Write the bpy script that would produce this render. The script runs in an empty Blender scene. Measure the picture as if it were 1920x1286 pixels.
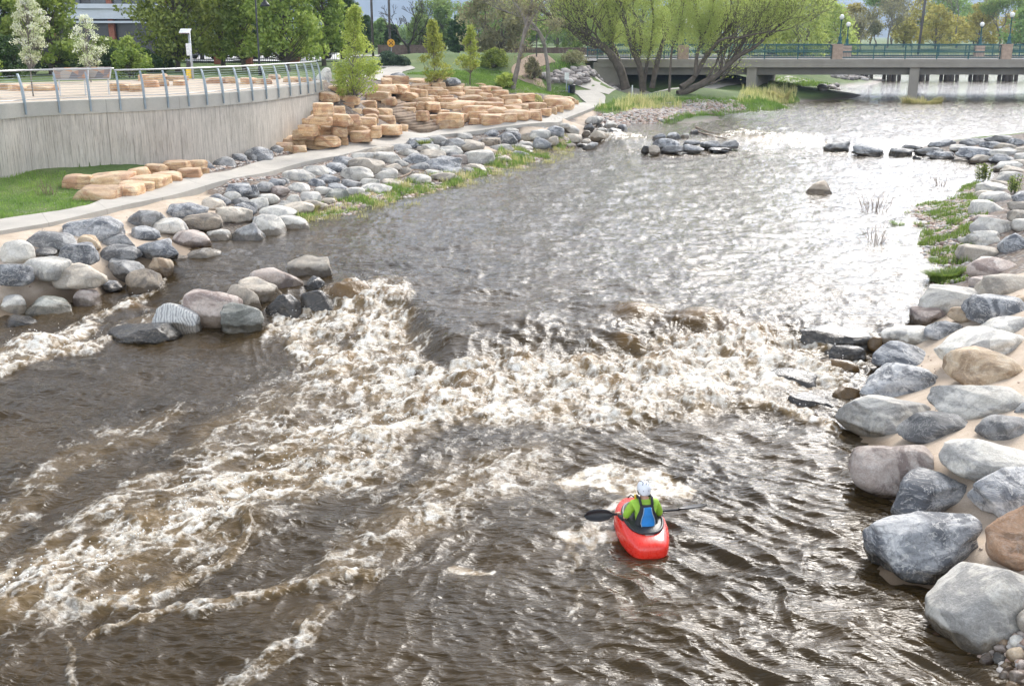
import bpy, bmesh, math, random
import numpy as np
FASTMESH = False
HAZE = .00022
from mathutils import Vector
R = math.radians
sc = bpy.context.scene
COL = sc.collection
rnd = random.Random(7)
nr = np.random.default_rng(11)
# ------------------------------------------------------------------ camera
FPX, PITCH, CAMZ = 2000.0, R(16.0), 6.6
cd = bpy.data.cameras.new('camera'); cam = bpy.data.objects.new('camera', cd); COL.objects.link(cam)
cam.location = (0, 0, CAMZ); cam.rotation_euler = (R(90) - PITCH, 0, 0)
cd.sensor_width = 36; cd.lens = 36 * FPX / 1920; cd.clip_end = 20000; cd.clip_start = .1
sc.camera = cam
CP, SP = math.cos(PITCH), math.sin(PITCH)
def ray(px, py):
    u, v = (px - 960) / FPX, (643 - py) / FPX
    return np.array((u, CP + v * SP, -SP + v * CP))
def P(px, py, z=0.0):
    d = ray(px, py); t = (z - CAMZ) / d[2]
    return np.array((d[0] * t, d[1] * t, z))
def PD(px, py, D):            # point of that sight line at ground distance D along Y
    d = ray(px, py); t = D / d[1]
    return np.array((d[0] * t, D, CAMZ + d[2] * t))
def depth(p): return p[1] * CP + (CAMZ - p[2]) * SP
# ------------------------------------------------------------------ noise
_perm = np.random.default_rng(3).permutation(4096).astype(np.int64)
_g3 = np.random.default_rng(4).normal(size=(4096, 3)); _g3 /= np.linalg.norm(_g3, axis=1)[:, None]
def pn(x, y, z=0.0):
    x = np.asarray(x, float); y = np.asarray(y, float); z = np.broadcast_to(np.asarray(z, float), x.shape)
    xi, yi, zi = np.floor(x).astype(np.int64), np.floor(y).astype(np.int64), np.floor(z).astype(np.int64)
    fx, fy, fz = x - xi, y - yi, z - zi
    sx, sy, sz = [f * f * f * (f * (f * 6 - 15) + 10) for f in (fx, fy, fz)]
    def g(i, j, k):
        h = _perm[(_perm[(_perm[(xi + i) & 4095] + yi + j) & 4095] + zi + k) & 4095]
        q = _g3[h]
        return q[..., 0] * (fx - i) + q[..., 1] * (fy - j) + q[..., 2] * (fz - k)
    a = g(0, 0, 0) * (1 - sx) + g(1, 0, 0) * sx; b = g(0, 1, 0) * (1 - sx) + g(1, 1, 0) * sx
    c = g(0, 0, 1) * (1 - sx) + g(1, 0, 1) * sx; d = g(0, 1, 1) * (1 - sx) + g(1, 1, 1) * sx
    return ((a * (1 - sy) + b * sy) * (1 - sz) + (c * (1 - sy) + d * sy) * sz) * 1.6
def fbm(x, y, z=0.0, o=4, g=.5):
    s = 0; a = 1; t = 0
    for i in range(o):
        s = s + a * pn(x, y, z + 17.3 * i); t += a; a *= g; x = x * 2.03 + 5.1; y = y * 2.03 - 3.7
        z = np.asarray(z) * 2.03
    return s / t
def sm(x, a=0.0, b=1.0):
    t = np.clip((x - a) / (b - a), 0, 1); return t * t * (3 - 2 * t)
# ------------------------------------------------------------------ mesh helpers
def link(o, parent=None):
    COL.objects.link(o)
    if parent is not None: o.parent = parent
    return o
def mesh(name, V, F, mat=None, parent=None, smooth=True, attrs=None, uv=None):
    me = bpy.data.meshes.new(name); V = np.asarray(V, np.float32)
    if isinstance(F, np.ndarray):
        k = F.shape[1]; n = len(F)
        me.vertices.add(len(V)); me.vertices.foreach_set('co', V.ravel())
        me.loops.add(n * k); me.loops.foreach_set('vertex_index', F.astype(np.int32).ravel())
        me.polygons.add(n); me.polygons.foreach_set('loop_start', np.arange(0, n * k, k, dtype=np.int32))
        me.update(calc_edges=True)
    else:
        me.from_pydata([tuple(map(float, v)) for v in V], [], F); me.update()
    me.polygons.foreach_set('use_smooth', np.full(len(me.polygons), smooth))
    for k, a in (attrs or {}).items():
        at = me.attributes.new(k, 'FLOAT', 'POINT'); at.data.foreach_set('value', np.asarray(a, np.float32).ravel())
    if mat is not None:
        for m in (mat if isinstance(mat, (list, tuple)) else [mat]): me.materials.append(m)
    return link(bpy.data.objects.new(name, me), parent)
def tag(o, label=None, cat=None, group=None, kind=None):
    if label: o['label'] = label
    if cat: o['category'] = cat
    if group: o['group'] = group
    if kind: o['kind'] = kind
    return o
def empty(name, loc, rz=0, **k):
    o = bpy.data.objects.new(name, None); COL.objects.link(o); o.location = tuple(map(float, loc)); o.rotation_euler = (0, 0, rz)
    o.empty_display_size = .2
    return tag(o, **k)
def copy_tree(o, parent=None):
    c = o.copy(); COL.objects.link(c); c.parent = parent
    for ch in list(o.children): copy_tree(ch, c)
    return c
class MB:
    def __init__(s): s.v = []; s.f = []
    def add(s, V, F):
        k = len(s.v); s.v += [tuple(map(float, p)) for p in V]; s.f += [tuple(i + k for i in f) for f in F]; return s
    def box(s, c, d, rz=0, taper=1.0, tilt=0):
        c = np.array(c, float); hx, hy, hz = d[0] / 2, d[1] / 2, d[2] / 2
        V = []
        for z, t in ((-hz, 1), (hz, taper)):
            for x, y in ((-hx, -hy), (hx, -hy), (hx, hy), (-hx, hy)): V.append((x * t, y * t, z))
        V = np.array(V)
        if tilt: ct, st = math.cos(tilt), math.sin(tilt); V = np.stack([V[:, 0], V[:, 1] * ct - V[:, 2] * st, V[:, 1] * st + V[:, 2] * ct], 1)
        cr, sr = math.cos(rz), math.sin(rz); V = np.stack([V[:, 0] * cr - V[:, 1] * sr, V[:, 0] * sr + V[:, 1] * cr, V[:, 2]], 1) + c
        return s.add(V, [(3, 2, 1, 0), (4, 5, 6, 7), (0, 1, 5, 4), (1, 2, 6, 5), (2, 3, 7, 6), (3, 0, 4, 7)])
    def tube(s, pts, rs, n=6, cap=True):
        pts = [np.array(p, float) for p in pts]
        if not hasattr(rs, '__len__'): rs = [rs] * len(pts)
        V = []; F = []; pu = None
        for i, p in enumerate(pts):
            d = pts[min(i + 1, len(pts) - 1)] - pts[max(i - 1, 0)]; L = np.linalg.norm(d); d = d / (L if L > 1e-9 else 1)
            if pu is None: pu = np.cross(d, (0, 0, 1.0) if abs(d[2]) < .9 else (1.0, 0, 0))
            pu = pu - d * pu.dot(d); pu /= max(np.linalg.norm(pu), 1e-9); w = np.cross(d, pu)
            for k in range(n):
                a = 2 * math.pi * k / n; V.append(p + rs[i] * (math.cos(a) * pu + math.sin(a) * w))
        for i in range(len(pts) - 1):
            for k in range(n):
                a, b = i * n + k, i * n + (k + 1) % n; F.append((a, b, b + n, a + n))
        if cap: F.append(tuple(range(n - 1, -1, -1))); F.append(tuple((len(pts) - 1) * n + k for k in range(n)))
        return s.add(V, F)
    def lathe(s, c, prof, n=16):
        V = []; F = []
        for r, z in prof:
            for k in range(n):
                a = 2 * math.pi * k / n; V.append((c[0] + r * math.cos(a), c[1] + r * math.sin(a), c[2] + z))
        for i in range(len(prof) - 1):
            for k in range(n):
                a, b = i * n + k, i * n + (k + 1) % n; F.append((a, b, b + n, a + n))
        F.append(tuple(range(n - 1, -1, -1))); F.append(tuple((len(prof) - 1) * n + k for k in range(n)))
        return s.add(V, F)
    def prism(s, ring_lo, ring_hi):
        n = len(ring_lo); F = [tuple(range(n - 1, -1, -1)), tuple(range(n, 2 * n))]
        for k in range(n): F.append((k, (k + 1) % n, n + (k + 1) % n, n + k))
        return s.add(list(ring_lo) + list(ring_hi), F)
    def build(s, name, mat, parent=None, smooth=False, bevel=0):
        o = mesh(name, s.v, s.f, mat, parent, smooth)
        if bevel:
            m = o.modifiers.new('bevel', 'BEVEL'); m.width = bevel; m.segments = 2; m.limit_method = 'ANGLE'
        return o
# ------------------------------------------------------------------ materials
def newmat(name):
    m = bpy.data.materials.new(name); m.use_nodes = True; nt = m.node_tree
    return m, nt, nt.nodes['Principled BSDF']
def N(nt, t, **k):
    n = nt.nodes.new(t)
    for a, b in k.items():
        if a.startswith('i_'): n.inputs[a[2:].replace('_', ' ')].default_value = b
        else: setattr(n, a, b)
    return n
def mth(nt, op, a, b=None, c=None, clamp=False):
    n = nt.nodes.new('ShaderNodeMath'); n.operation = op; n.use_clamp = clamp
    for i, x in enumerate((a, b, c)):
        if x is None: continue
        if isinstance(x, (int, float)): n.inputs[i].default_value = x
        else: nt.links.new(x, n.inputs[i])
    return n.outputs[0]
def mixc(nt, f, a, b, bt='MIX'):
    n = nt.nodes.new('ShaderNodeMix'); n.data_type = 'RGBA'; n.blend_type = bt
    for s, x in ((n.inputs[0], f), (n.inputs[6], a), (n.inputs[7], b)):
        if isinstance(x, (int, float)): s.default_value = x
        elif isinstance(x, tuple): s.default_value = (*x, 1)
        else: nt.links.new(x, s)
    return n.outputs[2]
def ramp(nt, f, stops):
    n = nt.nodes.new('ShaderNodeValToRGB'); e = n.color_ramp.elements
    while len(e) < len(stops): e.new(.5)
    for el, (p, c) in zip(e, stops): el.position = p; el.color = (*c, 1) if isinstance(c, tuple) else (c, c, c, 1)
    nt.links.new(f, n.inputs[0]); return n.outputs[0]
def noise(nt, vec, scale, detail=4, rough=.55, dist=0, out=0):
    n = N(nt, 'ShaderNodeTexNoise'); n.inputs['Scale'].default_value = scale; n.inputs['Detail'].default_value = detail
    n.inputs['Roughness'].default_value = rough; n.inputs['Distortion'].default_value = dist
    if vec is not None: nt.links.new(vec, n.inputs['Vector'])
    return n.outputs[out]
def mapping(nt, vec, s=(1, 1, 1), r=(0, 0, 0)):
    n = N(nt, 'ShaderNodeMapping'); n.inputs['Scale'].default_value = s; n.inputs['Rotation'].default_value = r
    nt.links.new(vec, n.inputs['Vector']); return n.outputs[0]
def bump(nt, bs, h, strength=.4, dist=.02):
    b = N(nt, 'ShaderNodeBump'); b.inputs['Strength'].default_value = strength; b.inputs['Distance'].default_value = dist
    nt.links.new(h, b.inputs['Height']); nt.links.new(b.outputs[0], bs.inputs['Normal']); return b
def simple(name, c, rough=.6, metal=0, var=.25, scale=6, bmp=.15, spec=.5):
    m, nt, bs = newmat(name); tc = N(nt, 'ShaderNodeTexCoord').outputs['Object']
    n1 = noise(nt, tc, scale, 5, .6)
    cc = ramp(nt, n1, [(.3, tuple(x * (1 - var) for x in c)), (.7, tuple(min(1, x * (1 + var)) for x in c))])
    nt.links.new(cc, bs.inputs['Base Color']); bs.inputs['Roughness'].default_value = rough; bs.inputs['Metallic'].default_value = metal
    bs.inputs['Specular IOR Level'].default_value = spec
    if bmp: bump(nt, bs, noise(nt, tc, scale * 6, 3), bmp, .01)
    return m
def rockmat(name, c1, c2, c3, bed=0.0, vein=0.0, stripes=0.0, wet=False, rough=.75, dark=None):
    m, nt, bs = newmat(name); tc = N(nt, 'ShaderNodeTexCoord').outputs['Object']
    oi = N(nt, 'ShaderNodeObjectInfo').outputs['Random']
    off = N(nt, 'ShaderNodeVectorMath', operation='ADD'); nt.links.new(tc, off.inputs[0])
    cx = N(nt, 'ShaderNodeCombineXYZ'); nt.links.new(mth(nt, 'MULTIPLY', oi, 37.0), cx.inputs[0]); nt.links.new(mth(nt, 'MULTIPLY', oi, 91.0), cx.inputs[1]); nt.links.new(cx.outputs[0], off.inputs[1])
    v = off.outputs[0]
    big = noise(nt, mapping(nt, v, (1, 1, 1.9), (.3, .4, 0)), 1.7, 7, .68, .9)
    base = ramp(nt, big, [(.3, c1), (.5, c2), (.68, c3)])
    if dark:
        base = mixc(nt, ramp(nt, noise(nt, v, 1.1, 6, .65, 1.2), [(.49, 0.0), (.56, .9)]), base, dark)
    fine = noise(nt, v, 22, 4, .7)
    base = mixc(nt, .34, base, ramp(nt, fine, [(.32, .28), (.6, .66)]), 'OVERLAY')
    if bed:
        bd = noise(nt, mapping(nt, v, (.5, .5, 7.0), (.05, .04, 0)), 1.6, 5, .65, .6)
        base = mixc(nt, bed, base, ramp(nt, bd, [(.34, .22), (.46, .5), (.7, .72)]), 'OVERLAY')
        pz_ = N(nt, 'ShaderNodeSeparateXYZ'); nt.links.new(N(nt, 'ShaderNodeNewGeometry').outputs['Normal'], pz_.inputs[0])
        base = mixc(nt, mth(nt, 'MULTIPLY', ramp(nt, pz_.outputs[2], [(.55, 0.0), (.9, 1.0)]), .3), base, (.64, .53, .41))  # upward faces tinted paler, their lit look put into the colour
    spk = noise(nt, v, 90, 2, .6)
    base = mixc(nt, .2, base, ramp(nt, spk, [(.35, .2), (.62, .75)]), 'OVERLAY')
    if vein:
        vn = mth(nt, 'ABSOLUTE', mth(nt, 'SUBTRACT', noise(nt, mapping(nt, v, (1, 1, 2.2), (.4, .5, .3)), 2.2, 5, .6, 1.5), .5))
        base = mixc(nt, mth(nt, 'MULTIPLY', ramp(nt, vn, [(.0, 1.0), (.022, 0.0)]), vein), base, (.62, .6, .56))
        vd = mth(nt, 'ABSOLUTE', mth(nt, 'SUBTRACT', noise(nt, mapping(nt, v, (1, 2, 1), (1, .2, .8)), 1.7, 5, .6, 1.0), .5))
        base = mixc(nt, mth(nt, 'MULTIPLY', ramp(nt, vd, [(.0, 1.0), (.03, 0.0)]), vein * .7), base, tuple(x * .35 for x in c1))
    if stripes:
        w = N(nt, 'ShaderNodeTexWave'); w.inputs['Scale'].default_value = 5.5; w.inputs['Distortion'].default_value = 7; w.inputs['Detail'].default_value = 4; w.inputs['Detail Scale'].default_value = 1.5
        nt.links.new(mapping(nt, v, (1, .5, .6), (0, .5, .5)), w.inputs['Vector'])
        base = mixc(nt, mth(nt, 'MULTIPLY', ramp(nt, w.outputs[1], [(.15, 1.0), (.5, 0.0)]), stripes), base, (.10, .10, .105))
    hv = N(nt, 'ShaderNodeHueSaturation'); nt.links.new(base, hv.inputs['Color']); nt.links.new(mth(nt, 'MULTIPLY_ADD', oi, .4, .8), hv.inputs['Value'])
    base = hv.outputs[0]
    ps = N(nt, 'ShaderNodeSeparateXYZ'); nt.links.new(N(nt, 'ShaderNodeNewGeometry').outputs['Position'], ps.inputs[0])
    at = N(nt, 'ShaderNodeAttribute', attribute_type='OBJECT', attribute_name='wl')
    hgt = mth(nt, 'SUBTRACT', ps.outputs[2], at.outputs['Fac'])
    hgt = mth(nt, 'ADD', hgt, mth(nt, 'MULTIPLY', mth(nt, 'SUBTRACT', noise(nt, v, 3, 3), .5), .28))
    wetf = ramp(nt, hgt, [(.0, 1.0), (.20, 1.0), (.26, 0.0)]) if not wet else ramp(nt, hgt, [(0.0, 1.0), (.9, 1.0), (1.0, .4)])
    base = mixc(nt, wetf, base, mixc(nt, 1.0, base, (.34, .30, .25), 'MULTIPLY'))
    nt.links.new(base, bs.inputs['Base Color'])
    nt.links.new(mth(nt, 'MULTIPLY_ADD', wetf, -.5, rough), bs.inputs['Roughness'])
    h = mth(nt, 'ADD', mth(nt, 'MULTIPLY', noise(nt, v, 5, 6, .65), 1.0), mth(nt, 'MULTIPLY', noise(nt, v, 40, 3, .6), .25))
    bump(nt, bs, h, .55, .045)
    return m
RM = {
 'w': ('pale grey', rockmat('rock_pale', (.43, .40, .345), (.56, .53, .465), (.67, .635, .57), vein=.4, dark=(.30, .29, .27))),
 'c': ('cream', rockmat('rock_cream', (.36, .31, .25), (.46, .40, .32), (.55, .50, .42), vein=.2, dark=(.27, .24, .2))),
 'b': ('blue grey', rockmat('rock_slate', (.14, .15, .16), (.29, .295, .30), (.56, .55, .53), vein=.7, dark=(.09, .095, .105))),
 'g': ('mid grey', rockmat('rock_grey', (.17, .17, .165), (.28, .275, .265), (.45, .44, .41), vein=.4, dark=(.11, .11, .11))),
 't': ('tan', rockmat('rock_tan', (.36, .26, .16), (.47, .36, .24), (.53, .45, .34), vein=.15, dark=(.25, .17, .10))),
 'p': ('pinkish', rockmat('rock_pink', (.32, .25, .21), (.44, .37, .32), (.53, .47, .42), vein=.3, dark=(.2, .15, .13))),
 'o': ('rusty orange', rockmat('rock_rust', (.30, .17, .09), (.42, .26, .16), (.52, .39, .28), vein=.2, dark=(.2, .12, .07))),
 'r': ('brown', rockmat('rock_brown', (.22, .18, .13), (.34, .28, .21), (.42, .36, .28), vein=.2, dark=(.13, .11, .09))),
 'n': ('greenish grey', rockmat('rock_green', (.20, .205, .18), (.30, .30, .265), (.42, .415, .37), vein=.35, dark=(.14, .145, .125))),
 's': ('black and white striped', rockmat('rock_striped', (.40, .40, .38), (.50, .49, .46), (.58, .57, .54), stripes=.6)),
 'k': ('dark wet', rockmat('rock_wet', (.05, .05, .052), (.10, .10, .098), (.21, .205, .2), vein=.5, wet=True, rough=.55)),
 'u': ('amber wet', rockmat('rock_amber', (.28, .17, .06), (.36, .24, .10), (.45, .33, .18), wet=True, rough=.55)),
}
SAND = rockmat('sandstone', (.43, .25, .12), (.54, .36, .20), (.64, .49, .33), bed=.75, vein=.1, dark=(.40, .22, .12), rough=.85)
# ------------------------------------------------------------------ terrain
Z1, Z2 = .45, .85                 # water levels above the first and the second drop
TP = []                            # control points (x, y, z)
def T(z, *pp):
    for a, b in pp: TP.append(P(a, b, z))
# right bank
T(-.12, (1860, 1330), (1790, 1240), (1745, 1130), (1700, 1055), (1640, 965), (1600, 900), (1580, 830))
T(.05, (1600, 770), (1640, 660)); T(.33, (1700, 605), (1730, 545), (1740, 515), (1700, 460), (1672, 415), (1710, 385), (1780, 368), (1830, 340), (1800, 312), (1700, 295))
T(.35, (1990, 1290)); T(.75, (1960, 1050), (1960, 950)); T(1.0, (1960, 820)); T(1.2, (1960, 700)); T(1.45, (1960, 600)); T(1.5, (1960, 500)); T(1.5, (1960, 400)); T(1.5, (1990, 320)); T(1.3, (1960, 272)); T(.9, (1800, 262))
T(.4, (1720, 1020), (1690, 880)); T(.5, (1760, 700)); T(.65, (1800, 480), (1850, 370)); T(.45, (1740, 430))
TP += [(9, 9, 1.6), (12, 12, 2.0), (16, 20, 2.4), (22, 32, 2.4), (30, 45, 2.6), (36, 60, 2.6), (10, 5, 2.0), (58, 78, 2.6), (42, 80, .15), (46, 92, .15), (38, 68, .5), (75, 100, 4.0)]
# river bed
T(-.7, (1300, 1250), (700, 1250), (100, 1250), (1450, 950), (1000, 950), (500, 950), (50, 800), (1400, 800), (300, 700)); T(-.5, (900, 700)); T(-.25, (1100, 560), (900, 480), (1300, 450), (1550, 480), (1000, 400), (1250, 350), (1500, 330), (1650, 320))
T(.15, (1250, 255), (1500, 240), (1750, 230), (1500, 215), (1880, 225), (1800, 195), (1880, 180), (1600, 178), (1750, 165), (1850, 155), (1700, 150), (1800, 145))
TP += [(-12, 9, -.6), (-16, 13, -.5), (60, 98, .3), (90, 150, .4)]
# left bank water line, then half way, then path
T(-.1, (-80, 640), (0, 610), (90, 590), (170, 570), (250, 548)); T(.33, (330, 500), (440, 458), (560, 432), (640, 416), (760, 388), (900, 346), (1000, 318), (1065, 290), (1085, 268)); T(.75, (1165, 246), (1260, 236), (1370, 216), (1480, 206))
T(.75, (0, 520), (150, 490), (300, 440), (480, 390)); T(.7, (640, 365), (760, 340), (900, 300), (1000, 270))
T(1.3, (-100, 455), (0, 437), (130, 412), (300, 377)); T(1.4, (450, 340), (640, 292)); T(1.5, (800, 262), (950, 240)); T(1.7, (1050, 222), (1100, 205)); T(1.8, (1135, 188))
T(1.35, (0, 408), (225, 362)); T(1.45, (400, 322), (560, 285)); T(1.55, (700, 260), (850, 238), (1000, 220)); T(1.75, (1085, 190))
T(1.6, (0, 352), (190, 335), (380, 300)); T(1.8, (525, 262))
T(1.35, (1040, 240)); T(.9, (1040, 262)); T(1.15, (1112, 225)); T(.85, (1112, 240)); T(1.2, (1000, 252)); T(1.1, (900, 275))
# sandstone slope
T(2.4, (580, 232)); T(2.35, (640, 232)); T(3.1, (630, 200)); T(3.56, (630, 180)); T(3.9, (640, 165)); T(2.41, (700, 215)); T(3.13, (700, 182)); T(3.54, (700, 165)); T(3.92, (700, 150))
T(3.68, (740, 156)); T(2.4, (850, 200)); T(3.0, (840, 175)); T(3.6, (830, 153)); T(2.3, (900, 200)); T(3.17, (900, 165)); T(2.6, (940, 183)); T(2.1, (980, 198)); T(2.63, (980, 178)); T(2.18, (1050, 186))
T(4.0, (800, 140), (700, 138)); T(4.2, (780, 118), (1000, 112)); T(4.1, (900, 120)); T(3.8, (900, 140)); T(3.14, (980, 160)); T(2.4, (1050, 172)); T(1.95, (1120, 172), (1180, 178)); T(1.5, (1250, 200)); T(1.8, (1400, 178)); T(1.5, (1330, 196)); T(1.3, (1400, 195))
T(4.7, (1090, 112)); T(2.6, (1100, 156)); T(2.2, (1250, 168)); T(4.3, (950, 105), (1000, 103), (1140, 108))
T(1.6, (1500, 165), (1460, 172)); T(1.1, (1560, 168)); T(1.9, (1480, 150), (1400, 150)); T(1.4, (1600, 145)); T(2.4, (1500, 136))
TP += [(-30, 45, 4.4), (-20, 50, 4.3), (-25, 60, 4.35), (-40, 60, 4.4), (-15, 62, 4.2), (-50, 45, 4.5), (-40, 90, 4.5), (-20, 90, 4.4), (-60, 130, 4.5), (0, 130, 4.5), (-20, 130, 4.5), (20, 125, 4.5), (40, 170, 3.0), (60, 215, 2.6), (100, 230, 3.0), (130, 210, 3.), (20, 200, 4.5), (-40, 200, 4.5), (150, 260, 4.5), (60, 270, 4.5), (-100, 260, 4.5), (-110, 120, 4.5), (110, 130, 3.5)]
TP = np.array(TP); _tp = TP[:, :2] / 50.0
def _K(r2): return np.where(r2 > 0, .5 * r2 * np.log(r2 + 1e-12), 0)
_n = len(TP); _A = np.zeros((_n + 3, _n + 3)); _A[:_n, :_n] = _K(((_tp[:, None] - _tp[None]) ** 2).sum(-1)) + np.eye(_n) * 2e-5
_A[:_n, _n] = 1; _A[:_n, _n + 1:] = _tp; _A[_n, :_n] = 1; _A[_n + 1:, :_n] = _tp.T
_W = np.linalg.solve(_A, np.concatenate([TP[:, 2], np.zeros(3)]))
def tps(x, y):
    x = np.atleast_1d(np.asarray(x, float)) / 50; y = np.atleast_1d(np.asarray(y, float)) / 50; out = np.empty(x.shape)
    for i in range(0, x.size, 20000):
        a, b = x.ravel()[i:i + 20000], y.ravel()[i:i + 20000]
        out.ravel()[i:i + 20000] = _K((a[:, None] - _tp[:, 0]) ** 2 + (b[:, None] - _tp[:, 1]) ** 2) @ _W[:_n] + _W[_n] + _W[_n + 1] * a + _W[_n + 2] * b
    return out
def inpoly(x, y, poly):
    x = np.asarray(x); y = np.asarray(y); c = np.zeros(x.shape, bool); n = len(poly)
    for i in range(n):
        x1, y1 = poly[i][:2]; x2, y2 = poly[(i + 1) % n][:2]
        if y1 == y2: continue
        c ^= ((y1 > y) != (y2 > y)) & (x < (x2 - x1) * (y - y1) / (y2 - y1) + x1)
    return c
ZT = 4.32
WALL_PX = [(-160, 207), (-80, 200), (0, 196.5), (55, 192.5), (120, 189.5), (185, 187), (282, 183.5), (350, 180), (415, 175.5), (477, 170.5), (540, 163.5), (590, 157), (606, 153)]
WALL = np.array([P(a, b, ZT) for a, b in WALL_PX])       # front top edge of the coping
def smooth_line(pts, n):
    pts = np.asarray(pts, float); d = np.r_[0, np.cumsum(np.linalg.norm(np.diff(pts[:, :2], axis=0), axis=1))]
    q = np.linspace(0, d[-1], n); out = np.empty((n, pts.shape[1]))
    for k in range(pts.shape[1]):
        m = np.gradient(pts[:, k], d); i = np.clip(np.searchsorted(d, q, 'right') - 1, 0, len(d) - 2); h = d[i + 1] - d[i]; t = (q - d[i]) / h
        out[:, k] = (2 * t**3 - 3 * t**2 + 1) * pts[i, k] + (t**3 - 2 * t**2 + t) * h * m[i] + (-2 * t**3 + 3 * t**2) * pts[i + 1, k] + (t**3 - t**2) * h * m[i + 1]
    return out, q
def offs(line, d):               # offset a plan polyline to its left (direction of travel)
    t = np.gradient(line[:, :2], axis=0); t /= np.linalg.norm(t, axis=1)[:, None]
    o = line.copy(); o[:, 0] += -t[:, 1] * d; o[:, 1] += t[:, 0] * d; return o
WL, WQ = smooth_line(WALL, 160)
_back = offs(WL, .30)
PLAT = [tuple(p[:2]) for p in _back] + [(-10.5, 58), (-12, 64), (-16, 75), (-50, 90), (-90, 60), (-60, 20)]
def Hraw(x, y):
    x = np.atleast_1d(np.asarray(x, float)); y = np.atleast_1d(np.asarray(y, float))
    r = np.hypot(x, y); h = tps(np.where(r > 270, x * 270 / r, x), np.where(r > 270, y * 270 / r, y))
    h = h + (4.5 - h) * sm(r, 190, 270); h = np.minimum(h, 5.2)
    return h
_hx = np.arange(-45, 60.01, .25); _hy = np.arange(5, 135.01, .25); _HG = Hraw(*np.meshgrid(_hx, _hy))
_Hslow = Hraw
def Hraw(x, y):
    x = np.atleast_1d(np.asarray(x, float)); y = np.atleast_1d(np.asarray(y, float))
    ins = (x > _hx[0]) & (x < _hx[-1] - .01) & (y > _hy[0]) & (y < _hy[-1] - .01); out = np.empty(x.shape)
    if ins.any():
        a = (x[ins] - _hx[0]) / .25; b = (y[ins] - _hy[0]) / .25; i = a.astype(int); j = b.astype(int); a = a - i; b = b - j
        out[ins] = (_HG[j, i] * (1 - a) + _HG[j, i + 1] * a) * (1 - b) + (_HG[j + 1, i] * (1 - a) + _HG[j + 1, i + 1] * a) * b
    if (~ins).any(): out[~ins] = _Hslow(x[~ins], y[~ins])
    return out
def H(x, y, plat=True):
    h = Hraw(x, y); x = np.atleast_1d(x); y = np.atleast_1d(y)
    h = h + .04 * pn(x * .9, y * .9, 3.3)
    return np.where(inpoly(x, y, PLAT), ZT - .1, h) if plat else h
# the drops of the river
L1 = np.array([P(a, b, .2) for a, b in [(-200, 470), (0, 478), (120, 490), (220, 508), (300, 545), (360, 585), (470, 598), (600, 575), (700, 590), (760, 600), (800, 660), (845, 700), (900, 680), (980, 660), (1100, 655), (1300, 640), (1450, 640), (1560, 650), (1700, 660), (1900, 650)]])
L2 = np.array([P(a, b, .6) for a, b in [(900, 262), (1090, 262), (1180, 283), (1300, 284), (1400, 277), (1550, 268), (1650, 282), (1800, 282), (2000, 270)]])
_lx = np.linspace(-12, 12, 481); _ly = np.interp(_lx, L1[:, 0], L1[:, 1]); _ky = np.hanning(31); _ly = np.convolve(np.pad(_ly, 15, 'edge'), _ky / _ky.sum(), 'valid'); L1 = np.c_[_lx, _ly]
def level(x, y):
    y1 = np.interp(x, L1[:, 0], L1[:, 1]); y2 = np.interp(x, L2[:, 0], L2[:, 1])
    return Z1 * sm(y - y1, -1.0, 1.7) + (Z2 - Z1) * sm(y - y2, -1.2, 5)
def onground(px, py, extra=0.0, plat=True):   # where that sight line first meets the ground or the water
    d = ray(px, py); D = np.concatenate([np.arange(6, 60, .05), np.arange(60, 260, .15)]); X = d[0] / d[1] * D; Z = CAMZ + d[2] / d[1] * D
    g = np.maximum(H(X, D, plat), level(X, D) - .05) + extra; k = np.argmax(Z <= g)
    return np.array((X[k], D[k], g[k] - extra))
# zones of the ground, in plan
def poly(z, *pp): return [tuple(P(a, b, z)[:2]) for a, b in pp]
GROUT = [poly(.7, (-200, 700), (-200, 450), (0, 437), (130, 412), (300, 376), (345, 372), (420, 400), (350, 470), (300, 530), (260, 570), (100, 620)),
         poly(.7, (1560, 780), (1640, 640), (1700, 600), (1760, 560), (1830, 560), (2300, 560), (2300, 1200), (1900, 1190), (1760, 1200), (1600, 950)),
         poly(1.6, (880, 262), (960, 240), (1050, 224), (1110, 204), (1125, 212), (1060, 240), (900, 262))]
GRAVEL = [poly(.5, (540, 460), (560, 400), (640, 390), (760, 360), (900, 330), (960, 290), (1060, 272), (1110, 270), (1060, 310), (900, 370), (700, 430)),
          poly(.5, (1600, 420), (1680, 370), (1830, 330), (1900, 380), (1850, 560), (1720, 560)),
          poly(.6, (1080, 215), (1230, 190), (1380, 185), (1400, 215), (1250, 245), (1170, 245)),
          poly(.2, (1750, 1180), (1900, 1160), (2300, 1160), (2300, 1400), (1750, 1400))]
GRASSY = [poly(1.5, (-250, 460), (-250, 340), (0, 350), (130, 344), (180, 372), (0, 412)),]
# ------------------------------------------------------------------ ground sheet
def polyg(*pp): return [tuple(onground(a, b, plat=False)[:2]) for a, b in pp]
BARE = [poly(1.2, (-200, 700), (-200, 455), (0, 437), (300, 377), (640, 292), (950, 240), (1110, 204), (1170, 245), (1060, 300), (700, 430)),
        polyg((180, 345), (250, 380), (560, 287), (700, 262), (1000, 222), (1085, 192), (1020, 178), (940, 165), (830, 148), (740, 146), (600, 150), (520, 262), (380, 298)),
        poly(1.0, (1500, 1300), (1560, 780), (1640, 640), (1700, 600), (1660, 400), (1830, 320), (1640, 262), (2500, 262), (2500, 1300)),
        polyg((1012, 147), (1050, 157), (1100, 160), (1165, 162), (1160, 143), (1110, 138), (1060, 137))]
def axis_rows():
    a = [4.5]
    while a[-1] < 9000:
        d = a[-1]; a.append(d * (1.0065 if d < 130 else 1.02 if d < 400 else 1.08))
    return np.array(a)
_r = axis_rows(); _a = np.tan(np.linspace(-R(52), R(52), 430))
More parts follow.
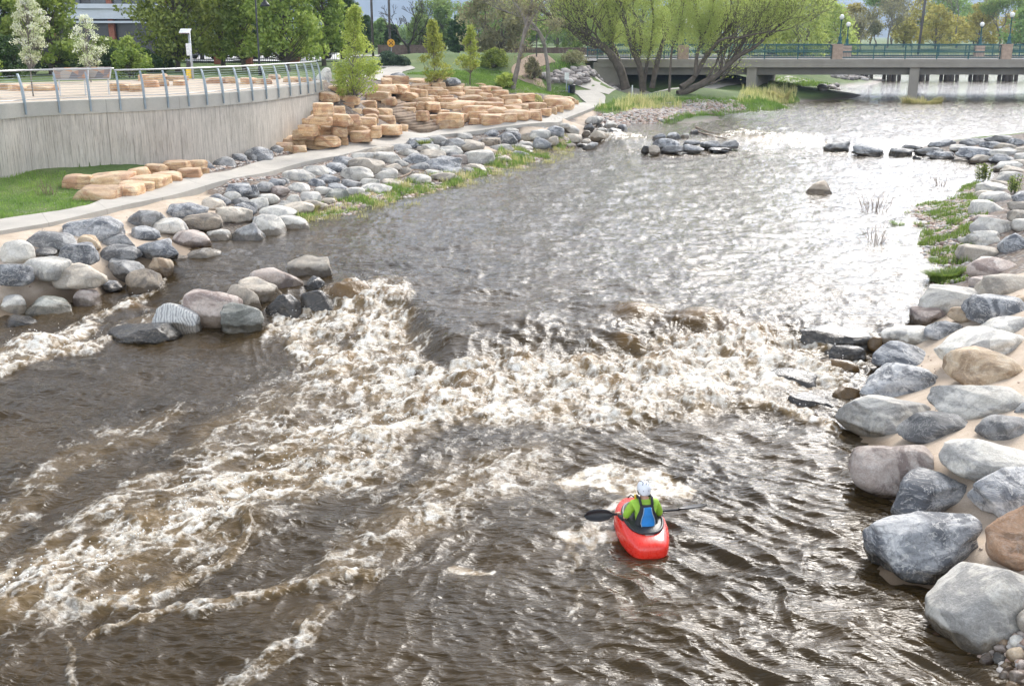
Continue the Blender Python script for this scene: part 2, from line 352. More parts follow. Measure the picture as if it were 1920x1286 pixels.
GX = _r[:, None] * _a[None]; GY = np.repeat(_r[:, None], len(_a), 1)
def gridfaces(nr_, nc):
    i = np.arange(nr_ - 1)[:, None] * nc + np.arange(nc - 1)[None]
    return np.stack([i, i + 1, i + nc + 1, i + nc], -1).reshape(-1, 4)
def sheet_zone(x, y, polys, w=.35):
    xx = x + w * pn(x * 1.3, y * 1.3, 9.1) + w * .6 * pn(x * 4, y * 4, 2.1); yy = y + w * pn(x * 1.3, y * 1.3, 5.7) + w * .6 * pn(x * 4, y * 4, 6.1)
    m = np.zeros(x.shape, bool)
    for p in polys: m |= inpoly(xx, yy, p)
    return m
gx, gy = GX.ravel(), GY.ravel(); gz = H(gx, gy)
lv = level(gx, gy)
bare = sheet_zone(gx, gy, BARE) | (gz < lv + .12)
grout = sheet_zone(gx, gy, GROUT, .12)
a_grass = np.where(bare & ~sheet_zone(gx, gy, GRASSY, .1), 0.0, 1.0); a_grout = grout.astype(float)
gz = gz + (1 - a_grout) * .03 * pn(gx * 3, gy * 3)
def groundmat():
    m, nt, bs = newmat('ground'); g = N(nt, 'ShaderNodeNewGeometry').outputs['Position']
    ag = N(nt, 'ShaderNodeAttribute', attribute_name='grass').outputs['Fac']; ao = N(nt, 'ShaderNodeAttribute', attribute_name='grout').outputs['Fac']
    n1 = noise(nt, g, .35, 5, .6); n2 = noise(nt, g, 9, 5, .7)
    gr = ramp(nt, n1, [(.3, (.055, .10, .018)), (.5, (.085, .135, .028)), (.68, (.13, .16, .05))])
    gr = mixc(nt, .5, gr, ramp(nt, n2, [(.3, .25), (.65, .7)]), 'OVERLAY')
    # gravel / dirt
    vo = N(nt, 'ShaderNodeTexVoronoi'); vo.inputs['Scale'].default_value = 9; nt.links.new(g, vo.inputs['Vector'])
    sepc = N(nt, 'ShaderNodeSeparateColor'); nt.links.new(vo.outputs['Color'], sepc.inputs[0])
    stones = ramp(nt, sepc.outputs[0], [(0, (.20, .16, .13)), (.3, (.33, .24, .19)), (.6, (.38, .33, .28)), (.85, (.26, .25, .24)), (1, (.5, .45, .4))])
    edge = ramp(nt, vo.outputs['Distance'], [(.2, 1.0), (.6, .35)])
    dirt = mixc(nt, 1.0, stones, edge, 'MULTIPLY'); dirt = mixc(nt, ramp(nt, noise(nt, g, 1.3, 4), [(.45, 0.0), (.62, .7)]), dirt, (.15, .11, .075))
    so = ramp(nt, noise(nt, g, 1.6, 6, .65, .6), [(.25, (.37, .29, .215)), (.5, (.49, .395, .30)), (.7, (.57, .48, .385))])
    so = mixc(nt, .35, so, ramp(nt, noise(nt, g, 60, 3, .7), [(.35, .3), (.65, .65)]), 'OVERLAY')
    base = mixc(nt, ao, dirt, so); base = mixc(nt, ag, base, gr)
    wt = N(nt, 'ShaderNodeAttribute', attribute_name='wet').outputs['Fac']
    base = mixc(nt, wt, base, mixc(nt, 1.0, base, (.38, .33, .26), 'MULTIPLY'))
    nt.links.new(base, bs.inputs['Base Color']); nt.links.new(mth(nt, 'MULTIPLY_ADD', wt, -.3, .92), bs.inputs['Roughness'])
    hh = mth(nt, 'ADD', mth(nt, 'MULTIPLY', mth(nt, 'SUBTRACT', 1.0, vo.outputs['Distance']), mth(nt, 'SUBTRACT', 1.0, ao)), mth(nt, 'MULTIPLY', n2, .4))
    bump(nt, bs, hh, .5, .05); return m
wetg = 1 - sm(gz - lv + .08 * pn(gx * 2, gy * 2, 4), .10, .42)
ground = mesh('ground', np.stack([gx, gy, gz], 1), gridfaces(len(_r), len(_a)), groundmat(), attrs={'grass': a_grass, 'grout': a_grout, 'wet': wetg})
tag(ground, kind='structure')
# ------------------------------------------------------------------ river
def W2(px, py): 
    p = P(px, py, .2); return p[:2]
FLOWS = []        # (x, y, angle)
for a in [(1600, 240, 1400, 280), (1300, 290, 1250, 330), (1400, 420, 1330, 470), (1000, 420, 960, 470), (1250, 560, 1200, 620), (800, 480, 770, 540), (560, 470, 480, 500), (330, 520, 240, 590), (120, 600, 20, 660),
          (700, 560, 780, 660), (820, 640, 815, 740), (1100, 640, 1000, 720), (1400, 640, 1280, 720), (1560, 690, 1450, 780), (900, 720, 760, 790), (700, 740, 560, 820), (560, 850, 400, 910), (400, 950, 230, 1020), (200, 1050, 40, 1120),
          (700, 950, 560, 1010), (640, 1150, 520, 1260), (900, 950, 780, 1010), (950, 1120, 880, 1260), (300, 700, 180, 760), (100, 850, 40, 960), (1250, 900, 1290, 1000), (1500, 900, 1580, 1010), (1350, 1050, 1450, 1180), (1600, 1100, 1700, 1250), (1150, 1150, 1180, 1270), (500, 620, 420, 700)]:
    p, q = W2(*a[:2]), W2(*a[2:]); FLOWS.append((p[0], p[1], math.atan2(q[1] - p[1], q[0] - p[0])))
FLOWS = np.array(FLOWS)
def flow(x, y):
    vx = np.zeros_like(x); vy = np.zeros_like(x)
    for fx, fy, an in FLOWS:
        w = 1 / (((x - fx) ** 2 + (y - fy) ** 2 * .8) + .8) ** 1.7; vx += w * math.cos(an); vy += w * math.sin(an)
    wob = .95 * pn(x * .42, y * .5, 1.1) + .35 * pn(x * 1.3, y * 1.3, 4.1); n = np.hypot(vx, vy) + 1e-9; vx, vy = vx / n, vy / n
    c, s = np.cos(wob), np.sin(wob); return vx * c - vy * s, vx * s + vy * c
CAPS = []         # (x1, y1, x2, y2, r1, r2, ysquash, strength)
NFLAT = [0, 0]
def cap(st, *pp):
    for (a, b, r), (c, d, r2) in zip(pp[:-1], pp[1:]):
        p, q = P(a, b, .2), P(c, d, .2); k1, k2 = depth(p) / FPX, depth(q) / FPX; m = (p + q) / 2
        sq = CAMZ / math.hypot(float(m[1]), CAMZ); CAPS.append((p[0], p[1], q[0], q[1], r * k1, r2 * k2, sq, st))
cap(1.0, (520, 600, 22), (640, 590, 40), (720, 570, 38)); cap(1.0, (720, 580, 50), (700, 650, 70), (820, 715, 30)); cap(.95, (560, 630, 25), (640, 690, 40), (760, 720, 40))
cap(1.1, (820, 722, 26), (900, 705, 40), (1000, 700, 48), (1100, 705, 48), (1250, 690, 48), (1400, 690, 42), (1560, 690, 25)); cap(.95, (1250, 660, 25), (1400, 650, 24), (1540, 650, 16), (1600, 670, 14))
cap(1.0, (860, 740, 45), (1000, 745, 40), (1150, 750, 32), (1300, 745, 26), (1450, 740, 20), (1560, 790, 12))
cap(.86, (820, 750, 55), (680, 790, 70), (520, 850, 70), (430, 900, 55)); cap(.76, (700, 820, 90), (500, 880, 100), (300, 960, 110), (120, 1060, 90), (-60, 1110, 80))
cap(.95, (640, 880, 12), (540, 890, 26), (450, 930, 30), (330, 960, 22), (230, 960, 16)); cap(.8, (460, 960, 18), (400, 1040, 18), (250, 1090, 24), (100, 1105, 24), (-50, 1120, 26))
cap(.75, (700, 1050, 14), (560, 1065, 18), (420, 1105, 16), (300, 1120, 12), (180, 1160, 10)); cap(.66, (430, 850, 30), (250, 900, 30), (130, 980, 40), (20, 1070, 50))
cap(.48, (750, 1010, 12), (640, 1110, 18), (520, 1200, 24), (420, 1280, 28)); cap(.55, (600, 1130, 12), (500, 1190, 14), (400, 1270, 16)); cap(.5, (140, 1180, 8), (120, 1260, 10), (90, 1300, 12))
cap(.62, (1000, 850, 60), (850, 880, 70), (760, 960, 60), (640, 1020, 50)); cap(.55, (300, 780, 40), (180, 820, 50), (60, 900, 50), (-50, 1000, 50)); cap(.60, (700, 700, 100), (550, 740, 90), (420, 800, 80))
NFLAT[0] = len(CAPS); cap(1.25, (1075, 880, 14), (1150, 866, 24), (1230, 880, 24), (1290, 912, 10)); cap(1.1, (1120, 890, 16), (1200, 905, 24), (1280, 915, 14)); cap(1.15, (1050, 990, 9), (1110, 985, 16), (1150, 990, 12)); cap(.9, (1100, 1005, 10), (1130, 960, 10), (1160, 925, 8)); cap(.9, (850, 1040, 9), (890, 1050, 9), (930, 1046, 6)); cap(.6, (1060, 990, 10), (1080, 1040, 8)); cap(.5, (1060, 1120, 6), (1080, 1085, 6), (1100, 1070, 6))
NFLAT[1] = len(CAPS)
cap(1.05, (0, 655, 26), (80, 635, 34), (150, 610, 22)); cap(.95, (-60, 690, 20), (60, 660, 22), (190, 630, 12)); cap(.8, (180, 585, 10), (250, 555, 20), (290, 540, 14)); cap(.6, (240, 600, 26), (330, 580, 14), (350, 560, 8))
cap(.95, (1110, 272, 5), (1160, 277, 8), (1200, 278, 6)); cap(.55, (1150, 292, 8), (1300, 305, 8)); cap(.85, (1340, 278, 4), (1400, 268, 8), (1460, 276, 10), (1540, 276, 8)); cap(.6, (1560, 262, 6), (1650, 285, 6), (1700, 292, 3)); cap(.45, (1300, 300, 10), (1500, 295, 8), (1650, 300, 6))
cap(.42, (1560, 560, 20), (1400, 600, 20)); cap(.45, (940, 300, 6), (1100, 290, 6))
CAPS = np.array(CAPS)
def foamfield(x, y, flat=True):
    F = np.zeros_like(x); am = np.clip(y / 25, .5, 1.3)
    x, y = x + am * (.34 * pn(x * .9, y * .9, 201) + .16 * pn(x * 2.6, y * 2.6, 202) + .07 * pn(x * 7, y * 7, 206)), y + am * (.50 * pn(x * .9, y * .9, 203) + .24 * pn(x * 2.6, y * 2.6, 204) + .10 * pn(x * 7, y * 7, 205))
    for ci, (x1, y1, x2, y2, r1, r2, sq, st) in enumerate(CAPS.tolist()):
        if not flat and NFLAT[0] <= ci < NFLAT[1]: continue
        b = max(r1, r2) * 2.2 / sq + 1
        m = np.nonzero((x > min(x1, x2) - b) & (x < max(x1, x2) + b) & (y > min(y1, y2) - b) & (y < max(y1, y2) + b))[0]
        if not len(m): continue
        ax, ay = x[m], y[m] * sq; dx, dy = x2 - x1, (y2 - y1) * sq; L = dx * dx + dy * dy + 1e-9
        t = np.clip(((ax - x1) * dx + (ay - y1 * sq) * dy) / L, 0, 1); d = np.hypot(ax - x1 - t * dx, ay - y1 * sq - t * dy) / (r1 + (r2 - r1) * t)
        F[m] = np.maximum(F[m], st * (1 - sm(d, .35, 1.55)))
    return F
# rows follow the elevation angle so that the mesh is finest close by
el = np.concatenate([np.radians(np.linspace(41, 3.2, 900)), np.radians(np.geomspace(3.2, 1.0, 70))[1:]]); RY = (CAMZ - .2) / np.tan(el)
RA = np.tan(np.linspace(-R(33), R(33), 1150))
if FASTMESH: RY = RY[::2]; RA = RA[::2]
X = (RY[:, None] * RA[None]).ravel(); Y = np.repeat(RY[:, None], len(RA), 1).ravel()
_k = (H(X, Y, False) < level(X, Y) + .28); _Fw = gridfaces(len(RY), len(RA)); _Fw = _Fw[_k[_Fw].any(1)]; _u = np.unique(_Fw); _m = np.full(len(X), -1); _m[_u] = np.arange(len(_u)); WF = _m[_Fw]; X, Y = X[_u], Y[_u]
# humps where the water pours over sunken stones: (px, py, half width px, height, brownness)
HUMPS = [(650, 552, 40, .14), (735, 565, 30, .12), (700, 610, 45, .14), (1090, 668, 40, .22), (1000, 672, 55, .2), (1235, 668, 60, .26), (1180, 640, 30, .2), (1320, 610, 60, .25), (1410, 625, 60, .22), (1440, 655, 60, .22), (1300, 640, 45, .2), (1200, 600, 60, .18), (1140, 700, 40, .18), (1320, 730, 45, .2), (830, 735, 60, .2), (900, 700, 50, .2), (640, 660, 50, .14),
         (560, 900, 70, .12), (480, 945, 60, .14), (700, 790, 60, .12), (600, 830, 60, .12), (1120, 580, 70, .12), (880, 560, 60, .10), (960, 610, 70, .12), (70, 625, 50, .25), (250, 560, 30, .15), (1420, 275, 40, .18), (1150, 272, 30, .12), (1080, 1010, 40, .05), (880, 1060, 60, .05)]
TX = float(P(835, 660, .3)[0])
def waves(x, y, F, dd):
    vx, vy = flow(x, y); lev = level(x, y)
    y1 = np.interp(x, L1[:, 0], L1[:, 1]); rap = np.exp(-((y - y1 + .6) / 2.2) ** 2) * sm(x, -6.5, -3.5) * (1 - .92 * np.exp(-((x - TX) / 1.0) ** 2 - ((y - y1 - .8) / 2.4) ** 2))
    # long swells aligned across the flow
    s = np.zeros_like(x); K = 5
    def lic(fs, seed, step, k=K):
        px_, py_ = x.copy(), y.copy(); acc = pn(px_ * fs, py_ * fs, seed); tot = 1.0
        for sg in (1, -1):
            px_, py_ = x.copy(), y.copy()
            for i in range(k):
                px_ = px_ + sg * vx * step; py_ = py_ + sg * vy * step; w = 1 - (i + 1) / (k + 1); acc = acc + w * pn(px_ * fs, py_ * fs, seed); tot += w
        return acc / math.sqrt(tot)
    wx = x + .35 * pn(x * .5, y * .5, 31) ; wy = y + .35 * pn(x * .5, y * .5, 37)
    # crest pattern: noise stretched across the local flow direction
    def crest(f, st, seed):
        a, b = wx * vx + wy * vy, -wx * vy + wy * vx
        return pn(a * f, b * f * st, seed)
    diag = np.cos(R(-38)), np.sin(R(-38))
    right = sm(x - (-.2 + .06 * (y - 12)), -1.0, 2.5) * (1 - sm(y, 17, 21))
    a = wx * diag[0] + wy * diag[1]; b = -wx * diag[1] + wy * diag[0]
    def rg(n, p=.75): return 1 - 2.2 * np.abs(n) ** p
    ds = .35 * pn(a * .9, b * 1.2, 13)
    chopR = rg(pn(a * .62 + ds, b * 1.5 + ds * 2, 7), .9) * .062 + rg(pn(a * 1.5 + ds, b * 3.3 - ds, 8), .85) * .026 + pn(a * 3.3, b * 7, 12) * .008
    iso = rg(pn(wx * .85, wy * 1.15, 41), .9) * .045 + rg(pn(wx * 2.2 + ds, wy * 2.9 + ds, 42), .85) * .020
    lv1 = lic(1.1, 51, .2); lv2 = lic(3.2, 52, .09)
    streak = lv1 * .040 + rg(lv2, .8) * .012
    fade = 1 / (1 + (dd / 45.0) ** 2)
    calm = 1 - .6 * np.exp(-(((x + .1) / 1.9) ** 2 + ((y - 10.8) / 1.5) ** 2))
    h = right * (chopR + .5 * iso) + (1 - right) * (streak + iso * .8) * calm
    h = h + .085 * fbm(x * .45, y * .6, 61, 2)
    h = h * (1 - .55 * sm(y, 88, 100)); up = sm(y - y1, .5, 3) * (1 - .6 * sm(y, 88, 100)); h = h * (1 - .35 * up) + up * (rg(pn(wx * 1.1 + ds, wy * 3.2, 78), .9) * .032 + pn(wx * .35, wy * 1.1, 79) * .03)
    rip = rg(pn(wx * 3.1 + ds, wy * 6.0, 72), .9) * .010 + pn(wx * 7, wy * 12, 73) * .003
    h = h + rip * fade * 1.2
    turb = rg(fbm(x * 1.0 + vx * .3, y * 1.3, 81, 3, .45), .9)
    h = h + (sm(F, .3, 1.0)) * (.085 * turb + .012 * rg(pn(x * 6, y * 7, 83))) + rap * (.09 * turb + .06 * crest(.8, .35, 85))
    for a_, b_, w_, hh in HUMPS:
        p = P(a_, b_, .3); k = depth(p) / FPX * w_; q = ((x - p[0]) / k) ** 2 + ((y - p[1]) / (k * .8)) ** 2; h = h + hh * np.exp(-q * 1.3)
    # bow wave and flat wake round the kayak are left to the chop
    return lev + h, lv1, lv2, vx, vy
Fo = foamfield(X, Y); FoN = foamfield(X, Y, False)
Zw, l1, l2, VX, VY = waves(X, Y, FoN, Y)
if 1:
    # flow-aligned foam pattern, traced along the streamlines
    def lic2(f, seed, step, k):
        acc = 0; tot = 0
        for sg in (1, -1):
            a, b = X.copy(), Y.copy(); ux, uy = VX, VY
            for i in range(k):
                w = 1 - i / k; q = pn(a * f + .4 * pn(a * 2, b * 2, seed + 3), b * f, seed); acc = acc + w * (1 - 2 * np.abs(q)); tot += w
                a = a + sg * ux * step; b = b + sg * uy * step
        return acc / tot
    m = Fo > .01
    fp = np.full_like(X, -1.0)
    Xs, Ys, VXs, VYs = X, Y, VX, VY
    X, Y, VX, VY = X[m], Y[m], VX[m], VY[m]
    pat = .50 * lic2(1.5, 91, .09, 4) + .50 * lic2(3.4, 92, .045, 4) + .34 * lic2(7.5, 94, .025, 3) + .20 * (1 - 2 * np.abs(fbm(X * 9, Y * 11, 93, 3)))
    X, Y, VX, VY = Xs, Ys, VXs, VYs
    fp[m] = pat
mu, sdv = fp[m].mean(), fp[m].std(); q_ = 1 / (1 + np.exp(-1.7 * (fp - mu) / sdv))      # 0..1 rank of the pattern
cov = np.clip(Fo * .80, 0, .97)
big_ = .5 + .5 * np.clip(pn(X * .9 + .5 * VX, Y * 1.1, 95) * 2.2, -1, 1)
cov = cov * (.45 + .55 * sm(Fo * 1.15 + big_ * .55, .45, 1.3))
foam = np.where(Fo > .01, (q_ - (1 - cov)) * 1.25, -1)
flatm = np.clip((Fo - FoN) * 3, 0, 1)
Zw = Zw + np.clip(foam, 0, .6) * .03 * (1 - flatm)
hum = np.zeros_like(X)
for a_, b_, w_, hh in HUMPS[:17] + HUMPS[24:28]:
    p = P(a_, b_, .3); k = depth(p) / FPX * w_; hum = np.maximum(hum, np.exp(-(((X - p[0]) / k) ** 2 + ((Y - p[1]) / (k * .8)) ** 2) * 1.5))
def watermat():
    m, nt, bs = newmat('river_water'); g = N(nt, 'ShaderNodeNewGeometry').outputs['Position']
    fo = N(nt, 'ShaderNodeAttribute', attribute_name='foam').outputs['Fac']; aef = N(nt, 'ShaderNodeAttribute', attribute_name='aerated').outputs['Fac']; hu = N(nt, 'ShaderNodeAttribute', attribute_name='hump').outputs['Fac']
    n1 = noise(nt, g, 28, 4, .7, .4); n2 = noise(nt, g, 75, 3, .7)
    f = mth(nt, 'ADD', fo, mth(nt, 'MULTIPLY', mth(nt, 'SUBTRACT', n1, .5), .7)); f = mth(nt, 'ADD', f, mth(nt, 'MULTIPLY', mth(nt, 'SUBTRACT', n2, .5), .35))
    wv = N(nt, 'ShaderNodeVectorMath', operation='ADD'); nt.links.new(g, wv.inputs[0]); dn = N(nt, 'ShaderNodeVectorMath', operation='SCALE'); nt.links.new(noise(nt, g, 2.2, 4, .6, 0, 1), dn.inputs[0]); dn.inputs['Scale'].default_value = .55; nt.links.new(dn.outputs[0], wv.inputs[1])
    webs = []
    for s_ in (2.6, 6.5):
        vq = N(nt, 'ShaderNodeTexVoronoi', feature='DISTANCE_TO_EDGE'); vq.inputs['Scale'].default_value = s_; nt.links.new(mapping(nt, wv.outputs[0], (1, .8, .3), (0, 0, .6)), vq.inputs['Vector']); webs.append(ramp(nt, vq.outputs['Distance'], [(0, 1.0), (.10, .35), (.28, 0.0)]))
    web = mth(nt, 'MULTIPLY_ADD', webs[0], .34, mth(nt, 'MULTIPLY', webs[1], .30)); f = mth(nt, 'SUBTRACT', mth(nt, 'ADD', f, web), .14)
    ff = ramp(nt, f, [(.0, 0.0), (.2, .14), (.5, .45), (1.1, 1.0)])
    murk = ramp(nt, noise(nt, g, .5, 3), [(.3, (.030, .019, .006)), (.7, (.056, .035, .012))])
    aer2 = mth(nt, 'MULTIPLY', ramp(nt, aef, [(.3, 0.0), (.9, 1.0)]), ramp(nt, noise(nt, g, 1.8, 5, .65), [(.36, .25), (.6, 1.0)]))
    murk = mixc(nt, mth(nt, 'MULTIPLY', aer2, .75), murk, (.24, .165, .08))
    murk = mixc(nt, mth(nt, 'MULTIPLY', hu, .6), murk, (.24, .14, .05))
    white = ramp(nt, noise(nt, g, 7, 4), [(.34, (.50, .42, .31)), (.6, (.80, .77, .70))])
    base = mixc(nt, ff, murk, white)
    nt.links.new(base, bs.inputs['Base Color']); nt.links.new(mth(nt, 'MULTIPLY_ADD', ff, .5, .045), bs.inputs['Roughness'])
    bs.inputs['IOR'].default_value = 1.33; bs.inputs['Specular IOR Level'].default_value = .5
    v = mapping(nt, g, (.55, 1.8, 1), (0, 0, R(8)))
    a1 = noise(nt, v, 2.6, 3, .5, 1.2); a2 = noise(nt, v, 9, 3, .5, 1.0)
    r1 = mth(nt, 'ABSOLUTE', mth(nt, 'SUBTRACT', a1, .5)); r2 = mth(nt, 'ABSOLUTE', mth(nt, 'SUBTRACT', a2, .5))
    hh = mth(nt, 'ADD', mth(nt, 'MULTIPLY', r1, -2.4), mth(nt, 'MULTIPLY', r2, -.85))
    hh = mth(nt, 'ADD', hh, mth(nt, 'MULTIPLY', mth(nt, 'MULTIPLY', n1, ff), .9))
    bump(nt, bs, hh, 1.0, .021)
    return m
river = mesh('river', np.stack([X, Y, Zw], 1), WF, watermat(), attrs={'foam': foam, 'hump': hum, 'aerated': Fo})
tag(river, kind='structure')
def wz(x, y):
    x = np.atleast_1d(np.asarray(x, float)); y = np.atleast_1d(np.asarray(y, float)); return waves(x, y, foamfield(x, y, False), y)[0]
# ------------------------------------------------------------------ light
w = bpy.data.worlds.new('World'); sc.world = w; w.use_nodes = True; nt = w.node_tree
SUN_AZ, SUN_EL = R(28), R(40)      # azimuth clockwise from +Y
bg = nt.nodes['Background']; sky = N(nt, 'ShaderNodeTexSky', sky_type='NISHITA'); sky.sun_disc = False; sky.sun_elevation = SUN_EL; sky.sun_rotation = SUN_AZ
sky.air_density = 1.0; sky.dust_density = 2.0
tc = N(nt, 'ShaderNodeTexCoord').outputs['Generated']
cl = ramp(nt, noise(nt, mapping(nt, tc, (1, 1, 2.5)), 1.6, 6, .6, .5), [(.40, 0.0), (.56, 1.0)])
bw = N(nt, 'ShaderNodeRGBToBW'); nt.links.new(sky.outputs[0], bw.inputs[0])
ccol = mixc(nt, .88, sky.outputs[0], bw.outputs[0])
lum = N(nt, 'ShaderNodeMix', data_type='RGBA', blend_type='ADD'); lum.inputs[0].default_value = 1; nt.links.new(ccol, lum.inputs[6]); lum.inputs[7].default_value = (5.0, 5.0, 5.1, 1)
skc = mixc(nt, mth(nt, 'MULTIPLY_ADD', cl, .70, .28), sky.outputs[0], lum.outputs[2])
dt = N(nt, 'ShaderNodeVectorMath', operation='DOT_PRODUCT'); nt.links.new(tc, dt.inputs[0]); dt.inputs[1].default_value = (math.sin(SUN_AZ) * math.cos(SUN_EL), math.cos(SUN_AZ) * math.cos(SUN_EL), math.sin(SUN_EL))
gl = ramp(nt, mth(nt, 'MULTIPLY_ADD', dt.outputs['Value'], .5, .5), [(0, 1.35), (.35, 1.1), (.66, .50), (.90, .44), (.97, 1.0)])  # fill brightness added to the sky behind the camera, for boulder fronts
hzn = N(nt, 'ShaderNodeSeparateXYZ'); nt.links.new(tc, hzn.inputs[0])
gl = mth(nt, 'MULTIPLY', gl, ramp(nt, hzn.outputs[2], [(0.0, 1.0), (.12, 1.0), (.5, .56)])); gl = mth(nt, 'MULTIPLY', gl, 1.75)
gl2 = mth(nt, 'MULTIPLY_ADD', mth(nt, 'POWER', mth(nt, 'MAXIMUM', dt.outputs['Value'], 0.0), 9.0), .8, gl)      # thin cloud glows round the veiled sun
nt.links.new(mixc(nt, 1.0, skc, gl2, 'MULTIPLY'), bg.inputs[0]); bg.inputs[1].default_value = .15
sd = bpy.data.lights.new('sun', 'SUN'); sun = bpy.data.objects.new('sun', sd); COL.objects.link(sun)
sd.energy = 2.2; sd.angle = R(24); sd.color = (1, .95, .88)
sun.rotation_euler = (R(90) - SUN_EL, 0, math.pi - SUN_AZ)
sc.view_settings.view_transform = 'Standard'; sc.view_settings.look = 'None'; sc.view_settings.exposure = .74; sc.view_settings.gamma = 1
sc.cycles.max_bounces = 4; sc.cycles.volume_bounces = 0; sc.cycles.diffuse_bounces = 2; sc.cycles.glossy_bounces = 3; sc.cycles.transmission_bounces = 3; sc.cycles.transparent_max_bounces = 4
sc.cycles.caustics_reflective = False; sc.cycles.caustics_refractive = False; sc.cycles.sample_clamp_indirect = 4
# ------------------------------------------------------------------ stones
def ico(n):
    bm = bmesh.new(); bmesh.ops.create_icosphere(bm, subdivisions=n, radius=1); bm.verts.ensure_lookup_table()
    V = np.array([v.co[:] for v in bm.verts]); F = np.array([[v.index for v in f.verts] for f in bm.faces]); bm.free(); return V, F
ICO = {k: ico(k) for k in (2, 3, 4, 5)}
def cubegrid(n):
    bm = bmesh.new(); bmesh.ops.create_cube(bm, size=2); bmesh.ops.subdivide_edges(bm, edges=bm.edges, cuts=n, use_grid_fill=True)
    bm.verts.ensure_lookup_table(); V = np.array([v.co[:] for v in bm.verts]); F = np.array([[v.index for v in f.verts] for f in bm.faces]); bm.free(); return V, F
CUBE = {k: cubegrid(k) for k in (5, 9)}
def rockshape(V, dims, rg_, n=2.6, cuts=6, cd=(.72, .95), nz=.05, tilt=.12, yaw=None):
    nn = (np.abs(V) ** n).sum(1) ** (1 / n); V = V / nn[:, None]
    for i in range(cuts):
        d = rg_.normal(size=3); d[2] = abs(d[2]) * .8 - .15; d /= np.linalg.norm(d); c = rg_.uniform(*cd)
        s = V @ d; e = np.maximum(s - c, 0); V = V - (e * .86)[:, None] * d
    s0 = rg_.uniform(0, 100); L = 1.3
    r = V / np.linalg.norm(V, axis=1)[:, None]
    V = V + r * (nz * 1.9 * pn(V[:, 0] * L + s0, V[:, 1] * L, V[:, 2] * L) + nz * .55 * pn(V[:, 0] * 3.7 + s0, V[:, 1] * 3.7, V[:, 2] * 3.7) + nz * .2 * pn(V[:, 0] * 9 + s0, V[:, 1] * 9, V[:, 2] * 9))[:, None]
    V = V - (V.max(0) + V.min(0)) / 2; V = V / np.abs(V).max(0)
    V = V * np.array(dims); t = rg_.uniform(-tilt, tilt); c, s = math.cos(t), math.sin(t)
    V = np.stack([V[:, 0] * c - V[:, 2] * s, V[:, 1], V[:, 0] * s + V[:, 2] * c], 1)
    if yaw is None: yaw = rg_.uniform(-.35, .35)
    c, s = math.cos(yaw), math.sin(yaw); return np.stack([V[:, 0] * c - V[:, 1] * s, V[:, 0] * s + V[:, 1] * c, V[:, 2]], 1)
ROCKS = []       # records used for the labels
def stone(x0, y0, x1, y1, code, name='boulder', zone='left', fam='boulder', sink=.25, low=False, lift=0.0):
    """a stone whose visible outline spans the given box of the photograph, standing on the bank there"""
    cx, cy, w, h = (x0 + x1) / 2, (y0 + y1) / 2, x1 - x0, y1 - y0
    plat = 'behind' in zone or 'lawn' in zone; g = onground(cx, y0 + h * .80, plat=plat); k = depth(g) / FPX; a = w / 2 * k; hh = h / 2 * k
    al = math.atan2(CAMZ - g[2], math.hypot(g[0], g[1])); sa, ca = math.sin(al), math.cos(al)
    b = min(a * (.8 if fam == 'boulder' else .95), hh / sa * .85); b = max(b, a * .42)
    c2 = hh * hh - (b * sa) ** 2; c = math.sqrt(max(c2, (.42 * a) ** 2 if not low else (.25 * a) ** 2)) / ca
    if fam == 'pebble': c = max(c, .6 * a)
    if fam == 'block': c = min(max(c, .26), max(.3, a * .7))
    c = min(c, a * 1.25); b = min(b, a * 1.2)
    top = CAMZ  # centre lies on the sight line of the box centre, as low as the bank allows
    d = ray(cx, cy); gz_ = g[2]
    zc = gz_ + c * (.55 - sink) + lift
    t = (zc - CAMZ) / d[2]; ctr = np.array((d[0] * t, d[1] * t, zc))
    gz2 = max(float(H(ctr[0], ctr[1], plat)[0]), float(level(np.array([ctr[0]]), np.array([ctr[1]]))[0]) - .15)
    zc = gz2 + c * (.55 - sink) + lift; t = (zc - CAMZ) / d[2]; ctr = np.array((d[0] * t, d[1] * t, zc))
    D_far = ctr[1] > 55; wl_ = float(level(np.array([ctr[0]]), np.array([ctr[1]]))[0])
    if fam == 'boulder' and float(H(ctr[0], ctr[1], plat)[0]) < wl_ - .04:      # stands in the water: its water line is the foot of the outline
        b = min(b, 2 * hh / sa * .55); c = max(2 * hh - b * sa, .55 * hh) / ca; c = min(c, a * 1.1); row = y0 + c * ca / (c * ca + b * sa) * h; d = ray(cx, row); c = c * (.92 if D_far else 1.0); zc = wl_ + (.03 if not (low and sink > .3) else -.25 * c); t = (zc - CAMZ) / d[2]; ctr = np.array((d[0] * t, d[1] * t, zc))
    if fam == 'boulder': a *= 1.02; b *= 1.02
    seed = (int(x0 * 7) * 31 + int(y0 * 13)) & 0xffff; rg_ = np.random.default_rng(seed)
    if fam == 'block':
        V, F = CUBE[9]; V = rockshape(V, (a * 1.04, b, c), rg_, n=13, cuts=6, cd=(.92, 1.25), nz=.04, tilt=.05)
    else:
        lvl = 5 if w > 130 else 4 if w > 45 else 3
        if fam == 'pebble': lvl = 3
        V, F = ICO[lvl]; ang_ = code in 'bgksn' or rg_.random() < .3; V = rockshape(V, (a, b, c), rg_, n=rg_.uniform(2.3, 3.4), cuts=12 if ang_ else 7, cd=(.50, .88) if ang_ else (.66, .95), nz=.07 if ang_ else .05)
    o = mesh(name, V, F, SAND if fam == 'block' else RM[code][1])
    o.location = ctr; o['wl'] = float(level(np.array([ctr[0]]), np.array([ctr[1]]))[0])
    ROCKS.append(dict(o=o, px=cx, py=cy, w=w, h=h, code=code, zone=zone, fam=fam, pos=ctr, a=a, asp=w / max(h, 1)))
    return o
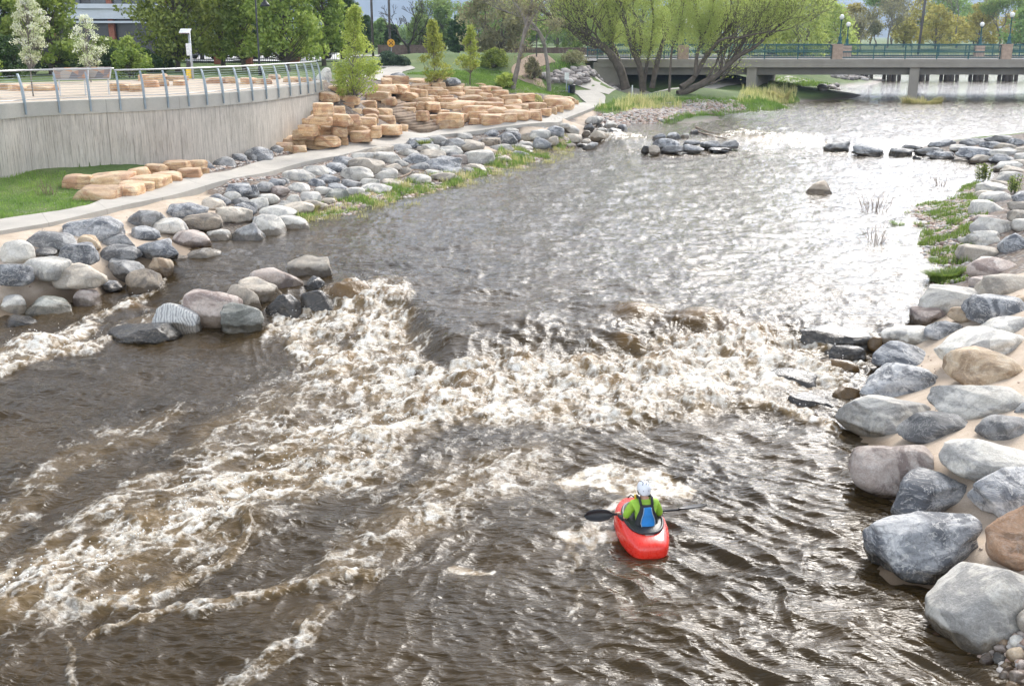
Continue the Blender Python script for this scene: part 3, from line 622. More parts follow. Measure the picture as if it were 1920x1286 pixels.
def frame(ox, oy, s, zone, items, **k):
    for it in items:
        x0, y0, x1, y1, code = it[:5]; kk = dict(k)
        if len(it) > 5: kk.update(it[5])
        stone(ox + x0 / s, oy + y0 / s, ox + x1 / s, oy + y1 / s, code, zone=zone, **kk)
W_ = dict(low=True, sink=.42)
frame(0, 400, 4, 'near left bank', [(-10, 200, 245, 385, 'w'), (0, 375, 235, 545, 'b'), (-10, 515, 225, 770, 'w'), (215, 140, 570, 275, 'g'), (245, 258, 425, 325, 'k'), (190, 322, 520, 495, 'w'), (428, 222, 750, 400, 'b'), (570, 160, 755, 280, 't'),
 (475, 48, 915, 200, 'b'), (940, 95, 1200, 215, 'b'), (765, 150, 1010, 265, 'g'), (750, 252, 1060, 355, 'g'), (425, 370, 805, 568, 'c'), (232, 485, 535, 637, 'c'), (190, 628, 575, 765, 'n'), (560, 558, 760, 700, 'p'), (715, 515, 915, 580, 'b'),
 (820, 335, 1120, 530, 'g'), (960, 420, 1205, 550, 'r'), (1115, 330, 1310, 440, 't'), (1020, 188, 1390, 350, 'b'), (1285, 315, 1450, 405, 'c'), (1390, 268, 1665, 340, 'w'), (1290, 125, 1610, 280, 'p'), (1555, 118, 1750, 250, 'w'), (1720, 68, 2000, 205, 'g'),
 (1150, 32, 1408, 160, 'w'), (960, -30, 1215, 105, 'g'), (1245, -70, 1575, 40, 'b'), (1375, 0, 1665, 135, 'r'), (1620, -55, 1890, 90, 'c'), (0, 770, 300, 885, 'k', W_)])
frame(400, 440, 3.84, 'rock island at left', [(550, 155, 885, 305, 'c'), (260, 228, 655, 390, 'p'), (145, 312, 480, 450, 'c'), (75, 358, 345, 505, 'c'), (45, 498, 365, 640, 'n'),
 (360, 430, 620, 565, 'k', W_), (620, 400, 890, 570, 'k', W_), (840, 330, 1170, 480, 'u', W_), (630, 305, 830, 420, 'k', W_)])
frame(0, 400, 4, 'rock island at left', [(1395, 570, 1820, 755, 'p'), (1120, 660, 1560, 860, 's'), (775, 830, 1345, 965, 'k', dict(low=True, sink=.25))])
frame(0, 180, 4, 'near left bank', [(1500, 760, 1690, 860, 'c'), (1560, 735, 1735, 830, 'b'), (1680, 715, 1810, 790, 'w'), (1725, 770, 1890, 820, 'g'), (1740, 795, 1920, 910, 'b'), (1800, 670, 1930, 760, 'b'), (1880, 900, 1960, 970, 'b')])
frame(0, 180, 4, 'foot of concrete wall', [(1480, 485, 1610, 575, 'b'), (1610, 455, 1780, 555, 'g'), (1740, 430, 1865, 525, 'b'), (1805, 400, 1950, 505, 'g')])
frame(460, 160, 3.84, 'foot of concrete wall', [(5, 440, 205, 565, 'b'), (165, 430, 275, 515, 'g'), (-10, 515, 20, 570, 'b')])
frame(460, 160, 3.84, 'left bank below path', [(0, 715, 100, 810, 'b'), (45, 690, 215, 765, 'g'), (140, 668, 285, 735, 'b'), (180, 725, 320, 800, 'p'), (305, 700, 465, 780, 'w'), (230, 665, 325, 715, 'g'), (265, 620, 500, 695, 'w'),
 (80, 780, 245, 860, 'w'), (20, 808, 165, 900, 'w'), (0, 835, 85, 950, 'b'), (-10, 900, 50, 990, 'g'), (295, 785, 410, 895, 'w'), (100, 865, 380, 1000, 'w'), (40, 932, 290, 1085, 'w'), (-20, 985, 145, 1120, 'b'), (200, 828, 380, 905, 'w'), (395, 765, 545, 865, 'w'),
 (440, 668, 590, 745, 'b'), (500, 640, 680, 715, 'b'), (520, 605, 650, 640, 'b'), (490, 730, 640, 800, 'w'), (570, 742, 755, 850, 'n'), (550, 810, 650, 865, 'c'), (595, 712, 740, 760, 'b'), (720, 735, 860, 800, 'w'), (835, 702, 1050, 795, 'w'), (980, 678, 1145, 745, 'c'),
 (680, 585, 920, 690, 'w'), (680, 680, 830, 738, 'g'), (815, 670, 970, 728, 'w'), (905, 625, 1100, 690, 'w'), (735, 545, 1010, 620, 'c'), (560, 558, 730, 618, 'b'), (400, 585, 600, 650, 'w'), (630, 520, 800, 575, 'b'), (765, 490, 930, 545, 'w'), (870, 458, 1075, 515, 'c'),
 (900, 495, 1120, 560, 'w'), (960, 595, 1100, 650, 'w'), (1000, 570, 1130, 620, 'c'), (1060, 538, 1175, 588, 'w'), (1095, 588, 1230, 655, 'c'), (1120, 500, 1330, 570, 'b'), (1185, 562, 1340, 612, 'g'), (1130, 650, 1335, 720, 'w'), (1290, 608, 1440, 672, 'w'),
 (1270, 545, 1540, 610, 'b'), (1340, 518, 1560, 590, 'b'), (1375, 598, 1570, 660, 'b'), (1560, 570, 1740, 640, 'c'), (1550, 590, 1660, 655, 'w'), (1240, 472, 1455, 540, 'c'), (1100, 462, 1250, 510, 'w'), (1480, 495, 1600, 580, 'p'), (1575, 470, 1790, 585, 'w'),
 (1390, 448, 1570, 500, 'w'), (1550, 390, 1725, 480, 'c'), (1650, 375, 1840, 450, 'g'), (1320, 372, 1480, 420, 'w'), (1400, 390, 1600, 450, 'g'), (1145, 398, 1350, 450, 'b'), (1760, 430, 1915, 490, 'w'), (1840, 345, 1960, 420, 'b'), (1700, 335, 1850, 380, 'w'), (1520, 345, 1640, 390, 'w'), (1040, 430, 1200, 480, 'g'),
 (330, 650, 450, 700, 'g'), (1260, 430, 1400, 475, 'w'), (1440, 480, 1560, 530, 'g'), (1230, 440, 1290, 480, 'c')])
frame(900, 140, 3.84, 'left bank by far rapid', [(0, 455, 150, 525, 'r'), (70, 505, 245, 570, 'w'), (120, 420, 305, 475, 'b'), (10, 400, 140, 450, 'b'), (300, 420, 420, 480, 'c'), (360, 398, 505, 470, 'w'), (255, 475, 400, 535, 'w'), (380, 458, 510, 535, 'b'), (475, 445, 570, 515, 'c'),
 (470, 370, 605, 450, 'b'), (540, 445, 610, 505, 'b'), (195, 475, 290, 540, 'g'), (285, 388, 370, 435, 'b'), (600, 365, 715, 430, 'w'), (605, 425, 735, 505, 'c'), (620, 480, 690, 535, 'c'), (690, 498, 800, 540, 'g'), (640, 335, 740, 415, 'b'), (745, 350, 825, 412, 'g'), (760, 300, 890, 360, 'w'),
 (680, 410, 790, 455, 'b'), (735, 400, 800, 435, 'c'), (825, 355, 900, 385, 'g'), (880, 330, 985, 385, 'w'), (800, 400, 895, 450, 'c'), (825, 380, 920, 420, 'w'), (980, 355, 1065, 400, 'b'), (900, 385, 1020, 415, 'b'), (890, 320, 960, 350, 'g'), (735, 485, 850, 528, 'g'), (730, 460, 800, 488, 'c'), (420, 375, 480, 400, 'w'),
 (560, 350, 650, 390, 'w'), (180, 385, 280, 425, 'w'), (90, 590, 240, 640, 'p')])
frame(900, 140, 3.84, 'rock pile in far rapid', [(1240, 455, 1440, 515, 'b'), (1220, 495, 1295, 552, 'c'), (1160, 490, 1220, 545, 'k'), (1300, 510, 1470, 545, 'g'), (1440, 500, 1610, 540, 'b'), (1445, 400, 1510, 460, 'w'), (1510, 380, 1570, 430, 'g'), (1590, 478, 1730, 515, 'b'), (1465, 470, 1580, 498, 'b'),
 (1720, 470, 1860, 510, 'g'), (1640, 522, 1820, 545, 'k'), (1330, 415, 1450, 465, 'b'), (1240, 420, 1340, 470, 'b')], low=True, sink=.1)
frame(1400, 220, 3.692, 'open river', [(408, 445, 612, 540, 'r')], low=True, sink=.1)
frame(1400, 220, 3.692, 'right end of far rapid', [(545, 160, 740, 215, 'g'), (720, 185, 950, 235, 'b'), (1000, 210, 1150, 250, 'g'), (1060, 185, 1225, 212, 'g'), (1060, 240, 1250, 285, 'b'), (1160, 205, 1360, 265, 'g'), (1265, 150, 1460, 215, 'b'), (1390, 190, 1530, 235, 'w'), (1260, 235, 1460, 300, 'b'), (1140, 262, 1205, 295, 'g'),
 (1420, 285, 1545, 322, 'w'), (1455, 205, 1710, 290, 'b'), (1460, 140, 1660, 205, 'g'), (1540, 258, 1690, 322, 'c'), (1690, 255, 1865, 315, 'b'), (1610, 165, 1770, 215, 'b'), (1650, 230, 1880, 268, 'w'), (1710, 180, 1860, 230, 'c'), (1800, 145, 1930, 195, 'b'), (1650, 125, 1880, 175, 'g'), (1760, 210, 1900, 245, 'g'), (1860, 205, 1990, 250, 'c')], low=True, sink=.15)
frame(1400, 220, 3.692, 'upper right bank', [(1710, 320, 1900, 370, 'w'), (1735, 340, 1920, 410, 'c'), (1830, 290, 1980, 350, 'c'), (1860, 250, 1990, 300, 'w'), (1710, 385, 1900, 450, 'w'), (1700, 440, 1820, 485, 'c'), (1570, 468, 1810, 530, 'w'), (1570, 515, 1750, 570, 'c'), (1620, 540, 1830, 590, 'w'), (1540, 575, 1780, 700, 'w'), (1820, 510, 1990, 605, 'b'),
 (1810, 580, 1990, 665, 'c'), (1810, 640, 1990, 728, 'c'), (1575, 680, 1755, 750, 'p'), (1530, 720, 1900, 810, 'w'), (1505, 778, 1810, 905, 'w'), (1755, 800, 1990, 960, 'b'), (1450, 888, 1750, 1010, 'c'), (1530, 962, 1860, 1130, 'p'), (1590, 1072, 1990, 1265, 'c'), (1840, 700, 1990, 800, 'w'), (1540, 1100, 1660, 1180, 'p')])
frame(1400, 520, 3.692, 'near right bank', [(1185, 85, 1700, 235, 'w'), (1520, 150, 1990, 295, 'b'), (1130, 200, 1395, 360, 'p'), (1405, 228, 1670, 305, 't'), (1205, 315, 1515, 420, 'b'), (1605, 282, 1990, 395, 'w'), (935, 362, 1320, 480, 'w'), (865, 450, 1355, 660, 'b'), (1335, 385, 1990, 565, 'w'), (1370, 505, 1990, 765, 't'),
 (805, 628, 1405, 828, 'b'), (1325, 740, 1915, 995, 'w'), (640, 805, 1305, 1140, 'w'), (1070, 960, 1535, 1108, 'g'), (1610, 940, 1990, 1120, 'g'), (1860, 855, 1990, 955, 'g'), (1840, 120, 1990, 200, 't')])
frame(1400, 520, 3.692, 'right end of near rapid', [(375, 345, 860, 468, 'k'), (495, 465, 805, 558, 'k'), (445, 560, 770, 700, 'u'), (570, 720, 800, 900, 'u'), (85, 640, 520, 800, 'k'), (280, 810, 630, 950, 'k'), (-60, 790, 200, 890, 'k'), (840, 380, 940, 480, 'u')], **W_)
frame(1440, 820, 2.76, 'near right bank', [(430, 20, 860, 305, 'p'), (580, 170, 1020, 380, 'b'), (898, -5, 1345, 235, 'w'), (1040, 145, 1500, 410, 'b'), (535, 365, 1055, 745, 'b'), (1150, 325, 1600, 690, 'o'), (828, 632, 1500, 1090, 'w'), (1285, 850, 1500, 1010, 'c')])
frame(1440, 820, 2.76, 'near right bank', [(800, 1005, 955, 1055, 'o', W_)])
frame(1440, 820, 2.76, 'pebbles', [(1085, 1025, 1180, 1115, 't'), (1190, 1040, 1250, 1085, 't'), (1165, 1070, 1245, 1115, 'p'), (1250, 1020, 1330, 1090, 'w'), (1240, 1080, 1330, 1165, 't'), (1165, 1115, 1245, 1175, 'b'), (1090, 1110, 1165, 1185, 'p'), (1010, 1105, 1105, 1150, 'o'), (990, 1130, 1080, 1180, 't'), (1030, 1160, 1140, 1230, 'o'),
 (1200, 1158, 1265, 1200, 't'), (1285, 1155, 1345, 1225, 'p'), (980, 1185, 1095, 1270, 'o'), (1120, 1215, 1190, 1270, 'o'), (1195, 1205, 1260, 1265, 'p'), (1250, 1200, 1340, 1280, 'p'), (975, 1250, 1050, 1290, 'o'), (1150, 1255, 1200, 1300, 'p'), (1060, 1260, 1120, 1300, 'r'), (1140, 1185, 1190, 1220, 'w'), (1210, 1185, 1290, 1215, 't'),
 (1330, 1090, 1400, 1150, 'c'), (1340, 1040, 1420, 1090, 'p'), (1340, 1160, 1420, 1230, 'g'), (1340, 1240, 1430, 1300, 't'), (1230, 1262, 1320, 1320, 't'), (1090, 1290, 1180, 1340, 'p'), (1000, 1290, 1080, 1350, 'r'), (1190, 1300, 1270, 1360, 'g'), (1290, 1300, 1390, 1370, 'c')], name='pebble', fam='pebble', sink=.1, lift=.02)
S_ = dict(name='sandstone_block', fam='block', sink=.2)
frame(0, 180, 4, 'foot of concrete wall', [(490, 592, 690, 700, 'S'), (690, 590, 1000, 688, 'S'), (590, 688, 895, 795, 'S'), (820, 680, 1080, 772, 'S'), (915, 652, 1160, 735, 'S'), (1000, 600, 1255, 705, 'S'), (970, 560, 1115, 615, 'S'), (1075, 525, 1240, 595, 'S'), (1150, 570, 1365, 670, 'S'), (1215, 500, 1420, 572, 'S'), (1345, 540, 1510, 645, 'S'), (1500, 530, 1562, 625, 'S'), (1385, 500, 1545, 560, 'S')], **S_)
frame(460, 160, 3.84, 'terraces left of steps', [(t_ + ('S',)) for t_ in [(220, 415, 345, 490), (345, 455, 440, 495), (250, 385, 410, 455), (280, 370, 450, 440), (325, 345, 450, 380), (350, 312, 500, 390), (395, 282, 525, 365), (450, 390, 625, 460), (520, 360, 680, 440), (680, 368, 740, 435), (530, 300, 630, 360), (625, 300, 730, 370), (755, 330, 910, 408), (725, 290, 900, 350),
 (905, 290, 975, 385), (970, 285, 1120, 358), (1110, 285, 1168, 348), (415, 242, 540, 310), (455, 212, 615, 285), (612, 210, 755, 290), (690, 212, 825, 298), (800, 235, 940, 300), (845, 220, 950, 270), (945, 222, 1082, 282), (500, 130, 625, 225), (480, 178, 585, 230), (625, 160, 718, 215), (720, 180, 840, 225), (840, 175, 960, 225), (945, 176, 1050, 222), (700, 140, 780, 180), (525, 90, 670, 130), (545, 60, 670, 110), (580, 15, 700, 60), (690, 85, 820, 130), (820, 120, 945, 168), (660, 50, 735, 95)]], **S_)
frame(460, 160, 3.84, 'terraces right of steps', [(t_ + ('S',)) for t_ in [(985, 90, 1085, 148), (1085, 98, 1205, 135), (880, 50, 1040, 110), (1100, 135, 1235, 180), (1235, 125, 1290, 180), (1290, 125, 1400, 180), (1120, 172, 1230, 215), (1235, 185, 1320, 260), (1320, 190, 1470, 225), (1315, 220, 1415, 270), (1410, 215, 1470, 255), (1360, 260, 1565, 315), (1560, 258, 1615, 300), (1610, 248, 1720, 292),
 (1690, 220, 1840, 275), (1840, 210, 1960, 262), (1490, 210, 1600, 255), (1600, 200, 1755, 240), (1715, 170, 1880, 222), (1485, 185, 1600, 212), (1400, 135, 1510, 175), (1205, 85, 1310, 122), (1310, 85, 1400, 124), (1400, 85, 1500, 122), (1230, 35, 1310, 85), (1310, 40, 1390, 80), (1140, 12, 1250, 48), (1040, 60, 1140, 95), (1415, 22, 1565, 58), (1560, 20, 1620, 50), (940, 0, 1090, 55), (1450, 60, 1580, 92), (1520, 88, 1700, 130), (1570, 40, 1700, 78),
 (1690, 55, 1830, 90), (1400, 160, 1640, 198), (1640, 140, 1850, 190), (1700, 100, 1850, 140), (1850, 150, 1990, 205), (1830, 75, 1960, 118), (1850, 112, 1990, 152), (1600, 0, 1740, 30), (1700, 20, 1850, 55)]], **S_)
frame(900, 140, 3.84, 'far end of terraces', [(t_ + ('S',)) for t_ in [(-10, 330, 40, 362), (0, 300, 190, 350), (190, 262, 360, 320), (355, 258, 440, 305), (430, 250, 510, 300), (490, 235, 555, 288), (545, 225, 600, 272), (595, 212, 640, 255), (635, 200, 675, 240), (670, 195, 710, 225), (20, 245, 200, 292), (190, 225, 350, 268), (0, 215, 160, 250), (150, 195, 300, 232), (300, 215, 480, 262), (350, 200, 500, 232), (0, 180, 120, 215),
 (110, 165, 260, 200), (230, 155, 330, 200), (310, 170, 430, 210), (80, 120, 200, 158), (0, 98, 80, 135), (-20, 140, 90, 180), (90, 148, 180, 178), (560, 172, 680, 200)]], **S_)
frame(440, 0, 4, 'top row of terraces', [(t_ + ('S',)) for t_ in [(1120, 575, 1300, 640), (1300, 598, 1450, 640), (1450, 598, 1640, 640), (1130, 640, 1300, 700), (1310, 640, 1470, 680), (1470, 625, 1580, 672), (1580, 640, 1720, 672), (1720, 640, 1810, 665), (1560, 660, 1710, 698), (1700, 668, 1830, 700), (1830, 660, 1920, 690), (1060, 640, 1130, 690), (1100, 590, 1180, 640)]], **S_)
frame(0, 0, 4, 'terrace behind railing', [(t_ + ('S',)) for t_ in [(-60, 632, 78, 712), (80, 640, 240, 715), (230, 632, 425, 725), (820, 620, 980, 735), (970, 630, 1070, 738), (1090, 590, 1195, 712), (1050, 572, 1260, 632), (1190, 600, 1260, 690), (1265, 570, 1400, 640), (1310, 600, 1400, 680), (1530, 580, 1690, 665), (1690, 575, 1780, 672), (1800, 585, 1930, 665)]], **S_)
frame(440, 0, 4, 'terrace behind railing', [(t_ + ('S',)) for t_ in [(40, 585, 150, 672), (160, 600, 280, 662), (250, 560, 345, 630), (380, 590, 500, 640), (500, 600, 570, 640)]], **S_)
stone(588, 120, 625, 176, 'w', zone='end of railing')
stone(728, 138, 763, 150, 'b', zone='lawn above the terraces'); stone(829, 147, 865, 161, 'b', zone='lawn above the terraces')
# fill any larger gaps of the terraces and of the left bank with a few more stones
_P = np.array([(r['px'], r['py'], r['w'], r['h']) for r in ROCKS])
def covered(x, y, s=.48): return bool((((_P[:, 0] - x) / (_P[:, 2] * s)) ** 2 + ((_P[:, 1] - y) / (_P[:, 3] * s)) ** 2 < 1).any())
def inpx(x, y, poly_): return bool(inpoly(np.array([x]), np.array([y]), poly_)[0])
SLOPE_PX = [(525, 285), (640, 272), (745, 252), (765, 246), (700, 195), (690, 172), (740, 152), (830, 152), (890, 168), (960, 178), (1020, 188), (1082, 190), (1050, 206), (985, 221), (900, 232), (862, 236), (800, 200), (745, 178), (735, 182), (790, 215), (850, 240), (760, 249), (560, 290)]
STAIR_PX = [(655, 172), (745, 172), (790, 200), (870, 238), (765, 250), (715, 215), (670, 185)]
BANK_PX = [(330, 390), (470, 350), (640, 308), (800, 278), (950, 256), (1060, 240), (1120, 225), (1165, 242), (1090, 262), (1000, 288), (900, 300), (880, 330), (760, 350), (640, 380), (560, 400), (540, 430), (440, 445), (400, 430)]
rr = random.Random(5)
for reg, fam, n, zone in ((SLOPE_PX, 'block', 900, 'terraces right of steps'), (BANK_PX, 'boulder', 700, 'left bank below path')):
    xs = [p[0] for p in reg]; ys = [p[1] for p in reg]; made = 0
    for i in range(n):
        x, y = rr.uniform(min(xs), max(xs)), rr.uniform(min(ys), max(ys))
        if not inpx(x, y, reg) or covered(x, y, .5): continue
        if fam == 'block' and inpx(x, y, STAIR_PX): continue
        sc_ = 13 + (y - 150) * .11 if fam == 'block' else 12 + (y - 210) * .12
        if sum((covered(x - sc_ * .6, y), covered(x + sc_ * .6, y), covered(x, y - sc_ * .3), covered(x, y + sc_ * .3))) > 2: continue
        w = sc_ * (rr.uniform(2.0, 3.0) if fam == 'block' else rr.uniform(1.5, 2.3)); h = sc_ * rr.uniform(.6, .78)
        stone(x - w / 2, y - h / 2, x + w / 2, y + h / 2, 'S' if fam == 'block' else rr.choice('wbgcwb'), zone=zone, fam=fam, name='sandstone_block' if fam == 'block' else 'boulder'); made += 1
        _P = np.vstack([_P, (x, y, w, h)])
# labels that single each stone out, from its look and its neighbours
def label_rocks():
    bp = 'boulder'; byf = {}
    for r in ROCKS: byf.setdefault(r['fam'], []).append(r)
    for fam, L in byf.items():
        noun = {'boulder': 'boulder', 'block': 'sandstone block', 'pebble': 'pebble'}[fam]; wid = sorted(r['a'] for r in L); seen = {}
        near = {}
        def nb(r, side):
            best = None
            for q in L:
                if q is r: continue
                dx, dy = q['px'] - r['px'], q['py'] - r['py']
                if side == 'l' and not (dx < 0 and abs(dy) < -dx): continue
                if side == 'r' and not (dx > 0 and abs(dy) < dx): continue
                if side == 'u' and not (dy < 0 and abs(dx) < -dy * 1.5): continue
                d = math.hypot(dx, dy * 1.8)
                if d < (r['w'] + q['w']) * .9 and (best is None or d < best[0]): best = (d, q)
            return best[1] if best else None
        def size(r):
            f = sum(x < r['a'] for x in wid) / len(wid); return 'very big' if f > .93 else 'large' if f > .68 else 'medium' if f > .33 else 'small'
        def look(r):
            c = {'S': 'tan'}.get(r['code']) or RM[r['code']][0]; sh = 'long' if r['asp'] > 2.4 else 'oval' if r['asp'] > 1.5 else 'rounded' if fam != 'block' else 'squat'
            return c, sh
        for r in L:
            c, sh = look(r); z = r['zone']; s = f"{size(r)} {sh} {c} {noun}".replace('tan sandstone', 'sandstone')
            z_ = 'on the ' + z if 'terrace' not in z and z not in ('pebbles', 'open river') else {'pebbles': 'in the pebble heap', 'open river': 'alone in the open river'}.get(z, 'in the ' + z)
            if fam == 'block' and z.startswith('foot of concrete'): z_ = 'against the concrete wall'
            z_ = z_.replace('on the end of railing', 'at the end of railing').replace('on the right end', 'at the right end').replace('on the foot', 'at the foot').replace('on the rock', 'in the rock').replace('in the foot', 'at the foot').replace('in the far end', 'at the far end').replace('in the top row', 'in the top row').replace('in the terrace behind', 'on the terrace behind')
            r['base'] = f"{s} {z_}"; r['z_'] = z_
        groups = {}
        for r in L: groups.setdefault(r['base'], []).append(r)
        def q(r):
            c, _ = look(r); return f"{size(r)} {c} one" if fam != 'block' else f"{size(r)} {_} one"
        used = set()
        for base, g in groups.items():
            for r in g:
                cand = [base] if len(g) == 1 else []
                l_, r_, u_ = nb(r, 'l'), nb(r, 'r'), nb(r, 'u')
                if l_: cand.append(f"{base} right of a {q(l_)}")
                if r_: cand.append(f"{base} left of a {q(r_)}")
                if u_: cand.append(f"{base} in front of a {q(u_)}")
                r['cand'] = cand
            cnt = {}
            for r in g:
                for c in set(r['cand']): cnt[c] = cnt.get(c, 0) + 1
            rest = []
            for r in g:
                u = [c for c in r['cand'] if cnt[c] == 1 and len(c.split()) <= 16]
                if u: r['o']['label'] = u[0]
                else: rest.append(r)
            rest.sort(key=lambda r: r['px']); words = ['leftmost', 'second from the left', 'third from the left', 'fourth from the left', 'fifth from the left', 'sixth from the left', 'seventh from the left', 'eighth from the left', 'ninth from the left', 'tenth from the left', 'eleventh from the left', 'twelfth from the left', 'thirteenth from the left', 'fourteenth from the left']
            for i, r in enumerate(g := sorted(g, key=lambda r: r['px'])):
                if r in rest:
                    wd = words[i] if i < len(g) / 2 or len(g) < 3 else words[len(g) - 1 - i].replace('left', 'right')
                    lb = f"{wd} of the {base}".replace("from the", "from").replace(noun, noun + 's', 1)
                    t = lb.split(); r['o']['label'] = ' '.join(t[:16])
        for r in L:
            r['o']['category'] = {'boulder': 'boulder', 'block': 'stone block', 'pebble': 'pebble'}[fam]
            gn = {'boulder': 'boulders ', 'block': 'sandstone blocks ', 'pebble': 'pebbles '}[fam]
            if sum(x['zone'] == r['zone'] for x in L) > 1: r['o']['group'] = gn + r['z_']
label_rocks()
def at(px, D):        # ground point below that column at distance D
    x = (px - 960) / FPX * (D * CP + 2.0 * SP + 1.0); return np.array((x, D, float(H(x, D)[0])))
# ------------------------------------------------------------------ path
def concrete(name, c, joints=None, seam=None):
    m, nt, bs = newmat(name); g = N(nt, 'ShaderNodeNewGeometry').outputs['Position']
    base = ramp(nt, noise(nt, g, .8, 6, .62), [(.3, tuple(x * .84 for x in c)), (.7, tuple(x * 1.1 for x in c))])
    base = mixc(nt, .25, base, ramp(nt, noise(nt, g, 40, 3, .7), [(.3, .3), (.7, .65)]), 'OVERLAY')
    if seam:      # scored joints, one every few metres along the slab
        uv = N(nt, 'ShaderNodeAttribute', attribute_name='along').outputs['Fac']
        d = mth(nt, 'ABSOLUTE', mth(nt, 'SUBTRACT', mth(nt, 'FRACT', mth(nt, 'DIVIDE', uv, seam)), .5))
        base = mixc(nt, ramp(nt, d, [(.0, .8), (.006, 0.0)]), base, tuple(x * .45 for x in c))
    nt.links.new(base, bs.inputs['Base Color']); bs.inputs['Roughness'].default_value = .85
    bump(nt, bs, noise(nt, g, 30, 4), .2, .01); return m
PL_ = [(-160, 432), (-60, 422), (0, 412), (80, 400), (150, 388), (225, 365), (310, 345), (400, 325), (480, 305), (560, 287), (640, 272), (700, 262), (780, 250), (850, 240), (930, 231), (1000, 221), (1050, 208), (1080, 194), (1088, 184), (1080, 177), (1062, 172), (1045, 171)]
PR_ = [(-160, 460), (-60, 448), (0, 437), (80, 424), (150, 408), (225, 392), (310, 372), (400, 350), (480, 331), (560, 311), (640, 292), (700, 281), (780, 267), (850, 256), (930, 246), (1000, 236), (1070, 222), (1112, 206), (1134, 190), (1133, 180), (1122, 172.5), (1110, 170)]
def pathpt(px, py):
    return onground(px, py, .06, plat=False)[:2]
A_ = smooth_line(np.array([pathpt(*p) for p in PL_]), 150)[0]; B_ = smooth_line(np.array([pathpt(*p) for p in PR_]), 150)[0]
V = []; al = []; nA = 7
cl_ = (A_ + B_) / 2; cz = H(cl_[:, 0], cl_[:, 1], False); cz = np.convolve(np.pad(cz, 4, 'edge'), np.ones(9) / 9, 'valid'); ln = np.r_[0, np.cumsum(np.linalg.norm(np.diff(cl_, axis=0), axis=1))]
za = H(A_[:, 0], A_[:, 1], False); zb = H(B_[:, 0], B_[:, 1], False)
for i in range(150):
    for j in range(nA):
        t = j / (nA - 1); p = A_[i] * (1 - t) + B_[i] * t; V.append((p[0], p[1], max(cz[i], za[i] * (1 - t) + zb[i] * t) + .07)); al.append(ln[i])
for i in range(150):
    for q, e in ((A_[i], 0), (B_[i], nA - 1)): V.append((q[0], q[1], V[i * nA + e][2] - .45)); al.append(ln[i])
F = [tuple(x) for x in gridfaces(150, nA)[:, ::-1].tolist()]; o0 = 150 * nA
for i in range(149):
    a, b = i * nA, (i + 1) * nA; F.append((a, b, o0 + 2 * i + 2, o0 + 2 * i)); F.append((a + nA - 1, o0 + 2 * i + 1, o0 + 2 * i + 3, b + nA - 1))
CONC = concrete('path_concrete', (.44, .41, .36), seam=2.6)
path = mesh('path', V, F, CONC, smooth=False, attrs={'along': al}); tag(path, kind='structure')
# far paths: one turns right behind the willow to the underpass, one climbs the lawn, a dirt track crosses the slope
def strip(name, pts, w, mat, lift=.05, n=40, kind='structure'):
    L, _ = smooth_line(np.array([onground(a, b)[:2] for a, b in pts]), n); a, b = offs(L, w / 2), offs(L, -w / 2); V = []; al = []
    q = np.r_[0, np.cumsum(np.linalg.norm(np.diff(L[:, :2], axis=0), axis=1))]
    for i in range(n):
        for t in np.linspace(0, 1, 5):
            p = a[i] * (1 - t) + b[i] * t; V.append((p[0], p[1], float(H(p[0], p[1])[0]) + lift)); al.append(q[i])
    return tag(mesh(name, V, gridfaces(n, 5), mat, smooth=False, attrs={'along': al}), kind=kind)
strip('path', [(1112, 171.5), (1180, 171), (1250, 168), (1340, 160), (1420, 152), (1500, 148)], 2.6, CONC)
strip('path', [(700, 150), (722, 140), (738, 133), (752, 129), (742, 126), (715, 125)], 2.2, CONC)
strip('dirt_track', [(1020, 160), (985, 150), (978, 135), (1000, 118), (1030, 108)], 1.6, simple('dirt', (.34, .25, .18), .95))
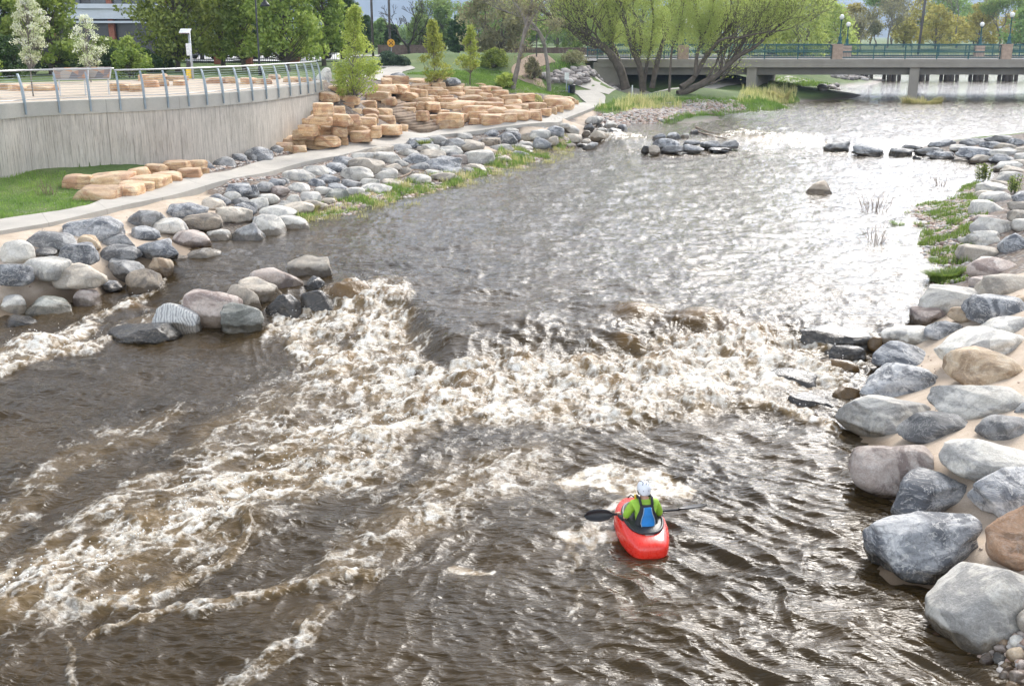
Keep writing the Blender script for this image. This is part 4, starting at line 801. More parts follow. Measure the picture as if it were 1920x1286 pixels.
# ------------------------------------------------------------------ retaining wall with railing
def wallmat():
    m, nt, bs = newmat('board_marked_concrete'); g = N(nt, 'ShaderNodeNewGeometry').outputs['Position']
    al = N(nt, 'ShaderNodeAttribute', attribute_name='along').outputs['Fac']; s = N(nt, 'ShaderNodeSeparateXYZ'); nt.links.new(g, s.inputs[0])
    c = N(nt, 'ShaderNodeCombineXYZ'); nt.links.new(al, c.inputs[0]); nt.links.new(s.outputs[2], c.inputs[1])
    st = noise(nt, mapping(nt, c.outputs[0], (7.0, .55, 1)), 1.0, 5, .72, .2); st2 = noise(nt, mapping(nt, c.outputs[0], (30, 1.0, 1)), 1.0, 3, .7)
    base = ramp(nt, noise(nt, c.outputs[0], .5, 5, .6), [(.3, (.42, .38, .32)), (.7, (.56, .51, .44))])
    base = mixc(nt, .5, base, ramp(nt, st, [(.3, .3), (.55, .55), (.75, .68)]), 'OVERLAY'); base = mixc(nt, .5, base, ramp(nt, st2, [(.35, .32), (.6, .62)]), 'OVERLAY')
    d = mth(nt, 'FRACT', mth(nt, 'DIVIDE', al, .3)); ln = ramp(nt, mth(nt, 'ABSOLUTE', mth(nt, 'SUBTRACT', d, .5)), [(0, 1.0), (.045, 0.0)])
    brk = ramp(nt, noise(nt, mapping(nt, c.outputs[0], (3.3, 1.4, 1)), 1.0, 3, .6), [(.42, 0.0), (.5, 1.0)])
    d2 = mth(nt, 'FRACT', mth(nt, 'DIVIDE', al, .11)); ln2 = ramp(nt, mth(nt, 'ABSOLUTE', mth(nt, 'SUBTRACT', d2, .5)), [(0, 1.0), (.1, 0.0)])
    brk2 = ramp(nt, noise(nt, mapping(nt, c.outputs[0], (8.7, 2.2, 1), (0, 0, 0)), 1.0, 3, .6), [(.52, 0.0), (.58, 1.0)])
    k = mth(nt, 'MAXIMUM', mth(nt, 'MULTIPLY', ln, brk), mth(nt, 'MULTIPLY', ln2, brk2)); base = mixc(nt, mth(nt, 'MULTIPLY', k, .55), base, (.15, .135, .115))
    d3 = mth(nt, 'FRACT', mth(nt, 'DIVIDE', al, 3.05)); ln3 = ramp(nt, mth(nt, 'ABSOLUTE', mth(nt, 'SUBTRACT', d3, .5)), [(0, 1.0), (.008, 0.0)])
    base = mixc(nt, mth(nt, 'MULTIPLY', ln3, .6), base, (.14, .13, .11))
    nt.links.new(base, bs.inputs['Base Color']); bs.inputs['Roughness'].default_value = .88
    bump(nt, bs, mth(nt, 'SUBTRACT', mth(nt, 'MULTIPLY', st, 1.0), mth(nt, 'MULTIPLY', k, .8)), .6, .03); return m
wroot = empty('retaining_wall', (WL[0][0], WL[0][1], 1.4)); tag(wroot, 'long curved board-marked concrete retaining wall beside the path', 'wall'); wo = np.array((WL[0][0], WL[0][1], 1.4))
def wstrip(name, d_front, d_back, zlo, zhi, mat, parent, org, n=160):
    a, b = offs(WL, d_front), offs(WL, d_back); V = []; al = []
    prof = [(a, zlo), (a, zhi), (b, zhi), (b, zlo)]
    for i in range(n):
        for L, z in prof: V.append((L[i][0] - org[0], L[i][1] - org[1], (z(i) if callable(z) else z) - org[2])); al.append(WQ[i])
    F = []
    for i in range(n - 1):
        for j in range(4):
            q, r = i * 4 + j, i * 4 + (j + 1) % 4; F.append((q, q + 4, r + 4, r))
    F.append((0, 1, 2, 3)); F.append(tuple((n - 1) * 4 + j for j in (3, 2, 1, 0)))
    return mesh(name, V, F, mat, parent, False, attrs={'along': al})
wstrip('wall_face', .06, .45, lambda i: 0.9, ZT - .50, wallmat(), wroot, wo)
cop = concrete('coping_concrete', (.44, .42, .37), seam=3.05)
wstrip('coping', 0.0, .52, ZT - .50, ZT, cop, wroot, wo)
tb = offs(WL, .52)
deck_poly = [tuple(p[:2]) for p in tb] + [(-10.2, 60.5), (-13, 63.5), (-20, 62), (-30, 54), (-42, 44), (-52, 38)]
tag(MB().prism([(x, y, ZT - .3) for x, y in deck_poly], [(x, y, ZT - .02) for x, y in deck_poly]).build('plaza', concrete('plaza_concrete', (.46, .38, .29))), kind='structure')
STEEL = simple('galvanised_steel', (.30, .35, .38), .42, .55, .12, 5, 0); RAILW = simple('pale_rail', (.55, .55, .54), .35, .4, .06, 5, 0)
rroot = empty('railing', (WL[0][0], WL[0][1], ZT)); tag(rroot, 'curved steel cable railing along the top of the concrete wall', 'railing'); ro = np.array((WL[0][0], WL[0][1], ZT))
def wl_at(q, d, z):
    i = min(max(np.searchsorted(WQ, q) - 1, 0), len(WQ) - 2); t = (q - WQ[i]) / (WQ[i + 1] - WQ[i]); L = offs(WL, d)
    p = L[i] * (1 - t) + L[i + 1] * t; tn = WL[i + 1] - WL[i]; tn = tn[:2] / np.linalg.norm(tn[:2]); return np.array((p[0], p[1], z)), tn
# posts stand where the photograph shows them
post_px = [-90, -22, 45, 109, 168, 224, 270, 313, 352, 386, 417, 446, 472, 498, 521, 543, 562, 577, 590, 601]
wpx = np.array([960 + FPX * p[0] / depth(p) for p in WL])
for k_, x in enumerate(post_px):
    q = np.interp(x, wpx, WQ); m = MB(); prof = []
    for z, out, wd in ((-.42, -.035, .05), (-.1, -.035, .075), (0.0, -.04, .09), (.3, -.02, .10), (.6, .02, .085), (.88, .10, .065), (1.02, .16, .055)): prof.append((z, out, wd))
    V = []; F = []
    for z, out, wd in prof:
        for s_, dd in ((-1, 0), (1, 0), (1, wd * 1.0), (-1, wd * 1.0)):
            p, tn = wl_at(q, out + dd - .03, 0); V.append((p[0] + tn[0] * s_ * .03 - ro[0], p[1] + tn[1] * s_ * .03 - ro[1], z))
    for i in range(len(prof) - 1):
        for j in range(4): a, b = i * 4 + j, i * 4 + (j + 1) % 4; F.append((a, b, b + 4, a + 4))
    n4 = (len(prof) - 1) * 4; F += [(3, 2, 1, 0), (n4, n4 + 1, n4 + 2, n4 + 3)]
    m.add(V, F); m.build('post', STEEL, rroot)
def rail(name, d, z, r, mat, q0=0, q1=None, n=90, par=rroot):
    q1 = WQ[-1] if q1 is None else q1
    MB().tube([wl_at(q, d, z)[0] - (ro[0], ro[1], 0) for q in np.linspace(q0, q1, n)], r, 6).build(name, mat, par, True)
qe = np.interp(601, wpx, WQ); qm = np.interp(222, wpx, WQ)
rail('top_rail', .20, 1.12, .035, RAILW, 0, qm); rail('top_rail', .19, 1.06, .035, RAILW, qm, qe); rail('bottom_rail', .05, .10, .02, RAILW, 0, qe)
for i in range(9): rail('cable', .07 + (i / 9) ** 2 * .11, .19 + i * .093, .0055, STEEL, 0, qe, 70)
# steps down between the sandstone terraces
sroot = None; top = onground(694, 178, plat=False); bot = onground(815, 243, plat=False)
sroot = empty('stone_steps', bot); tag(sroot, 'flight of narrow brown stone steps between the sandstone terraces', 'steps')
SM = simple('step_stone', (.24, .175, .12), .9, 0, .35, 3, .4); dv = (top - bot)[:2]; Ls = np.linalg.norm(dv); dv /= Ls; px_ = np.array((-dv[1], dv[0]))
for i in range(15):
    t = (i + .5) / 15; wd = 4.4 - 1.9 * t; c = bot[:2] + dv * Ls * t; z = bot[2] + (top[2] - bot[2]) * (i + 1) / 15
    m = MB(); ang = math.atan2(dv[1], dv[0]) + math.pi / 2 + .32
    V, F = CUBE[5]; V = rockshape(V, (wd / 2, .42, .2), np.random.default_rng(i), n=9, cuts=1, cd=(1.1, 1.2), nz=.012, tilt=.01, yaw=ang)
    mesh('step', V + (c[0] - bot[0], c[1] - bot[1], z - .12 - bot[2]), F, SM, sroot)
# information panels on the terrace
def panel(px, py, wdt, label, rz):
    g = onground(px, py); g[2] = ZT - .02; r = empty('information_panel', g, rz); tag(r, label, 'sign', 'panels behind the railing'); FR = RAILW
    f = MB(); 
    for sx in (-1, 1): f.box((sx * wdt * .36, .0, .38), (.06, .05, .76))
    f.build('legs', FR, r); b = MB().box((0, -.02, .86), (wdt, .05, .62), tilt=-.75).build('frame', FR, r, bevel=.01)
    m, nt, bs = newmat('printed_panel'); tc = N(nt, 'ShaderNodeTexCoord').outputs['Object']; vo = N(nt, 'ShaderNodeTexVoronoi'); vo.inputs['Scale'].default_value = 3.2; nt.links.new(tc, vo.inputs['Vector'])
    sp = N(nt, 'ShaderNodeSeparateColor'); nt.links.new(vo.outputs['Color'], sp.inputs[0])
    nt.links.new(ramp(nt, sp.outputs[0], [(0, (.35, .24, .18)), (.35, (.16, .15, .15)), (.6, (.50, .42, .33)), (.85, (.42, .22, .12)), (1, (.2, .24, .26))]), bs.inputs['Base Color']); bs.inputs['Roughness'].default_value = .3
    MB().box((0, -.045, .90), (wdt * .93, .03, .55), tilt=-.75).build('printed_face', m, r)
panel(138, 184, 1.35, 'left of two tilted information panels behind the wall railing', .25); panel(187, 182, 1.1, 'right of two tilted information panels behind the wall railing', .1)
# pole with a solar panel, cabinets and a yellow box
g = at(371, 62); r = empty('warning_pole', g); tag(r, 'grey pole with small solar panel, white cabinet and yellow box', 'pole')
k = depth(g) / FPX; HP = CAMZ + (ray(960, 60)[2] / ray(960, 60)[1]) * g[1] - g[2]; GREY = simple('grey_paint', (.42, .45, .47), .5, .2, .08); WH = simple('white_paint', (.66, .67, .66), .5); YE = simple('yellow_paint', (.72, .48, .03), .45); BK = simple('black_paint', (.02, .021, .022), .4); SOL = simple('solar_cells', (.16, .13, .14), .25)
MB().tube([(0, 0, -.1), (-.02, 0, HP)], .07, 8).build('pole', GREY, r, True); MB().box((-.22, -.05, HP), (.55, .4, .05), tilt=.5).build('solar_panel', SOL, r)
MB().box((-.22, -.03, HP + .04), (.60, .45, .03), tilt=.5).build('panel_frame', WH, r)
MB().box((-.10, .0, HP * .64), (.27, .2, 22 * k)).build('cabinet', WH, r, bevel=.02); MB().box((-.20, 0, HP * .32), (.2, .2, 12 * k)).build('speaker_box', BK, r, bevel=.02); MB().box((-.20, 0, HP * .14), (.28, .2, 17 * k)).build('yellow_box', YE, r, bevel=.02)
# ------------------------------------------------------------------ trees and plants
def leafmat(name, c1, c2, c3=None, tr=.35):
    m, nt, bs = newmat(name); at = N(nt, 'ShaderNodeAttribute', attribute_name='tint').outputs['Fac']
    c3 = c3 or tuple(x * 1.5 for x in c2)
    col = ramp(nt, at, [(0, c1), (.55, c2), (1, c3)])
    oi = N(nt, 'ShaderNodeObjectInfo').outputs['Random']; hv = N(nt, 'ShaderNodeHueSaturation'); nt.links.new(col, hv.inputs['Color']); nt.links.new(mth(nt, 'MULTIPLY_ADD', oi, .3, .85), hv.inputs['Value']); nt.links.new(mth(nt, 'MULTIPLY_ADD', oi, .02, .49), hv.inputs['Hue'])
    d = N(nt, 'ShaderNodeBsdfDiffuse'); t = N(nt, 'ShaderNodeBsdfTranslucent'); g = N(nt, 'ShaderNodeBsdfGlossy'); g.inputs['Roughness'].default_value = .5
    mx = N(nt, 'ShaderNodeMixShader'); mx.inputs[0].default_value = tr; nt.links.new(hv.outputs[0], d.inputs[0]); nt.links.new(hv.outputs[0], t.inputs[0])
    nt.links.new(d.outputs[0], mx.inputs[1]); nt.links.new(t.outputs[0], mx.inputs[2])
    m2 = N(nt, 'ShaderNodeMixShader'); m2.inputs[0].default_value = .04; nt.links.new(mx.outputs[0], m2.inputs[1]); nt.links.new(g.outputs[0], m2.inputs[2])
    nt.links.new(m2.outputs[0], nt.nodes['Material Output'].inputs[0]); nt.nodes.remove(bs); return m
def bark(name, c): return simple(name, c, .9, 0, .35, 2.5, .5)
LM = {'green': leafmat('leaves_green', (.11, .165, .03), (.26, .33, .06), (.42, .47, .11)), 'bright': leafmat('leaves_bright', (.24, .31, .045), (.42, .48, .09), (.60, .64, .18), .45),
      'willow': leafmat('leaves_willow', (.28, .35, .07), (.42, .50, .13), (.58, .64, .22), .5), 'yellow': leafmat('leaves_yellow', (0.341, 0.310, 0.078), (0.496, 0.434, 0.109), (0.651, 0.589, 0.186)), 'brown': leafmat('buds_brown', (0.186, 0.171, 0.093), (0.279, 0.264, 0.139), (0.388, 0.372, 0.186)),
      'blossom': leafmat('leaves_blossom', (0.310, 0.403, 0.139), (0.744, 0.775, 0.512), (0.850, 0.850, 0.850)), 'dark': leafmat('leaves_dark', (0.034, 0.070, 0.019), (0.062, 0.116, 0.028), (0.109, 0.186, 0.046)), 'pale': leafmat('leaves_pale_green', (0.155, 0.248, 0.062), (0.264, 0.372, 0.109), (0.372, 0.480, 0.171), .4),
      'grass': leafmat('grass_blades', (0.109, 0.202, 0.031), (0.202, 0.326, 0.054), (0.372, 0.480, 0.109)), 'dry': leafmat('grass_dry', (0.341, 0.372, 0.109), (0.558, 0.512, 0.217), (0.775, 0.682, 0.372)), 'juniper': leafmat('juniper', (0.046, 0.078, 0.046), (0.078, 0.124, 0.070), (0.124, 0.171, 0.093))}
BM = {'grey': bark('bark_grey', (.20, .18, .155)), 'brown': bark('bark_brown', (.11, .09, .07)), 'dark': bark('bark_dark', (.055, .048, .04)), 'mid': bark('bark_mid', (.15, .13, .10))}
def leaves(C, size, rg_, long=1.6, droop=0.0, tint=None, align=None):
    n = len(C); u = rg_.normal(size=(n, 3))
    if align is not None: u = align + u * .5
    u[:, 2] -= droop; u /= np.linalg.norm(u, axis=1)[:, None]; w = rg_.normal(size=(n, 3)); v = np.cross(u, w); v /= np.linalg.norm(v, axis=1)[:, None] + 1e-9
    s = size * rg_.uniform(.6, 1.35, n)[:, None]; a = u * s * long * .5; b = v * s * .5
    V = np.stack([C - a, C + b * .9 - a * .1, C + a, C - b * .9 + a * .1], 1).reshape(-1, 3); F = np.arange(n * 4).reshape(-1, 4)
    t = rg_.uniform(0, 1, n) if tint is None else np.clip(tint + rg_.normal(size=n) * .16, 0, 1)
    return V, F, np.repeat(t, 4)
def foliage(name, C, size, mat, parent, rg_, **k):
    V, F, t = leaves(C, size, rg_, **k); return mesh(name, V, F, mat, parent, False, attrs={'tint': t})
def bend(p, q, rg_, n=5, j=.08, sag=0.0):
    p, q = np.array(p, float), np.array(q, float); L = np.linalg.norm(q - p); o = [p]; off = rg_.normal(size=3) * j * L
    for i in range(1, n): t = i / n; o.append(p + (q - p) * t + off * math.sin(math.pi * t) + rg_.normal(size=3) * j * .25 * L + np.array((0, 0, sag * L * math.sin(math.pi * t))))
    return o + [q]
def clump_tree(name, base, height, width, mat, bk, seed, label=None, nclump=70, per=120, leaf=.16, trunk=.2, clear=.18, shape='oval', long=1.5, multi=1, group=None, cat='tree', gaps=.3, topx=0.0, rfac=.17, trunk_r=None, stub=None):
    rg_ = np.random.default_rng(seed); base = np.array(base, float); root = empty(name, base)
    m = MB(); tr_ = trunk_r or trunk; cz0 = height * clear; ch = height - cz0; lean = rg_.normal(size=2) * .03 * height; top = np.array((lean[0] + topx, lean[1], height * .93))
    if multi == 1: tk = bend((0, 0, -.3), top, rg_, 7, .02); m.tube(tk, [tr_ * (1 - .85 * i / 7) for i in range(8)], 7); tks = [tk]
    else:
        tks = []
        for q in range(multi):
            an = rg_.uniform(0, 6.28); e = np.array((math.cos(an) * width * .25, math.sin(an) * width * .25, height * .8)) + (topx, 0, 0); tk = bend((rg_.normal() * trunk * .6, rg_.normal() * trunk * .6, -.3), e, rg_, 7, .05); m.tube(tk, [tr_ * .7 * (1 - .85 * i / 7) for i in range(8)], 6); tks.append(tk)
    CC = []; RR = []; TT = []
    for i in range(nclump):
        t = rg_.uniform(0.0, 1.0); an = rg_.uniform(0, 6.283)
        if shape == 'oval': rad = math.sin(math.pi * min(1, max(.0, t * .86 + .10))) ** .65
        elif shape == 'cone': rad = (1 - t) ** .75 * min(1, .55 + t * 3)
        elif shape == 'dome': rad = math.sqrt(max(0, 1 - (t * 1.0) ** 2)) * .98 + .05
        else: rad = min(1, t * 1.5 + .25) * (1.0 if t < .8 else 1 - (t - .8) * 1.5)
        rr_ = rad * width / 2 * rg_.uniform(.25, 1.0) ** .5 * (1 + .18 * math.sin(an * 3 + seed)); rc = width * rfac * rg_.uniform(.6, 1.25)
        c = np.array((math.cos(an) * max(rr_ - rc * .4, 0) + lean[0] * t + topx * t, math.sin(an) * max(rr_ - rc * .4, 0) + lean[1] * t, cz0 + t * (ch - rc * .5) + rc * .2)); CC.append(c); RR.append(rc); TT.append(rg_.uniform(.25, .75))
        tk = tks[rg_.integers(len(tks))]; zt = max(cz0 * .7, c[2] - np.hypot(c[0], c[1]) * .9 - .1 * height); zt = min(zt, height * .8); k = np.interp(zt, [p[2] for p in tk], range(len(tk))); i0 = min(int(k), len(tk) - 2); f = k - i0; p0 = tk[i0] * (1 - f) + tk[i0 + 1] * f
        L = np.linalg.norm(c - p0); m.tube(bend(p0, c, rg_, 3, .06), [max(tr_ * .22 * (1 - zt / height * .6), .012), max(tr_ * .14, .01), .012, .006], 4, False)
    m.build('trunk', bk, root, True)
    P_ = []; T_ = []
    for c, r_, t_ in zip(CC, RR, TT):
        n = int(per * (r_ / (width * rfac)) ** 2); d = rg_.normal(size=(n, 3)); d /= np.linalg.norm(d, axis=1)[:, None]; q = d * (rg_.uniform(0, 1, n) ** .45)[:, None] * r_; q[:, 2] *= .75
        keep = pn(q[:, 0] / r_ * 1.7 + c[0] * 5, q[:, 1] / r_ * 1.7 + c[1] * 3, q[:, 2] / r_ * 1.7) > -gaps; q = q[keep]; P_.append(c + q); T_.append(np.full(len(q), t_))
    foliage('crown', np.concatenate(P_), leaf, mat, root, rg_, long=long, tint=np.concatenate(T_))
    tag(root, label, cat, group); return root
def branch(m, p, d, L, r, lv, rg_, tips, spread=.5, up=.12, nb=(2, 4), twig=.006, wob=.13):
    n = 4 if lv > 1 else 3; pts = [p]; q = p.copy(); dd = d.copy()
    for i in range(n):
        dd = dd + rg_.normal(size=3) * wob; dd[2] += up; dd /= np.linalg.norm(dd); q = q + dd * L / n; pts.append(q.copy())
    m.tube(pts, [max(r * (1 - .45 * i / n), twig) for i in range(n + 1)], 7 if r > .12 else 5 if r > .04 else 3, False)
    tips.append((pts[-1], dd.copy(), lv)); 
    if lv <= 0: tips += [(pp, dd.copy(), 0) for pp in pts[1:-1]]; return
    for k in range(rg_.integers(*nb)):
        at_ = pts[-1] if k < 2 else pts[rg_.integers(1, n)]
        a = rg_.normal(size=3); a -= dd * a.dot(dd); a /= np.linalg.norm(a) + 1e-9; nd = dd + a * spread * rg_.uniform(.6, 1.4); nd /= np.linalg.norm(nd)
        branch(m, at_, nd, L * rg_.uniform(.62, .86), r * .58, lv - 1, rg_, tips, spread, up, nb, twig, wob)
def bare_tree(name, base, height, seed, bk, label, leafm=None, nleaf=0, leaf=.1, lv=5, r=.22, lean=(0, 0), group=None, spread=.5, up=.10, first=.3, long=1.6, droop=0.0, scat=.35, twig=.01):
    rg_ = np.random.default_rng(seed); root = empty(name, base); m = MB(); tips = []
    d = np.array((lean[0], lean[1], 1.0)); d /= np.linalg.norm(d)
    branch(m, np.array((0, 0, -.3)), d, height * first, r, lv, rg_, tips, spread, up, twig=twig); m.build('trunk', bk, root, True)
    if leafm and nleaf:
        T_ = [t for t in tips if t[2] <= 1]; A = np.array([t[0] for t in T_]); D_ = np.array([t[1] for t in T_]); i = rg_.integers(0, len(A), nleaf)
        foliage('crown', A[i] + rg_.normal(size=(nleaf, 3)) * scat, leaf, leafm, root, rg_, long=long, droop=droop, tint=.5 + .35 * pn(A[i, 0], A[i, 1], A[i, 2]), align=D_[i])
    tag(root, label, 'tree', group); return root
def gp(px, py, plat=True): return onground(px, py, plat=plat)
def at(px, D):        # ground point below that column at distance D
    x = (px - 960) / FPX * (D * CP + 2.0 * SP + 1.0); return np.array((x, D, float(H(x, D)[0])))
def hgt(p, topy): # height above p reached at row topy
    d = ray(960, topy); return CAMZ + d[2] / d[1] * p[1] - p[2]
def wpx_(p, n): return n * depth(p) / FPX
# young bright trees on the terraces and the lawn
p = gp(668, 200, False); clump_tree('young_tree', p, hgt(p, 12), wpx_(p, 108), LM['bright'], BM['grey'], 21, 'bright yellow-green young tree among the sandstone blocks at the wall end', nclump=130, per=190, leaf=.07, trunk=.06, clear=.12, shape='cone', long=1.7, gaps=-.02, rfac=.13)
p = gp(820, 172, False); clump_tree('young_tree', p, hgt(p, 36), wpx_(p, 78), LM['bright'], BM['mid'], 22, 'young light green tree standing at the top edge of the terraces', nclump=90, per=110, leaf=.09, trunk=.05, clear=.16, shape='cone', gaps=.05, rfac=.12)
p = gp(882, 160, False); clump_tree('young_tree', p, hgt(p, 50), wpx_(p, 58), LM['bright'], BM['mid'], 23, 'smaller young light green tree on the lawn beside a dark round bush', nclump=70, per=95, leaf=.09, trunk=.05, clear=.28, shape='cone', gaps=.05, rfac=.12)
# white flowering pear trees behind the railing
p = at(82, 44); clump_tree('flowering_tree', p, hgt(p, -10), wpx_(p, 72), LM['blossom'], BM['grey'], 24, 'taller white blossoming tree with thin trunk behind the railing', nclump=90, per=95, leaf=.055, trunk=.035, clear=.36, shape='oval', gaps=.1, rfac=.13)
p = at(184, 58); clump_tree('flowering_tree', p, hgt(p, 28), wpx_(p, 62), LM['blossom'], BM['grey'], 25, 'shorter pale blossoming tree with sparse crown left of the white cabinet pole', nclump=70, per=80, leaf=.06, trunk=.04, clear=.26, shape='oval', gaps=.0, rfac=.13)
# dense green row by the fence
dense = [(-60, 70, 170, -60, 'green'), (25, 75, 130, -40, 'green'), (108, 72, 130, -70, 'green'), (205, 90, 110, 75, 'green'), (340, 78, 200, -90, 'green'), (425, 86, 110, -80, 'green'), (465, 80, 95, -70, 'green'), (548, 78, 150, -80, 'green'), (612, 88, 105, -70, 'green'), (645, 100, 90, -20, 'dark'), (385, 100, 140, -60, 'dark'), (505, 105, 120, -50, 'dark')]
lb = ['dark leafy tree cut by the left picture edge', 'dense green tree at far left before the building', 'dense green tree with pale grey trunk behind the taller blossoming tree', 'low wide green tree below the building balcony', 'broad rounded green tree over the yellow box pole', 'narrow dense green tree right of the broad rounded one', 'dense green tree beside the black street lamp', 'large dense green tree with dark trunk right of the street lamp', 'dense green tree just left of the bright young tree', 'dark green tree behind the bright young tree', 'dark green tree filling the gap behind the broad rounded tree', 'dark green tree behind the street lamp']
for i, (px, D, wd, ty, k) in enumerate(dense):
    p = at(px, D); h_ = hgt(p, ty); clump_tree('leafy_tree', p, h_, wpx_(p, wd), LM[k], BM['brown'], 40 + i, lb[i], nclump=120, per=100, leaf=.14 + .0006 * D, trunk=.20, clear=.13 if i not in (3,) else .05, shape='dome' if i != 4 else 'oval', gaps=.25, rfac=.14, group='dense green trees along the fence')
sh = [(-20, 62, 80, 60), (30, 66, 90, 70), (75, 72, 60, 75), (140, 74, 70, 80), (255, 66, 74, 72), (285, 76, 60, 95), (222, 80, 60, 92), (310, 82, 50, 100)]
for i, (px, D, wd, ty) in enumerate(sh):
    p = at(px, D); clump_tree('shrub', p, hgt(p, ty), wpx_(p, wd), LM['green' if i in (4, 0) else 'dark'], BM['brown'], 60 + i, ['green shrub at the left picture edge', 'dark shrub under the dense tree at far left', 'dark shrub behind the taller blossoming tree', 'dark shrub between the two blossoming trees', 'light green multi-stemmed shrub right of the shorter blossoming tree', 'dark shrub left of the yellow box pole', 'dark shrub behind the shorter blossoming tree', 'low dark shrub under the broad rounded tree'][i], nclump=45, per=110, leaf=.12, trunk=.04, clear=.05, shape='dome', multi=3, cat='shrub', rfac=.17, group='shrubs below the dense trees')
# bushes in the middle
for px, py, wd, ty, k, lab in [(926, 128, 62, 92, 'green', 'large round dark green bush on the lawn'), (948, 165, 42, 138, 'bright', 'small light green bush beside the leaning grey trunk'), (728, 122, 44, 98, 'juniper', 'dark low juniper hedge beside the lawn path'), (752, 124, 40, 106, 'juniper', 'end of the low juniper hedge nearest the light young tree'),
    (997, 150, 40, 108, 'brown', 'thin brownish shrub beside the dirt track'), (1075, 120, 60, 98, 'brown', 'low grey-green shrub on top of the grassy mound'), (1005, 195, 30, 180, 'dry', 'tuft of pale weeds at the far end of the terraces')]:
    p = gp(px, py, False); clump_tree('bush', p, hgt(p, ty), wpx_(p, wd), LM[k], BM['brown'], px, lab, nclump=45, per=120 if k != 'brown' else 60, leaf=.10, trunk=.03, clear=.04, shape='dome', multi=3, cat='bush', rfac=.17)
# leaning grey trunks
def limb_tree(name, base, limbs, rads, bk, label, leafm, nleaf, leaf, seed, depthj=1.5, sub=3, long=2.2, droop=.15, scat=.5, nside=5, sublen=.30, upw=.10):
    """limbs: polylines (px, py, dist offset) of the main limbs as they stand; side branches grow from them"""
    rg_ = np.random.default_rng(seed); root = empty(name, base); m = MB(); tips = []
    for (pl, r0) in zip(limbs, rads):
        off = rg_.uniform(-depthj, depthj); n = len(pl); pts = []
        for i, (a, b) in enumerate(pl): pts.append(PD(a, b, base[1] + off * i / (n - 1)) - base)
        L, q = smooth_line(np.array(pts), n * 4); tot = q[-1]
        m.tube(list(L), [r0 * (1 - .72 * t / tot) * (1 + .1 * rg_.normal()) for t in q], 8, False)
        for k in range(nside * 2):
            j = rg_.integers(n, len(L) - 1); d = L[j + 1] - L[j] if j + 1 < len(L) else L[j] - L[j - 1]; d = d / np.linalg.norm(d); a = rg_.normal(size=3); a[2] = abs(a[2]) * .6; a -= d * a.dot(d); a /= np.linalg.norm(a)
            nd = d + a * rg_.uniform(.4, 1.0); nd /= np.linalg.norm(nd); branch(m, L[j].copy(), nd, tot * sublen * rg_.uniform(.6, 1.1), r0 * (1 - .72 * q[j] / tot) * .45, sub, rg_, tips, .45, upw, (2, 4), .012)
        d = L[-1] - L[-2]; d /= np.linalg.norm(d); branch(m, L[-1].copy(), d, tot * sublen, r0 * .26, sub, rg_, tips, .45, upw, (2, 4), .012)
    m.build('trunk', bk, root, True)
    if nleaf:
        T_ = [t for t in tips if t[2] <= 1]; A = np.array([t[0] for t in T_]); D_ = np.array([t[1] for t in T_]); i = rg_.integers(0, len(A), nleaf); s_ = rg_.normal(size=(nleaf, 3)) * scat
        foliage('crown', A[i] + s_, leaf, leafm, root, rg_, long=long, droop=droop, tint=.5 + .5 * pn(A[i, 0] * .6, A[i, 1] * .6, A[i, 2] * .6), align=D_[i])
    tag(root, label, 'tree'); return root
def z3(*pp): return [(900 + a / 3.692, b / 3.692) for a, b in pp]
p = gp(957, 167, False); limb_tree('leaning_tree', p, [z3((225, 615), (260, 470), (300, 260), (335, 110), (360, 0), (372, -120)), z3((300, 260), (350, 150), (420, 40), (480, -60)), z3((320, 180), (280, 80), (220, 0), (180, -60))], [.20, .09, .08], BM['grey'], 'leaning smooth grey trunk left of the path bend', LM['brown'], 1500, .09, 71, sub=2, scat=.3)
p = gp(1030, 172, False); limb_tree('crooked_tree', p, [z3((480, 635), (470, 480), (452, 350), (430, 270), (390, 200), (300, 130), (200, 90), (120, 60)), z3((440, 300), (470, 240), (520, 180)), z3((400, 215), (330, 190), (260, 100), (230, 20))], [.17, .06, .07], BM['grey'], 'thinner crooked grey tree curving left over the lawn', LM['brown'], 1500, .09, 72, sub=2, scat=.3)
# the two spreading willows
p = gp(1185, 176, False); limb_tree('willow_tree', p, [z3((1010, 620), (985, 520), (940, 430), (860, 330), (760, 270), (640, 190), (530, 140), (400, 60)), z3((1000, 600), (960, 430), (900, 290), (830, 190), (760, 90), (690, -20)), z3((960, 430), (915, 330), (905, 200), (880, 60), (860, -60)),
    z3((1130, 630), (1110, 480), (1050, 330), (1010, 180), (970, 20), (950, -100)), z3((1090, 420), (1120, 280), (1090, 150), (1040, 60), (960, -20)), z3((1190, 610), (1230, 420), (1270, 290), (1330, 150), (1400, 30), (1440, -80)), z3((1130, 640), (1150, 480), (1180, 330), (1200, 160), (1180, -20)), z3((860, 330), (740, 300), (600, 190), (480, 140), (380, 150))],
    [.42, .30, .2, .32, .2, .26, .18, .15], BM['brown'], 'big spreading willow with many limbs fanning from the bank beyond the path', LM['willow'], 36000, .07, 73, sub=3, depthj=3.5, scat=.55, long=2.6, nside=7, sublen=.26)
